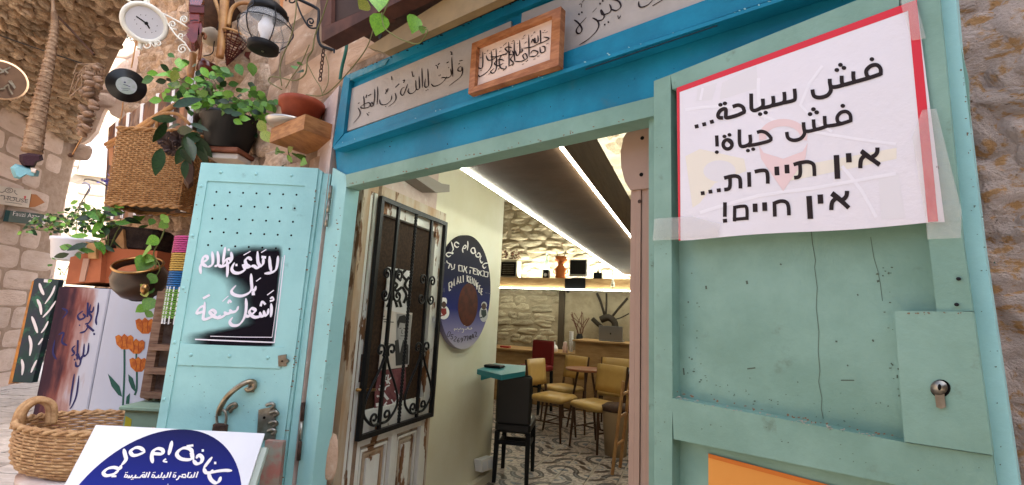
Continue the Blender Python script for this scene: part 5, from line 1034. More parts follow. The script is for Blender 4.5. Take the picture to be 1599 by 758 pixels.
tz = [onz(x, y, 1.10) for x, y in ((745, 577), (773, 567.5), (821, 571), (820, 580), (783, 586))]
MB().prism(tz, [p - Vector((0, 0, .035)) for p in tz]).build('top', teal, ts)
MB().prism([room(-1.655, 3.5, 1.063), room(-1.4, 3.4, 1.063), room(-1.655, 3.5, .98)], [room(-1.655, 3.53, 1.063), room(-1.4, 3.43, 1.063), room(-1.655, 3.53, .98)]).build('bracket', teal, ts)
tag(MB().bevbox(onz(772, 572, 1.113), (.14, .1, .02), RM.to_3x3().to_4x4(), .005).build('black_tray', blackm), 'small flat black tray lying on the teal wall shelf', 'tray')
bn = thing('waste_bin', 'beige round bin with a dark lid at the right edge beside the shutter guide', 'bin', room(-.83, 5.1, ZF)); c = room(-.83, 5.1, ZF)
MB().lathe(c, [(.11, 0), (.14, .42), (.15, .44)], 20).build('body', mat('bin_beige', (.42, .30, .18), .5), bn, True); MB().lathe(c+Vector((0, 0, .44)), [(.155, 0), (.15, .04), (.1, .07)], 20).build('lid', dbr, bn, True)
fc = thing('folding_chair', 'pale wooden folding chair leaning at the right edge of the shop floor', 'chair', room(-.72, 4.4, ZF)); c = room(-.75, 4.45, ZF)
for k in (0, 1): MB().tube([c+RL*(.03*k)+RD_*(.25*k), c+RL*(.09+.03*k)+RD_*(.25*k)+Vector((0, 0, .82))], .016, 6).build('leg', bam, fc)
for z in (.25, .5, .7): MB().tube([c+RL*(.11*z)+Vector((0, 0, z)), c+RL*(.11*z+.03)+RD_*.25+Vector((0, 0, z))], .014, 6).build('slat', bam, fc)
# ================================================================== things on the street side, left of the door
def yb(y, q, th, mb=None): return (mb or MB()).slab(YP(y), q, 0, th)
YF = 3.0; PF = YP(YF)
fx0, fxs, fx1 = PF.at(98, 452).x, PF.at(179, 452).x, -2.2
fz = PF.at(140, 449).z
fg = thing('painted_fridge', 'old fridge painted with orange tulips and dark Arabic brush lettering beside the alley', 'fridge', (fx0+.35, 3.3, 0))
fm = disc_mat('fridge_painting', [(0, (.03, .015, .025)), (.10, (.05, .02, .03)), (.20, (.20, .065, .055)), (.29, (.36, .22, .20)), (.37, (.48, .48, .54)), (1, (.48, .53, .64))], (-.35, .36), 'X')
t_ = fm.node_tree; n_ = t_.nodes.new('ShaderNodeTexNoise'); n_.inputs['Scale'].default_value = 5; n_.inputs['Detail'].default_value = 5
mr_ = [n for n in t_.nodes if n.bl_idname == 'ShaderNodeMapRange'][0]; sx_ = [n for n in t_.nodes if n.bl_idname == 'ShaderNodeSeparateXYZ'][0]
ad_ = t_.nodes.new('ShaderNodeMath'); ad_.operation = 'MULTIPLY_ADD'; ad_.inputs[1].default_value = .35; t_.links.new(n_.outputs['Fac'], ad_.inputs[0]); s2_ = t_.nodes.new('ShaderNodeMath'); s2_.operation = 'ADD'; s2_.inputs[1].default_value = -.175
t_.links.new(sx_.outputs['X'], s2_.inputs[0]); t_.links.new(s2_.outputs[0], ad_.inputs[2]); t_.links.new(ad_.outputs[0], mr_.inputs[0])
MB().prism([(fx0, 3.004, .06), (fx1, 3.004, .06), (fx1, 3.6, .06), (fx0, 3.6, .06)], [(fx0, 3.004, fz), (fx1, 3.004, fz), (fx1, 3.6, fz), (fx0, 3.6, fz)]).build('cabinet', blackm, fg)
MB().bevbox(((fx0+fxs)/2, 2.985, (fz+.08)/2), (fxs-fx0-.006, .04, fz-.09), None, .006).build('door', fm, fg)
MB().bevbox(((fxs+fx1)/2, 2.985, (fz+.08)/2), (fx1-fxs-.006, .04, fz-.09), None, .006).build('door', fm, fg)
PB = YP(2.9649)
ZC = (80, 440, 3.61)
strokes(fg, 'lettering', navy, PB, ZC, [(14, s) for s in [[(266, 118), (262, 170), (252, 215), (256, 245)], [(222, 128), (214, 175), (226, 200), (212, 232), (190, 240)], [(206, 118), (204, 200)], [(240, 140), (232, 170), (216, 168)], [(180, 165), (150, 190), (160, 214), (190, 200), (178, 180)], [(200, 245), (240, 280)], [(210, 250), (190, 280), (160, 290)],
 [(212, 345), (205, 400), (186, 420), (178, 400)], [(186, 350), (180, 410), (164, 440), (150, 400)], [(150, 330), (146, 440)], [(170, 420), (160, 470), (140, 476), (138, 450)], [(136, 360), (118, 380), (130, 405), (112, 420)], [(130, 520), (118, 600), (104, 700)], [(156, 530), (142, 640), (118, 700), (104, 718)], [(60, 150), (90, 170), (60, 210)], [(40, 300), (70, 290), (60, 340), (90, 360)], [(20, 330), (10, 400), (30, 440)]]], contrast=.5)
strokes(fg, 'lettering', navy, PB, ZC, [(12, [(242, 296)]), (12, [(142, 414)]), (8, [(160, 246)]), (10, [(132, 440)])])
tg = mat('tulip_green', (.02, .09, .07), .6); to_ = mat('tulip_orange', (.55, .17, .025), .6, col2=(.36, .08, .02), sc_=30)
strokes(fg, 'tulip_stem', tg, PB, ZC, [(11, [(412, 380), (412, 520), (404, 700)]), (11, [(482, 500), (482, 600), (470, 640)]), (9, [(480, 400), (478, 440)])])
def tul(x, y, r, o=.0016):
    pts = [(x-r, y-r*.55), (x-r*.6, y-r*.75), (x-r*.3, y-r*.55), (x, y-r*.85), (x+r*.35, y-r*.55), (x+r*.7, y-r*.72), (x+r, y-r*.45), (x+r*.92, y+r*.3), (x+r*.4, y+r*.85), (x-r*.3, y+r*.85), (x-r*.85, y+r*.3)]
    MB().add([PB.at(*p, o) for p in z2p(ZC, pts)], [tuple(range(11))]).build('tulip', to_, fg); strokes(fg, 'petal_line', mat('petal_dark', (.28, .06, .015), .6), PB, ZC, [(5, [(x-r*.35, y-r*.5), (x-r*.2, y+r*.1), (x-r*.3, y+r*.7)]), (5, [(x+r*.35, y-r*.5), (x+r*.25, y+r*.1), (x+r*.3, y+r*.7)])], o+.0004)
tul(412, 338, 52); tul(478, 364, 50, .0024); tul(490, 466, 50); tul(528, 248, 54)
for pts in ([(318, 518), (345, 545), (385, 590), (400, 650), (378, 640), (340, 590)], [(434, 522), (460, 545), (474, 590), (476, 625), (452, 600), (436, 560)], [(420, 690), (424, 650), (444, 628), (440, 690)]): MB().add([PB.at(*p, .0013) for p in z2p(ZC, pts)], [tuple(range(len(pts)))]).build('painted_leaf', tg, fg)
# ladder and green cabinet
ld = thing('small_ladder', 'small weathered wooden ladder standing beside the tulips, partly behind the left door leaf', 'ladder', YP(2.62).at(240, 630))
wl_ = wood('weathered_wood', (.26, .16, .11), (.14, .075, .05), 6)
yb(2.6, [(246, 455), (259, 455), (232, 626), (218, 620)], .03).build('rail', wl_, ld); yb(2.66, [(258, 455), (300, 455), (290, 540), (246, 626), (236, 620)], .02).build('back_board', mat('grey_wood', (.17, .13, .12), .8, col2=(.08, .05, .04), sc_=8), ld)
for y in (484, 540, 577, 615): yb(2.58, [(242+(484-y)*.16, y-3), (300, y+1), (298, y+10), (240+(484-y)*.16, y+7)], .09).build('rung', wl_, ld)
gc = thing('green_cabinet', 'pale green painted cabinet below the small wooden ladder', 'cabinet', YP(2.5).at(225, 660))
gq = mat('pale_green', (.25, .36, .27), .6, col2=(.2, .30, .22), sc_=4)
a0 = YP(2.5).at(196, 640); MB().prism([(a0.x, 2.5, a0.z), (a0.x+.6, 2.5, a0.z), (a0.x+.6, 2.85, a0.z), (a0.x, 2.85, a0.z)], [(a0.x, 2.5, 0), (a0.x+.6, 2.5, 0), (a0.x+.6, 2.85, 0), (a0.x, 2.85, 0)]).build('body', gq, gc)
MB().bevbox((a0.x+.3, 2.67, a0.z+.012), (.63, .4, .022), None, .005).build('top', gq, gc)
MB().slab(YP(2.497), [(196, 650), (205, 655), (204, 668), (194, 668)], 0, .003).build('yellow_print', mat('yellow_print', (.4, .35, .03), .6), gc)
# low basket on a white tub
lbk = thing('low_basket', 'wide honey coloured wicker basket with loop handle in front of the painted fridge', 'basket', YP(2.42).at(130, 730))
cb_ = YP(2.42).at(150, 728)
wicker(lbk, cb_, [(0, .86), (.04, .95), (.12, 1.0), (.205, 1.0)], 11, 22, .0095, wick2, .375, .23, name='weave') if False else wicker(lbk, cb_, [(0, .30), (.04, .335), (.12, .35), (.205, .345)], 15, 26, .0070, wick2, 1.08, .62)
rm = YP(2.42).at(66, 656)
for dx in (0, .02): MB().tube(cr([cb_+Vector((-.375+dx, -.06, .17)), cb_+Vector((-.37+dx, -.05, .26)), cb_+Vector((-.335+dx, -.02, .30)), cb_+Vector((-.295+dx, .01, .27)), cb_+Vector((-.285+dx, .02, .18))], 5), .019-dx*.2, 7).build('handle', wick2, lbk, True)
tub = thing('white_tub', 'white and pinkish tub standing under the wide wicker basket', 'tub', Vector((cb_.x-.02, 2.45, 0)))
MB().lathe((cb_.x-.05, 2.45, 0), [(.2, 0), (.24, cb_.z-.06), (.26, cb_.z-.04), (.26, cb_.z-.015)], 28).build('body', mat('tub_white', (.6, .57, .55), .4, col2=(.4, .25, .2), sc_=3), tub, True)
# leaning shop sign with blue disc
up = Vector((0, .42, .9075)).normalized(); SP = Plane(YP(1.98).at(280, 670), up.cross(Vector((1, 0, 0))))
sgn = thing('leaning_shop_sign', 'white shop sign board with a blue disc leaning before the left door leaf', 'sign', SP.at(280, 757))
c0, c1 = SP.uv(147, 669), SP.uv(415, 672)
MB().uvbox(SP, c0[0], c1[0], -1.35, (c0[1]+c1[1])/2, -.006, 0).build('board', whitep, sgn); MB().uvbox(SP, c0[0]+.03, c1[0]+.022, -1.35, (c0[1]+c1[1])/2-.05, -.03, -.012).build('backing_board', mat('pale_green_board', (.45, .52, .47), .5), sgn)
ZS = (110, 660, 5.158)
def P3(x, y): return Vector(SP.uv(ZS[0]+x/ZS[2], ZS[1]+y/ZS[2]))
pa, pb, pc = P3(75, 495), P3(880, 55), P3(1370, 452)
def circ(a, b, c):
    ax, ay, bx, by, cx, cy = *a, *b, *c; d = 2*(ax*(by-cy)+bx*(cy-ay)+cx*(ay-by))
    ux = ((ax*ax+ay*ay)*(by-cy)+(bx*bx+by*by)*(cy-ay)+(cx*cx+cy*cy)*(ay-by))/d; uy = ((ax*ax+ay*ay)*(cx-bx)+(bx*bx+by*by)*(ax-cx)+(cx*cx+cy*cy)*(bx-ax))/d
    return ux, uy, math.hypot(ax-ux, ay-uy)
ux, uy, ur_ = circ(pa, pb, pc); print('disc', ux, uy, ur_, c0, c1)
dm2 = disc_mat('sign_disc_print', [(0, (.03, .05, .45)), (.4, (.025, .045, .42)), (.72, (.012, .02, .20)), (1, (.01, .012, .07))], (SP.pt(ux, uy-ur_).z-SP.at(280, 757).z, SP.pt(ux, uy+ur_).z-SP.at(280, 757).z))
dp = [(ux+ur_*cos(a*pi/40), uy+ur_*sin(a*pi/40)) for a in range(80)]; dp = [(min(max(x, c0[0]+.004), c1[0]-.004), y) for x, y in dp]
MB().add([SP.pt(x, y, .0006) for x, y in dp], [tuple(range(80))]).build('disc_print', dm2, sgn)
strokes(sgn, 'lettering', white, SP, ZS, [(34, s) for s in [[(600, 232), (560, 205), (520, 205), (485, 232), (500, 262), (540, 262), (604, 236)], [(430, 212), (440, 260), (446, 300), (410, 345)], [(410, 345), (395, 372), (350, 362), (300, 372), (266, 405), (290, 428), (350, 415), (392, 380)],
 [(662, 328), (655, 275), (668, 230), (705, 210), (742, 222), (738, 252), (690, 252), (664, 250)], [(818, 148), (806, 205), (790, 262)], [(985, 250), (965, 215), (915, 205), (872, 228), (858, 262), (890, 292), (950, 300), (980, 285), (975, 240), (990, 300)], [(988, 302), (1015, 332), (1050, 322), (1062, 286), (1035, 262), (1012, 290)],
 [(1142, 278), (1105, 325), (1072, 368)], [(1074, 366), (1090, 402), (1128, 402), (1150, 380)], [(1302, 388), (1240, 386), (1170, 395), (1120, 412), (1128, 455), (1165, 486), (1195, 475), (1212, 436)]]], .002, contrast=.5, nib=-.5)
strokes(sgn, 'lettering', white, SP, ZS, [(13, [(770, 292), (748, 312), (780, 318)]), (20, [(1066, 226)]), (20, [(1166, 326)]), (18, [(936, 192), (990, 184)]), (16, [(330, 434), (370, 432)])], .002)
strokes(sgn, 'lettering', white, SP, ZS, [(11, s) for s in [[(1028, 396), (1012, 444)], [(1004, 400), (992, 440), (975, 442)], [(978, 420), (968, 442), (950, 442)], [(955, 400), (940, 443)], [(930, 442), (905, 442), (900, 420), (925, 418), (930, 436)], [(898, 442), (885, 430)], [(880, 428), (866, 455), (850, 462)], [(842, 440), (826, 440), (832, 418), (848, 428), (842, 442)],
 [(812, 398), (795, 444)], [(790, 402), (776, 440), (756, 442)], [(760, 422), (750, 442), (735, 442)], [(740, 402), (726, 442), (708, 442)], [(712, 422), (704, 440), (688, 444), (680, 440)], [(672, 442), (654, 440), (662, 418), (678, 428), (672, 442)],
 [(640, 398), (622, 444)], [(618, 402), (604, 440), (588, 442)], [(594, 440), (580, 440), (580, 420), (596, 420), (592, 440)], [(574, 424), (562, 442), (546, 444)], [(544, 442), (520, 444)], [(528, 422), (516, 444), (496, 444)], [(500, 424), (486, 442), (460, 444)], [(478, 428), (466, 442)], [(456, 440), (434, 440), (444, 418), (460, 426), (452, 442)]]], .0022, smooth=False)
strokes(sgn, 'letter_dots', white, SP, ZS, [(8, [(x, y), (x+2, y)]) for x, y in ((966, 404), (836, 406), (848, 404), (746, 456), (668, 404), (680, 402), (584, 404), (596, 402), (490, 458), (502, 456), (446, 404), (458, 402), (784, 498))], .0022, kind='stuff')
# terracotta boxes on the fridge
tbx = thing('terracotta_planter', 'long terracotta planter box on top of the painted fridge', 'planter', (-2.6, 3.2, fz))
mb = MB(); q = [YP(2.96).at(x, y) for x, y in ((107, 443), (196, 440), (199, 391), (112, 404))]
MB().slab(YP(2.96), [(102, 444), (156, 440), (160, 388), (110, 402)], 0, .3).build('box', terra, tbx); MB().slab(YP(3.0), [(156, 442), (240, 442), (246, 392), (160, 387)], 0, .25).build('box', mat('terracotta_dark', (.36, .10, .04), .7), tbx)
MB().slab(YP(2.95), [(123, 440), (131, 440), (139, 404), (130, 404)], 0, .02).build('strap', mat('pale_clay', (.45, .26, .18), .7), tbx); MB().slab(YP(2.94), [(134, 378), (149, 381), (150, 404), (138, 404)], 0, .03).build('wooden_label', bam, tbx)
dk = thing('bark_planter', 'dark bark covered wooden planter behind the dark metal pot', 'planter', YP(3.1).at(215, 380)); MB().bevbox(YP(3.15).at(220, 376), (.33, .2, .16), Matrix.Rotation(.05, 4, 'Y'), .02).build('box', mat('bark', (.045, .028, .02), .9, col2=(.02, .012, .01), sc_=14, bump=1, bsc=20), dk)
MB().slab(YP(3.03), [(180, 376), (192, 358), (194, 388), (182, 390)], 0, .1).build('end_block', bam, dk)
# hanging white pot
hp = thing('white_hanging_pot', 'white hanging plant pot with a trailing small leaved plant beyond the fridge', 'plant', YP(3.4).at(110, 405))
c = YP(3.4).at(112, 408); MB().lathe(c, [(.10, 0), (.115, .01), (.135, .14), (.142, .145), (.142, .165), (.13, .165), (.12, .14)], 28, cap=False).build('pot', mat('pot_white', (.68, .70, .78), .4), hp, True)
MB().lathe(c, [(.001, .0), (.10, 0)], 28, cap=False).build('pot_base', MATS['pot_white'], hp); MB().lathe(c+Vector((0, 0, .13)), [(.12, 0), (.001, .01)], 20, cap=False).build('soil', rust, hp)
MB().tube([YP(3.4).at(108, 350), YP(3.4).at(139, 295)], .004, 5).build('hanging_wire', steel, hp)
foliage(hp, 3.4, [(70, 352, 24, 10, 34), (105, 345, 28, 16, 60), (140, 345, 22, 16, 50), (60, 360, 14, 8, 10), (125, 325, 14, 8, 10), (150, 360, 14, 10, 12), (95, 400, 14, 8, 7), (100, 430, 5, 12, 6)], c+Vector((0, 0, .15)), .036, 'oval', (2, 2, 1, 1, 0))
# plants above the boxes
pl2 = thing('leafy_pot_plant', 'broad leaved green plant growing over the terracotta planter', 'plant', (-2.5, 3.1, fz+.1))
foliage(pl2, 3.0, [(150, 328, 16, 16, 9), (172, 345, 20, 22, 18), (190, 330, 10, 14, 8), (165, 375, 18, 12, 12), (140, 395, 28, 8, 12), (188, 355, 14, 10, 8)], YP(3.0).at(168, 395), .085, 'long', (2, 2, 1, 1, 0))
pl3 = thing('pothos_in_pot', 'bright green pothos with large leaves growing out of the dark metal pot', 'plant', YP(2.6).at(222, 440))
for x, y, dx, dy, sz, ci in ((262, 348, -12, 6, .08, 0), (248, 372, -14, 6, .10, 0), (236, 388, -22, 12, .13, 0), (232, 400, -16, 24, .15, 0), (236, 398, -6, 10, .09, 0), (232, 452, -24, 6, .12, 3), (240, 445, -22, 10, .12, 1), (240, 466, -14, 18, .12, 0), (228, 478, -14, 8, .08, 0), (236, 486, -8, 10, .08, 1), (262, 338, -18, 14, .09, 0), (240, 342, -8, 12, .06, 1), (244, 430, -18, 14, .10, 1)):
    p = YP(2.62+random.uniform(-.03, .05)).at(x, y); p2 = YP(2.62).at(x+dx, y+dy); leaf(pl3, p, p2-p, sz*.72, 'heart', ci)
MB().tube(cr([YP(2.65).at(x, y) for x, y in ((232, 440), (244, 412), (240, 395), (252, 372), (262, 345))], 5), .004, 5).build('stem', stem, pl3); MB().tube(cr([YP(2.65).at(x, y) for x, y in ((236, 440), (250, 420), (240, 400))], 5), .003, 5).build('stem', stem, pl3)
bp_ = thing('dark_metal_pot', 'dark metal cooking pot with a golden rim on the corner of the painted fridge', 'pot', YP(2.72).at(218, 470)); c = YP(2.75).at(221, 464); tl = (Vector((.1, -.45, .9))).normalized()
MB().lathe(c, [(.05, 0), (.10, .03), (.135, .09), (.135, .14), (.112, .19), (.118, .20)], 28, tl, cap=False).build('body', mat('dark_pot', (.022, .016, .014), .3, col2=(.05, .025, .015), sc_=6), bp_, True); MB().lathe(c, [(.001, 0), (.062, .0)], 20, tl, cap=False).build('base', blackm, bp_)
MB().lathe(c+tl*.17, [(.105, 0), (.001, .004)], 24, tl, cap=False).build('inner_clay', terra, bp_)
a = tl.cross(Vector((0, 1, 0))).normalized(); b = tl.cross(a); MB().tube([c+tl*.203+(a*cos(k*pi/16)+b*sin(k*pi/16))*.117 for k in range(32)], .0075, 6, True).build('rim', brass, bp_, True)
MB().lathe(YP(2.5).at(226, 452), [(.004, -.03), (.018, -.012), (.02, .01), (.01, .028)], 12).build('knob', brass, bp_, True)
# colour banded basket
cbk = thing('striped_basket', 'tall woven basket banded pink, yellow, blue and green behind the left door leaf', 'basket', YP(2.5).at(275, 490))
c = YP(2.5).at(268, 498); rr_ = .098; hts = [(c.z, .12, mat('weave_green', (.16, .34, .05), .4)), (c.z+.12, .035, mat('weave_green', (.16, .34, .05), .4)), (c.z+.155, .10, mat('weave_blue', (.01, .13, .36), .4)), (c.z+.255, .10, mat('weave_yellow', (.52, .33, .07), .4)), (c.z+.355, .095, mat('weave_pink', (.50, .06, .22), .4))]
for z0, hh, m_ in hts:
    mb = MB(); nr = max(2, int(hh/.0115)); n = 44
    for k in range(nr): R = rr_*(1+.04*((z0-c.z)/.45)); mb.tube([Vector((c.x, c.y+.1, z0+hh*(k+.5)/nr)) + Vector(((R+(.003 if (i+k) % 2 else -.003))*cos(2*pi*i/n), (R+(.003 if (i+k) % 2 else -.003))*sin(2*pi*i/n), 0)) for i in range(n)], .0052, 4, True)
    mb.build('woven_band', m_, cbk, True, kind='stuff')
mb = MB()
for i in range(22): a_ = 2*pi*i/22; mb.tube([Vector((c.x, c.y+.1, c.z-.03))+Vector((rr_*cos(a_), rr_*sin(a_), 0)), Vector((c.x, c.y+.1, c.z+.17))+Vector(((rr_*1.02)*cos(a_), (rr_*1.02)*sin(a_), 0))], .0045, 4)
mb.build('white_stakes', white, cbk, kind='stuff'); MB().lathe((c.x, c.y+.1, c.z-.02), [(rr_*.95, 0), (rr_*.95, .46)], 24).build('lining', mat('basket_inside', (.05, .04, .03), .9), cbk)
# big hanging basket with cones
hbk = thing('hanging_basket', 'large square woven honey coloured wicker basket hanging on the wall under the posters', 'basket', YP(2.9).at(245, 335))
T = Matrix.Rotation(radians(2), 3, 'Y'); c = YP(3.02).at(248, 328)
def sq_basket(parent, c, w_, d_, h_, rows, ncol, r, m):
    """square wicker: strands woven round upright stakes, faces bowed slightly"""
    per = []; n1 = ncol; n2 = max(4, int(ncol*d_/w_))
    for i in range(n1): per.append((-w_/2+w_*i/n1, -d_/2, 0, -1))
    for i in range(n2): per.append((w_/2, -d_/2+d_*i/n2, 1, 0))
    for i in range(n1): per.append((w_/2-w_*i/n1, d_/2, 0, 1))
    for i in range(n2): per.append((-w_/2, d_/2-d_*i/n2, -1, 0))
    mb = MB()
    for k in range(rows):
        z = h_*(k+.5)/rows; s_ = 1+.04*z/h_
        mb.tube([c + Vector((x*s_+nx*(r*.9 if (i+k) % 2 else -r*.9), y*s_+ny*(r*.9 if (i+k) % 2 else -r*.9), z)) for i, (x, y, nx, ny) in enumerate(per)], r, 5, True)
    for i, (x, y, nx, ny) in enumerate(per): mb.tube([c+Vector((x, y, 0)), c+Vector((x*1.04, y*1.04, h_))], r*.8, 4)
    mb.build('weave', m, parent, True, kind='stuff')
    for z, q in ((h_, 1.05), (0, 1.0)):
        b = MB()
        for ph in (0, pi): b.tube([c + Vector((x*q+nx*r*1.5*cos(i*1.1+ph), y*q+ny*r*1.5*cos(i*1.1+ph), z+r*1.6*sin(i*1.1+ph))) for i, (x, y, nx, ny) in enumerate(per)], r*1.5, 5, True)
        b.build('rim', m, parent, True)
    MB().bevbox(c+Vector((0, 0, h_/2)), (w_*.95, d_*.95, h_*.97), None, .01).build('lining', mat('basket_inside', (.05, .04, .03), .9), parent)
sq_basket(hbk, c, .46, .28, .50, 36, 20, .0062, wick)
MB().tube(cr([c+Vector((-.02, -.12, .50)), c+Vector((.02, -.15, .6)), c+Vector((.12, -.14, .62)), c+Vector((.2, -.12, .56))], 6), .011, 7).build('handle', wick, hbk, True)
for k, (x, y) in enumerate(((262, 219), (283, 218), (272, 232))):
    pn = thing('pine_cone', ['open grey brown pine cone on the left of the hanging basket front', 'open grey brown pine cone on the right of the hanging basket front', 'lowest of the three pine cones on the hanging basket front'][k], 'pine cone', YP(2.7).at(x, y), 'pine cones on the hanging basket'); pc_ = YP(2.7).at(x, y); mb = MB(); rg = random.Random(k)
    for i in range(70):
        a_ = i*2.4; h = i/70; r_ = .045*math.sin(pi*(.15+.8*h)); d_ = Vector((cos(a_)*.9, (h-.5)*1.3-.35, sin(a_)*.9)).normalized(); p = pc_ + Vector((cos(a_)*r_*.5, (h-.5)*.06, sin(a_)*r_*.5)); s_ = d_.cross(Vector((.3, 1, .2))).normalized()*.009
        mb.add([p-s_*.5, p+s_*.5, p+d_*.03+s_, p+d_*.03-s_, p+d_*.034], [(0, 1, 2, 4, 3)])
    mb.build('scales', mat('cone_scale', (.10, .065, .055), .8, col2=(.05, .03, .028), sc_=40), pn, kind='stuff')
# poster boards with bamboo rail
pbd = thing('poster_board', 'row of tall narrow picture posters with white strips behind the hanging basket', 'posters', FAC.at(220, 200))
OFF = .17
def tq(t): return 168+132*t
topy = lambda x: 200 - (x-168)*.66; boty = lambda x: 345 - (x-160)*.1
pm = [mat('poster_%d' % i, c_, .5, col2=d_, sc_=9, lo=.42, hi=.58, wear=w2, wsc=6, wlo=.55, whi=.6, stretch=(1, 1, .45)) for i, (c_, d_, w2) in enumerate((((.05, .035, .04), (.17, .07, .035), (.28, .16, .09)), ((.08, .055, .05), (.22, .10, .05), (.03, .02, .025)), ((.26, .18, .14), (.07, .04, .035), (.2, .08, .03)), ((.06, .04, .04), (.18, .08, .045), (.3, .2, .14))))]
xs_ = [(168, 160), (183, 175), (200, 190), (222, 210), (246, 232), (272, 256), (300, 284)]
for i in range(6):
    (a, a2), (b, b2) = xs_[i], xs_[i+1]; MB().slab(FAC, [(a+1.5, topy(a)), (b-2, topy(b)), (b2-2, boty(b)), (a2+1.5, boty(a))], OFF, .02).build('poster', pm[i % 4], pbd)
    MB().slab(FAC, [(b-2.5, topy(b)-2), (b+1.5, topy(b)-3), (b2+1, boty(b)), (b2-2.5, boty(b))], OFF+.004, .02).build('white_strip', white, pbd)
    # a standing figure printed on each poster
    cx = (a+b)/2-2; cyy = topy(cx)+28
    flp(pbd, 'figure_print', mat('figure_skin', (.40, .19, .10), .6), [(cx-3, cyy), (cx, cyy-3), (cx+3, cyy), (cx+3.4, cyy+10), (cx+2, cyy+34), (cx-3, cyy+34), (cx-4, cyy+12)], OFF+.001, (0, 0, 1), FAC)
br_ = thing('bamboo_rail', 'split bamboo rail laid diagonally across the posters', 'rail', FAC.at(200, 205, .12))
MB().tube([FAC.at(166, 226, .2), FAC.at(215, 200, .2), FAC.at(272, 165, .2)], [.022, .022, .02], 8).build('pole', bam, br_, True); MB().tube([FAC.at(168, 231, .21), FAC.at(215, 205, .21), FAC.at(262, 176, .21)], [.014, .016, .012], 6).build('split_half', wick, br_, True)
lf = thing('lilac_flower', 'lilac flower with a dark red bud on a wire left of the hanging basket', 'flower', YP(3.1).at(172, 286)); mb = MB(); rg = random.Random(2)
for k in range(40):
    p = YP(3.1).at(172+rg.gauss(0, 4.5), 285+rg.gauss(0, 4.5)); d_ = Vector((rg.uniform(-1, 1), -1, rg.uniform(-1, 1))).normalized(); s_ = d_.cross(Vector((.2, .1, 1))).normalized()*.010; mb.add([p, p+d_*.02+s_, p+d_*.035, p+d_*.02-s_], [(0, 1, 2, 3)])
mb.build('petals', mat('lilac', (.22, .19, .50), .6), lf, kind='stuff'); MB().lathe(YP(3.08).at(186, 284), [(.005, -.03), (.025, -.01), (.026, .015), (.006, .035)], 10).build('bud', mat('bud_red', (.09, .01, .015), .5), lf, True)
MB().tube(cr([YP(3.1).at(x, y) for x, y in ((190, 295), (176, 296), (158, 286), (145, 282), (132, 280))], 4), .003, 4).build('wire', black, lf)
# ================================================================== upper left clutter
def pm(p): return -(ROT.transposed() @ (p - EYE)).z/F           # metres per photo pixel at p
def frust(pl, pix_, off, th, k=.8, name=None, m=None, par=None):
    c = Vector((sum(p[0] for p in pix_)/len(pix_), sum(p[1] for p in pix_)/len(pix_)))
    return MB().prism([pl.at(c.x+(x-c.x)*k, c.y+(y-c.y)*k, off) for x, y in pix_], [pl.at(x, y, off-th) for x, y in pix_]).build(name, m, par)
def ptube(pl, pts, rpx, k=4, n=6, off=0): 
    P = [pl.at(x, y, off) for x, y in pts]; C = cr(P, k) if k else P
    if isinstance(rpx, (int, float)): r = rpx*pm(P[0])
    else: r = [(rpx[0]+(rpx[1]-rpx[0])*i/(len(C)-1))*pm(P[0]) for i in range(len(C))]
    return MB().tube(C, r, n)
# clock
CK = Plane(YP(3.0).at(226, 36), EYE - YP(3.0).at(226, 36)); kc = pm(CK.p); R = 25*kc
ck = thing('wall_clock', 'round white clock on a white scrolled iron bracket against the rough stones', 'clock', CK.p)
def cdisc(par, name, m, pl, r0, o0, o1, sm=False): return MB().lathe(pl.p, [(r0, o0), (r0, o1)], 40, pl.n).build(name, m, par, sm)
clw = mat('clock_white', (.74, .72, .64), .4)
cdisc(ck, 'case', clw, CK, R*1.08, -.05, 0); MB().tube([CK.p+(CK.u*cos(k*pi/24)+CK.v*sin(k*pi/24))*R*1.08 for k in range(48)], R*.15, 8, True).build('rim', clw, ck, True)
cdisc(ck, 'face', mat('clock_face', (.58, .58, .62), .35), CK, R*.96, .0, .004)
ZK = (180, 0, 5.83)
strokes(ck, 'numeral', grey(.12), CK, ZK, [(9, [(x, y), (x+6, y+4)]) for x, y in ((228, 135), (275, 138), (335, 172), (378, 235), (366, 284), (330, 296), (272, 292), (228, 260), (192, 218), (175, 180))], .0045)
strokes(ck, 'hand', blackm, CK, ZK, [(11, [(283, 214), (250, 190), (190, 150)]), (13, [(283, 214), (300, 240), (312, 262)]), (30, [(274, 212), (292, 216)])], .006, smooth=False)
BK = YP(3.06)
def ksp(name, cx, cy, r, a0, t, sg, lead): 
    pts = lead + [(cx + r*(1-.75*i/18)*cos(a0+sg*2*pi*t*i/18), cy + r*(1-.75*i/18)*sin(a0+sg*2*pi*t*i/18)) for i in range(19)]
    return ptube(BK, z2p(ZK, pts), 1.1, 0).build(name, clw, ck, True)
ptube(BK, z2p(ZK, [(60, -20), (200, 40), (400, 110), (560, 190), (655, 245)]), 1.2).build('bracket_arm', clw, ck, True); ptube(BK, z2p(ZK, [(440, 160), (500, 250), (560, 330), (640, 400), (690, 480)]), 1.2).build('bracket_arm', clw, ck, True)
ksp('scroll', 522, 225, 36, pi/2, 1.4, 1, [(560, 275)]); ksp('scroll', 612, 450, 42, -pi/2, 1.4, -1, [(690, 480), (660, 420)]); ksp('scroll', 628, 180, 34, pi, 1.4, 1, [(600, 220)]); ksp('scroll', 296, 410, 44, -pi/2, 1.3, -1, [(360, 430)]); ksp('scroll', 600, 330, 34, 0, 1.3, 1, [(640, 320)]); ksp('scroll', 150, 350, 40, pi, 1.3, 1, [(120, 300)]); ksp('scroll', 392, 400, 30, pi, 1.3, 1, [(370, 430)])
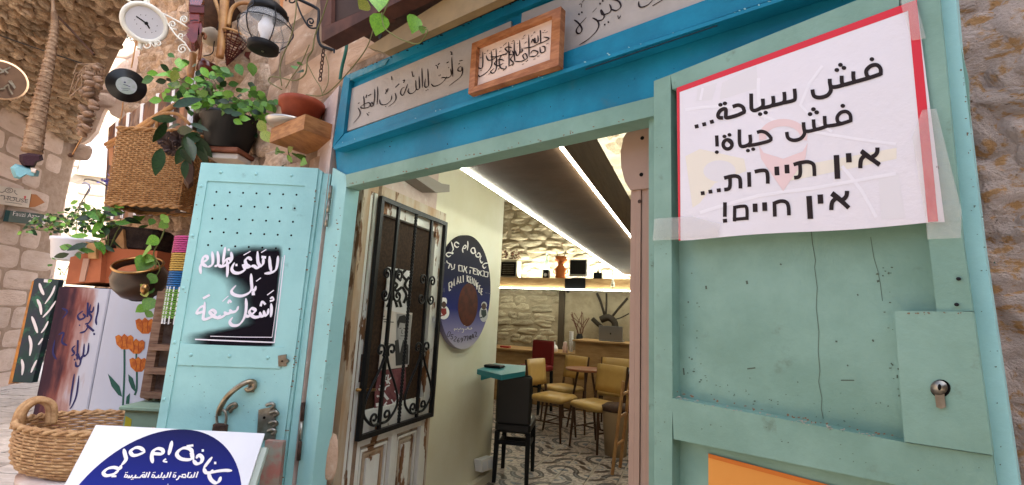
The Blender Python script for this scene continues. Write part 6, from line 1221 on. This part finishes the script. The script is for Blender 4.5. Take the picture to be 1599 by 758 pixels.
ptube(BK, z2p(ZK, [(288, -10), (284, 50)]), (4.5, 4), 0).build('post', clw, ck); ptube(BK, z2p(ZK, [(236, 360), (222, 450)]), (3, 3.4), 0).build('foot', clw, ck)
# vinyl record
RC = Plane(YP(3.3).at(197.5, 134), EYE - YP(3.3).at(197.5, 134)); kr = pm(RC.p)
rec = thing('vinyl_record', 'black vinyl record with a pale label hanging beside the posters', 'record', RC.p)
MB().lathe(RC.p, [(.002, -.002), (25*kr, -.002), (25.4*kr, 0), (25*kr, .002), (12*kr, .0024), (11.8*kr, .0034), (.004, .0036)], 48, RC.n).build('disc', mat('vinyl', (.006, .006, .007), .28), rec, True)
cdisc(rec, 'label', mat('record_label', (.42, .46, .50), .4, col2=(.33, .40, .36), sc_=30), RC, 12.8*kr, .002, .0042)
strokes(rec, 'label_print', navy, RC, (160, 90, 6.893), [(6, [(225, 290), (260, 300), (300, 318)]), (14, [(230, 265), (250, 270)]), (4, [(200, 330), (300, 340)]), (4, [(210, 350), (280, 356)])], .0046)
ptube(YP(3.32), [(213, 62), (209, 85), (205, 106)], 1.1).build('string', bam, rec); ptube(YP(3.32), [(192, 160), (190, 178), (186, 192)], 1.1).build('string', bam, rec)
# carved mask, sticks, rattan frame, gourd, red wicker cone, dark shade
MK = YP(2.75); ZL = (280, 0, 5.833)
mk = thing('carved_mask', 'reddish brown carved wooden head in profile hanging right of the clock', 'carving', MK.at(305, 80))
hd_ = z2p(ZL, [(92, -30), (84, 60), (82, 150), (96, 188), (72, 205), (50, 222), (62, 238), (90, 256), (70, 268), (38, 284), (62, 298), (84, 306), (60, 322), (30, 345), (52, 384), (80, 430), (108, 466), (150, 472), (190, 430), (204, 360), (206, 290), (222, 220), (228, 120), (228, -30)])
redm = mat('mask_wood', (.20, .028, .016), .25, col2=(.11, .015, .012), sc_=9, coat=.5)
frust(MK, hd_, .09, .09, .62, 'head', redm, mk); frust(MK, hd_, -.002, .09, .999, 'back', redm, mk)
frust(MK, z2p(ZL, [(88, 40), (230, 50), (230, 120), (84, 115)]), .10, .02, .95, 'headband', mat('mask_dark', (.10, .016, .012), .3), mk); strokes(mk, 'eye', blackm, MK, ZL, [(10, [(96, 196), (130, 184), (170, 190)]), (5, [(90, 50), (160, 58), (226, 54)])], .101); frust(MK, z2p(ZL, [(176, 200), (204, 190), (214, 250), (200, 320), (178, 330)]), .10, .05, .7, 'ear', redm, mk)
rt_ = thing('rattan_frame', 'honey coloured bent rattan frame with a hanging pole above the plants', 'rack', YP(2.8).at(345, 60)); RP = YP(2.85)
ptube(RP, z2p(ZL, [(415, -60), (405, 150), (384, 400), (368, 525)]), (6.6, 5.4), 4, 10).build('pole', bam, rt_, True); ptube(RP, z2p(ZL, [(318, -20), (350, 70), (372, 140), (372, 195)]), 3.2).build('bent_cane', bam, rt_, True); ptube(RP, z2p(ZL, [(448, 235), (460, 150), (490, 70), (560, 30), (650, 32)]), 3.2).build('bent_cane', bam, rt_, True)
ptube(YP(2.78), z2p(ZL, [(928, -40), (950, 40), (946, 120)]), 5, 4, 8).build('pole', mat('orange_cane', (.45, .17, .05), .4), rt_, True); ptube(YP(2.9), z2p(ZL, [(130, 490), (118, 570), (100, 700)]), 5, 4, 8).build('pole', bam, rt_, True)
ptube(YP(2.8), z2p(ZL, [(196, 400), (230, 360), (236, 320), (205, 310), (190, 360), (196, 420), (180, 548)][1:]), 2.4).build('cane_hook', mat('brown_cane', (.25, .09, .035), .4), rt_, True)
gd = thing('pale_gourd', 'pale beige dried gourd hanging behind the rattan pole', 'gourd', YP(3.0).at(330, 58)); p = YP(3.0).at(330, 57); k_ = pm(p)
MB().lathe(p, [(2*k_, -15*k_), (11*k_, -11*k_), (14*k_, -2*k_), (12*k_, 7*k_), (5*k_, 13*k_), (1*k_, 15*k_)], 20).build('body', mat('gourd', (.42, .35, .26), .6), gd, True)
ptube(YP(2.98), [(342, 35), (336, 55), (334, 72), (331, 84), (318, 88)], .8).build('string', black, gd)
dsd = thing('dark_lampshade', 'dark reddish brown round shade behind the rattan frame', 'lampshade', YP(3.1).at(350, 20)); p = YP(3.15).at(350, 8); k_ = pm(p)
MB().lathe(p, [(8*k_, -44*k_), (30*k_, -38*k_), (40*k_, -10*k_), (40*k_, 20*k_)], 28).build('shade', dbr, dsd, True)
wc = thing('red_wicker_cone', 'dark red openwork wicker cone hanging below the lampshade beside the lantern', 'basket', YP(2.9).at(365, 90)); a0 = YP(2.9).at(354, 103); a1 = YP(2.9).at(370, 58); ax = (a1-a0).normalized(); L_h = (a1-a0).length; k_ = pm(a0)
u_ = ax.cross(Vector((0, 1, 0))).normalized(); v_ = ax.cross(u_); mb = MB()
for i in range(14): a_ = 2*pi*i/14; mb.tube([a0, a1+(u_*cos(a_)+v_*sin(a_))*20*k_], .7*k_, 4)
for j in range(1, 12): h = j/11; mb.tube([a0+ax*L_h*h+(u_*cos(i*pi/12)+v_*sin(i*pi/12))*20*k_*h for i in range(24)], (1.3 if j < 4 or j > 9 else .7)*k_, 4, True)
mb.build('weave', wickr, wc, kind='stuff'); MB().tube([a1+(u_*cos(i*pi/12)+v_*sin(i*pi/12))*20.5*k_ for i in range(24)], 1.8*k_, 5, True).build('rim', bam, wc, True)
frust(YP(2.95), [(385, 62), (398, 80), (399, 90), (388, 96), (378, 88)], 0, .06, .7, 'tassel', wickr, wc)
rbw = thing('dark_red_bowl', 'dark red wooden bowl half hidden by the leaves under the carved head', 'bowl', YP(2.95).at(318, 108)); p = YP(2.95).at(317, 118); k_ = pm(p); MB().lathe(p, [(4*k_, -2*k_), (12*k_, 4*k_), (14*k_, 16*k_), (11*k_, 24*k_)], 20, (.5, -.2, .9), cap=True).build('bowl', redw, rbw, True)
# lantern
LP = YP(2.3); lc = LP.at(415, 47); k_ = pm(lc)
ln_ = thing('glass_lantern', 'round glass lantern with black cap and wire cage holding a white bulb', 'lantern', lc)
MB().lathe(lc, [(20*k_, -27*k_), (30*k_, -20*k_), (37*k_, -4*k_), (36*k_, 8*k_), (28*k_, 20*k_), (22*k_, 25*k_)], 32, cap=False).build('globe', glass, ln_, True)
MB().lathe(lc, [(18*k_, -36*k_), (22*k_, -34*k_), (22.5*k_, -26*k_), (18*k_, -25*k_)], 28).build('base', blackm, ln_, True); MB().lathe(lc-Vector((0, 0, 36*k_)), [(2*k_, -1*k_), (2*k_, 0)], 10).build('knob', steel, ln_)
MB().lathe(lc, [(27*k_, 24*k_), (29*k_, 27*k_), (27*k_, 34*k_), (16*k_, 44*k_), (6*k_, 50*k_)], 28).build('cap', blackm, ln_, True); MB().lathe(lc, [(5*k_, -25*k_), (6*k_, -12*k_), (11*k_, -2*k_), (11.5*k_, 6*k_), (8*k_, 14*k_), (6*k_, 24*k_)], 20).build('bulb', bulb, ln_, True)
for i in range(6):
    a_ = pi*i/3+.3; MB().tube([lc+Vector((r_*k_*cos(a_), r_*k_*sin(a_), h_*k_)) for r_, h_ in ((24, -28), (34, -18), (39, -3), (38, 9), (30, 22), (29, 30))], .9*k_, 5).build('cage_wire', black, ln_)
MB().tube([lc+Vector((39*k_*cos(i*pi/16), 39*k_*sin(i*pi/16), 3*k_)) for i in range(32)], .9*k_, 5, True).build('cage_wire', black, ln_)
# iron bracket and chain
KB = YP(2.32); ibk = thing('iron_bracket', 'black wrought iron scroll bracket at the corner of the wooden window frame', 'bracket', KB.at(497, 40))
ptube(KB, [(440, -12), (470, 1), (494, 13), (498, 22), (496, 50), (500, 70), (512, 76), (524, 80)], 2.4, 4, 6).build('bar', black, ibk, True); ptube(KB, [(461, -4), (466, 12), (473, 28), (483, 43), (494, 44)], 1.4).build('scroll', black, ibk, True)
ptube(KB, [(485.6+7*(1-.8*i/16)*cos(1.2+i*.55), 34+7*(1-.8*i/16)*sin(1.2+i*.55)) for i in range(17)], 1.2, 0).build('scroll', black, ibk, True); frust(KB, [(519, 76), (526, 70), (529, 82), (526, 86), (520, 84)], .02, .03, .8, 'hook', black, ibk)
ptube(KB, [(455+9*(1-.7*i/14)*cos(3+i*.5), 1+7*(1-.7*i/14)*sin(3+i*.5)) for i in range(15)], 1.2, 0).build('scroll', black, ibk, True)
chn = thing('rusty_chain', 'short rusty chain hanging from the iron bracket', 'chain', KB.at(503, 80))
for i in range(8):
    x, y = 505-.7*i, 80+6.2*i; p = KB.at(x, y); k_ = pm(p); aa = Vector((1, 0, 0)) if i % 2 else Vector((.2, 1, 0)).normalized()
    MB().tube([p+aa*2.3*k_*cos(t*pi/6)+Vector((0, 0, 4.1*k_*sin(t*pi/6))) for t in range(12)], .9*k_, 5, True).build('link', rust, chn, True)
ghp = tag(ptube(FAC, [(543, 55), (540, 80), (534, 105), (531, 124)], 2.6, 4, 8, off=.09).build('green_hose', mat('hose_green', (.02, .13, .09), .4)), 'thin green hose running down the stone beside the blue lintel', 'hose')
# clay pot shelf
o_ = .17; A = FAC.uv(423, 206, o_); B = FAC.uv(477, 178, o_); B2 = FAC.uv(477, 201, o_)
wsh = thing('wooden_block_shelf', 'thick orange wooden block shelf fixed to the stone left of the blue lintel', 'shelf', FAC.pt((A[0]+B[0])/2, B[1], .1))
MB().uvbox(FAC, A[0], B[0], B2[1], B[1], -.04, o_).build('board', woodo, wsh)
pc = FAC.pt((A[0]+B[0])/2+.03, B[1], .075); k_ = pm(pc); print('shelf', A, B, B2, pix(pc))
sau = thing('steel_saucer', 'shallow steel dish under the red clay pot on the wooden block shelf', 'dish', pc)
ps = FAC.at(453, 180, .12); k_ = pm(ps); ps.z = B[1]+.001
MB().lathe(ps, [(20*k_, 0), (31*k_, 5*k_), (33*k_, 9*k_), (31.5*k_, 9*k_), (20*k_, 2*k_)], 36).build('dish', mat('pale_steel', (.55, .52, .48), .3, metal=.6), sau, True)
cpt = thing('clay_pot', 'red clay flower pot with a trailing vine on the steel dish', 'pot', ps); pq_ = ps+Vector((.055, 0, 3*k_))
MB().lathe(pq_, [(22*k_, 0), (30*k_, 30*k_), (33*k_, 31*k_), (34*k_, 40*k_), (31*k_, 41*k_), (28*k_, 33*k_)], 32).build('body', potred, cpt, True); MB().lathe(pq_+Vector((0, 0, 34*k_)), [(30*k_, 0), (2*k_, 2*k_)], 20, cap=False).build('soil', rust, cpt, True)
vn = thing('trailing_vine', 'long trailing vine with heart shaped leaves looping from the clay pot over the lintel', 'plant', pq_)
VP_ = Plane(FAC.p + FAC.n*.36, FAC.n)
for pts, r_ in (([(514, -8), (503, 28), (492, 55), (488, 78), (480, 92), (477, 115), (461, 126), (440, 122), (424, 120), (420, 128), (440, 140)], 1.1), ([(462, -8), (462, 20), (455, 55), (441, 90), (437, 110), (440, 134)], .9), ([(584, 42), (573, 74), (549, 107), (518, 140), (500, 150), (478, 148)], .9), ([(480, 100), (490, 120), (500, 136), (504, 150)], .7), ([(483, 70), (470, 100), (455, 122), (446, 138)], .7), ([(508, 85), (513, 105), (512, 130), (505, 145)], .6)):
    ptube(VP_, pts, r_).build('stem', mat('vine_stem', (.14, .13, .05), .6), vn, True)
vn2 = thing('pothos_over_lintel', 'bright green heart leaved creeper hanging over the awning case', 'plant', FAC.at(600, 20, .4)); VQ = Plane(FAC.p + FAC.n*.42, FAC.n)
ptube(VQ, [(596, 20), (599, 41), (610, 52), (627, 62), (651, 69), (662, 60), (668, 48), (661, 44)], .9).build('stem', stem, vn2, True); ptube(VQ, [(611, -8), (604, 10), (598, 24)], .9).build('stem', stem, vn2, True)
def vl(par, pl, x, y, dx, dy, sp, ci, kind='heart'): p = pl.at(x, y); leaf(par, p, pl.at(x+dx, y+dy)-p, sp*pm(p), kind, ci)
for a in ((596, 22, -6, 20, 34, 0), (588, -14, 4, 24, 38, 0), (574, 2, -14, 14, 24, 3), (648, 24, -2, 26, 30, 0), (655, 48, 10, -4, 14, 1)): vl(vn2, VQ, *a)
for a in ((458, 103, 8, 8, 12, 1), (470, 98, -8, 6, 10, 1), (466, 112, 10, -2, 14, 2)): vl(vn, VP_, *a)
# plants in the black hanging pot
bk_ = thing('black_plant_pot', 'large black plant pot on a bracket shelf above the left door leaf', 'pot', YP(2.7).at(355, 245)); bc = YP(2.7).at(354, 236); k_ = pm(bc)
MB().lathe(bc, [(29*k_, 0), (40*k_, 46*k_), (43*k_, 47*k_), (43*k_, 52*k_), (39*k_, 52*k_), (37*k_, 44*k_)], 32).build('body', mat('pot_black', (.012, .012, .013), .45), bk_, True); MB().lathe(bc+Vector((0, 0, 45*k_)), [(37*k_, 0), (2*k_, 3*k_)], 20, cap=False).build('soil', rust, bk_, True)
bs2 = thing('small_bracket_shelf', 'small reddish wooden shelf under the black plant pot', 'shelf', bc); q = YP(2.7).at(350, 240)
MB().bevbox(Vector((bc.x-.0, 2.74, bc.z-.016)), (.24, .26, .028), None, .004).build('board', redw if False else mat('shelf_red', (.24, .09, .05), .5, col2=(.16, .055, .03), sc_=8), bs2); MB().bevbox(Vector((bc.x+.02, 2.74, bc.z-.05)), (.18, .2, .035), None, .004).build('support', mat('shelf_white', (.55, .5, .45), .5), bs2)
bpl = thing('bushy_green_plant', 'bushy bright green pothos with some dark long leaves spilling from the black pot', 'plant', bc)
foliage(bpl, 2.62, [(330, 120, 26, 14, 24), (300, 140, 34, 18, 46), (345, 150, 34, 22, 46), (380, 165, 30, 18, 38), (285, 160, 20, 14, 14), (350, 180, 30, 14, 34), (400, 160, 24, 14, 26), (260, 115, 26, 10, 8), (420, 165, 14, 16, 8), (365, 195, 30, 10, 10)], bc+Vector((0, 0, 50*k_)), .054, 'oval', (0, 0, 0, 1, 1, 2))
foliage(bpl, 2.55, [(280, 190, 20, 18, 6), (303, 205, 16, 26, 9), (298, 232, 8, 16, 3)], bc+Vector((-.05, 0, 50*k_)), .12, 'long', (2,), stems=False)
for a in ((240, 122, -16, 4, 22, 1), (262, 118, -20, -4, 22, 0), (282, 108, -2, -18, 22, 0), (276, 110, -6, 16, 20, 3), (370, 100, 6, 14, 20, 1), (392, 98, 4, 18, 22, 0), (405, 188, 6, 16, 24, 3), (408, 205, 12, 12, 26, 3), (345, 105, 10, 6, 18, 1), (262, 84, 8, 4, 12, 1)): vl(bpl, YP(2.5), *a, 'oval')
blw = thing('ivy_under_shelf', 'small leafy ivy on the stone below the wooden block shelf', 'plant', FAC.at(455, 240, .05))
for a in ((430, 235, 10, 4, 14, 1), (440, 240, -6, -10, 14, 0), (450, 236, 8, -8, 12, 3), (455, 246, -10, 8, 14, 0), (463, 240, 16, 12, 24, 1), (470, 252, 10, 4, 16, 0), (446, 256, -8, 4, 12, 1)): vl(blw, Plane(FAC.p+FAC.n*.1, FAC.n), *a, 'heart')
ptube(FAC, [(452, 215), (450, 235), (455, 255)], .8, off=.08).build('stem', stem, blw)
# loose hanging dark rust pod in front of the hanging basket
pod = thing('dark_wooden_spoon', 'dark brown carved wooden paddle hanging at the right of the hanging basket', 'paddle', YP(2.6).at(293, 270)); frust(YP(2.6), [(292, 235), (300, 236), (304, 265), (302, 290), (294, 296), (287, 286), (287, 258)], .02, .04, .75, 'paddle', dbr, pod)
for a in ((252, 232, -10, 44, 44, 2), (290, 250, -4, 30, 30, 2)): vl(bpl, YP(2.5), *a, 'long')
# ---- signs and things at the far left
ws = thing('round_wooden_sign', 'round brown wooden sign with metal Arabic letters at the left edge', 'sign', YP(4.2).at(3, 124)); WP = Plane(YP(4.2).at(2, 125), EYE-YP(4.2).at(2, 125)); k_ = pm(WP.p)
MB().lathe(WP.p, [(29*k_, -.05), (30*k_, -.04), (30*k_, 0), (28.5*k_, .004)], 40, WP.n).build('slice', mat('pale_bark', (.50, .34, .22), .7), ws); cdisc(ws, 'face', mat('brown_slice', (.07, .04, .025), .6, col2=(.05, .028, .018), sc_=8), WP, 27.5*k_, 0, .008)
ZW = (0, 0, 4.7375); strokes(ws, 'lettering', steel, WP, ZW, [(12, s) for s in [[(-10, 500), (20, 520), (80, 498)], [(30, 515), (60, 545)], [(0, 540), (30, 530)], [(65, 600), (112, 655)], [(80, 597), (112, 650)], [(30, 650), (60, 630), (70, 660), (95, 700)], [(0, 660), (40, 655)], [(-20, 600), (-30, 660)]]], .014)
br2 = thing('rope_wrapped_branch', 'long tapering branch wrapped in rough rope hanging from the vault', 'branch', YP(4.6).at(60, 200)); rpm = mat('hemp', (.34, .24, .16), .9, col2=(.20, .125, .08), sc_=12, bump=1, bsc=30)
BP = YP(4.6); P_br = [(82, -10), (84, 20), (86, 40), (80, 80), (70, 130), (60, 180), (50, 238)]; mb = MB(); Cc = cr([BP.at(*p) for p in P_br], 6); nC = len(Cc)
mb.tube(Cc, [(1.5+ 10.5*(i/nC)**1.25)*pm(Cc[0]) for i in range(nC)], 10).build('branch', rpm, br2, True); mb = MB(); 
tot = []
for i in range(240):
    t = .15+.85*i/240; j = min(nC-2, int(t*(nC-1))); f = t*(nC-1)-j; p = Cc[j].lerp(Cc[j+1], f); r_ = (1.5+10.5*t**1.25)*pm(p)*1.02; tot.append(p+Vector((cos(i*.9)*r_, sin(i*.9)*r_, 0)))
MB().tube(tot, .011, 4).build('rope', rpm, br2, True)
tag(ptube(YP(4.7), [(90, 26), (110, 46), (128, 66), (147, 86)], 1.9, 0).build('leaning_stick', dbr), 'thin brown stick slanting beside the rope wrapped branch', 'stick')
tag(ptube(YP(4.8), [(-20, 48), (12, 60), (70, 80), (135, 101), (165, 106)], 1.1).build('black_cable', black), 'black cable strung across the stone vault at the upper left', 'cable')
gar = thing('dried_garland', 'brownish hanging braid of dried shells and straw below the vault', 'garland', YP(4.4).at(138, 150)); rg = random.Random(6)
gsh = mat('shell_brown', (.30, .21, .15), .6, col2=(.15, .09, .06), sc_=14, rnd=.3); sm_ = MB().lathe((0, 0, 0), [(.1, -.8), (.7, -.6), (1, 0), (.8, .5), (.2, .75)], 9); mes = bpy.data.meshes.new('shell'); mes.from_pydata(sm_.v, [], sm_.f); mes.materials.append(gsh); mes.polygons.foreach_set('use_smooth', [True]*len(sm_.f)); mes.update()
for i in range(42):
    t = i/42; p = YP(4.4+rg.uniform(-.1, .1)).at(148-16*t+rg.uniform(-11, 11)*(1-.35*t), 104+108*t+rg.uniform(-4, 4)); s_ = pm(p)*rg.uniform(4.5, 7.5); o = bpy.data.objects.new('shell', mes); COL.objects.link(o); o.parent = gar; o.location = p-gar.location; o.scale = (s_*1.3, s_, s_*.8); o.rotation_euler = (rg.uniform(-.6, .6), rg.uniform(-.6, .6), rg.uniform(0, 3))
mb = MB()
for i in range(26): p = YP(4.4).at(150, 100); q = YP(4.4).at(132+rg.uniform(-24, 24), 128+rg.uniform(-12, 26)); mb.tube([p, (p+q)/2+Vector((rg.uniform(-.1, .1), 0, .05)), q], .006, 3)
mb.build('straw', rpm, gar, kind='stuff'); MB().tube([YP(4.4).at(128, 215), YP(4.4).at(112, 244)], .006, 4).build('cord', bam, gar); MB().lathe(YP(4.4).at(110, 243), [(.01, -.02), (.025, 0), (.01, .02)], 8).build('bead', dbr, gar)
ty = thing('stuffed_toy', 'small pale blue stuffed toy with a dark maroon top hanging under the branch', 'toy', YP(4.4).at(45, 270)); TP = YP(4.4)
frust(TP, [(16, 262), (24, 256), (50, 262), (62, 268), (60, 276), (50, 276), (42, 273), (30, 280), (22, 278), (18, 270)], .08, .12, .7, 'body', mat('plush_blue', (.16, .36, .44), .9, bump=.6, bsc=60), ty); frust(TP, [(30, 242), (44, 239), (66, 242), (68, 250), (58, 254), (54, 262), (36, 261), (30, 252)], .10, .14, .7, 'hood', mat('plush_maroon', (.03, .012, .02), .9, bump=.6, bsc=60), ty); frust(TP, [(48, 262), (58, 264), (56, 271), (48, 269)], .12, .05, .7, 'muzzle', mat('plush_pale', (.5, .45, .42), .9), ty)
gh = thing('guest_house_sign', 'white arrow sign with an orange tip lettered GUEST HOUSE on the alley wall', 'sign', AW.at(30, 305, .02))
gw = MB().slab(AW, [(-60, 282), (49.5, 297.5), (45, 325), (-62, 310)], .05, .05).build('board', mat('sign_cream', (.66, .60, .52), .5), gh); MB().slab(AW, [(49.5, 303.5), (57, 304), (70, 316.5), (55, 323.5), (46, 324)], .045, .045).build('arrow_tip', mat('tip_orange', (.45, .17, .05), .6), gh)
text_on(gh, 'lettering', grey(.1), AW, 'GUEST HOUSE', [(-34, 307.2), (43, 317.5), (44, 311.5), (-33, 301.5)], .052); strokes(gh, 'drawing', grey(.12), AW, (0, 270, 7.577), [(7, ell(108, 210, 44, 28, 14)), (6, ell(108, 208, 16, 12, 10)), (8, [(165, 215), (180, 240), (205, 262)]), (8, [(60, 215), (30, 232), (0, 228)]), (6, [(170, 205), (190, 222)]), (5, [(60, 345), (150, 356), (258, 374)]), (8, [(10, 268), (60, 276)]), (8, [(80, 278), (130, 286)]), (8, [(150, 290), (205, 300)])], .052)
strokes(gh, 'arrow_print', red, AW, (0, 270, 7.577), [(14, [(292, 316), (298, 290)]), (24, [(290, 290), (304, 284)])], .0525, smooth=False)
fz_ = thing('street_name_sign', 'dark green direction sign lettered Fauzi Azar with a white up arrow on the alley wall', 'sign', AW.at(40, 340, .02))
MB().slab(AW, [(16.5, 329), (70, 335), (65, 352.5), (12.5, 346.5)], .08, .06).build('board', mat('sign_green', (.03, .075, .075), .5), fz_); MB().slab(AW, [(70, 335), (75.5, 336), (69, 352), (65, 352.5)], .081, .06).build('end_cap', white, fz_)
text_on(fz_, 'lettering', white, AW, 'Fauzi Azar', [(20, 336.8), (62, 342), (62.5, 335.4), (21, 330)], .083); MB().add([AW.at(x, y, .083) for x, y in ((46.5, 349.2), (46.7, 346.6), (43.6, 346.2), (47.4, 343.6), (51, 347.2), (48.8, 346.9), (48.6, 349.4))], [tuple(range(7))]).build('arrow_print', white, fz_)
gbd = thing('green_painted_board', 'dark green board painted with white leaf strokes leaning by the alley wall', 'board', YP(5.2).at(35, 600)); GP = YP(5.2)
MB().slab(GP, [(53.5, 437), (58, 434.5), (90, 436.5), (92, 439), (70, 520), (50, 598), (19, 597), (36, 520)], 0, .06).build('board', mat('dark_green_paint', (.015, .045, .045), .6, col2=(.03, .035, .06), sc_=5, wear=(.03, .12, .08), wsc=4, wlo=.52, whi=.6), gbd)
MB().slab(GP, [(12.6, 600.5), (20, 598), (37, 520), (54, 437), (50, 440), (33, 515)], -.01, .1).build('edge', mat('orange_edge', (.45, .20, .05), .7, col2=(.25, .12, .05), sc_=9), gbd)
strokes(gbd, 'painted_leaf', mat('brush_lilac', (.60, .60, .66), .6), GP, (10, 420, 3.79), [(20, s) for s in [[(195, 85), (205, 120), (222, 155)], [(222, 70), (262, 74)], [(288, 100), (268, 150), (228, 208)], [(182, 180), (200, 220), (206, 272)], [(292, 190), (255, 245), (215, 288)], [(150, 282), (168, 330), (184, 380)], [(248, 310), (228, 350), (205, 380)], [(134, 395), (146, 450), (138, 515)], [(216, 410), (200, 435), (188, 450)], [(90, 535), (98, 580), (92, 630)], [(180, 540), (160, 580), (145, 615)]]], .002, contrast=.5)
cr_ = thing('wire_bird', 'thin wire ornament shaped like a crane hanging in the bright opening', 'ornament', YP(3.6).at(134, 300)); WB = YP(3.6)
ptube(WB, [(129, 287), (134, 286), (140, 291), (138, 300), (133, 305)], 1.3).build('body', mat('wire_lilac', (.35, .33, .42), .5), cr_, True); ptube(WB, [(131, 283), (136, 279), (150, 282), (164, 288)], .6).build('wire', steel, cr_); ptube(WB, [(133, 305), (124, 325), (112, 350)], .5).build('leg', steel, cr_); ptube(WB, [(134, 305), (131, 318), (132, 325)], .5).build('leg', steel, cr_)

# ---- wear on the door leaves
chips(ll, 'chipped_edge', chw, LEAFL, (496, 270), (440, 745), .0056, 30, 2.6, 11, 1.6)
chips(ll, 'chipped_edge', mat('grime', (.16, .22, .2), .8), LEAFL, (300, 600), (430, 640), .0012, 26, 1.6, 12, 26)
chips(ll, 'chipped_edge', chw, LEAFL, (318, 285), (262, 640), .0056, 12, 1.8, 13, 3)
gr_ = mat('grime_green', (.10, .14, .105), .85)
chips(rl, 'grime_spot', gr_, LEAFR, (1075, 600), (1380, 660), .0010, 46, 2.0, 14, 14)
chips(rl, 'grime_spot', gr_, LEAFR, (1072, 420), (1090, 600), .0011, 16, 2.4, 15, 9)
chips(rl, 'grime_spot', gr_, LEAFR, (1385, 400), (1395, 640), .0012, 18, 3.0, 16, 7)
chips(rl, 'grime_spot', gr_, LEAFR, (1060, 655), (1530, 745), .0371, 24, 1.8, 17, 12)
chips(rl, 'rust_chip', chw, LEAFR, (1052, 612), (1405, 684), .0370, 30, 3.2, 18, 1.2)
chips(rl, 'rust_chip', chw, LEAFR, (1398, 490), (1510, 489), .0447, 14, 2.6, 19, 1.0)
chips(rl, 'grime_spot', gr_, LEAFR, (1030, 160), (1032, 740), .0372, 20, 1.6, 20, 6)
chips(rl, 'grime_spot', gr_, LEAFR, (1520, 300), (1575, 750), .0128, 16, 2.4, 21, 6)
chips(rl, 'rust_chip', chw, LEAFR, (1500, 100), (1520, 300), .0128, 14, 2.6, 22, 2)
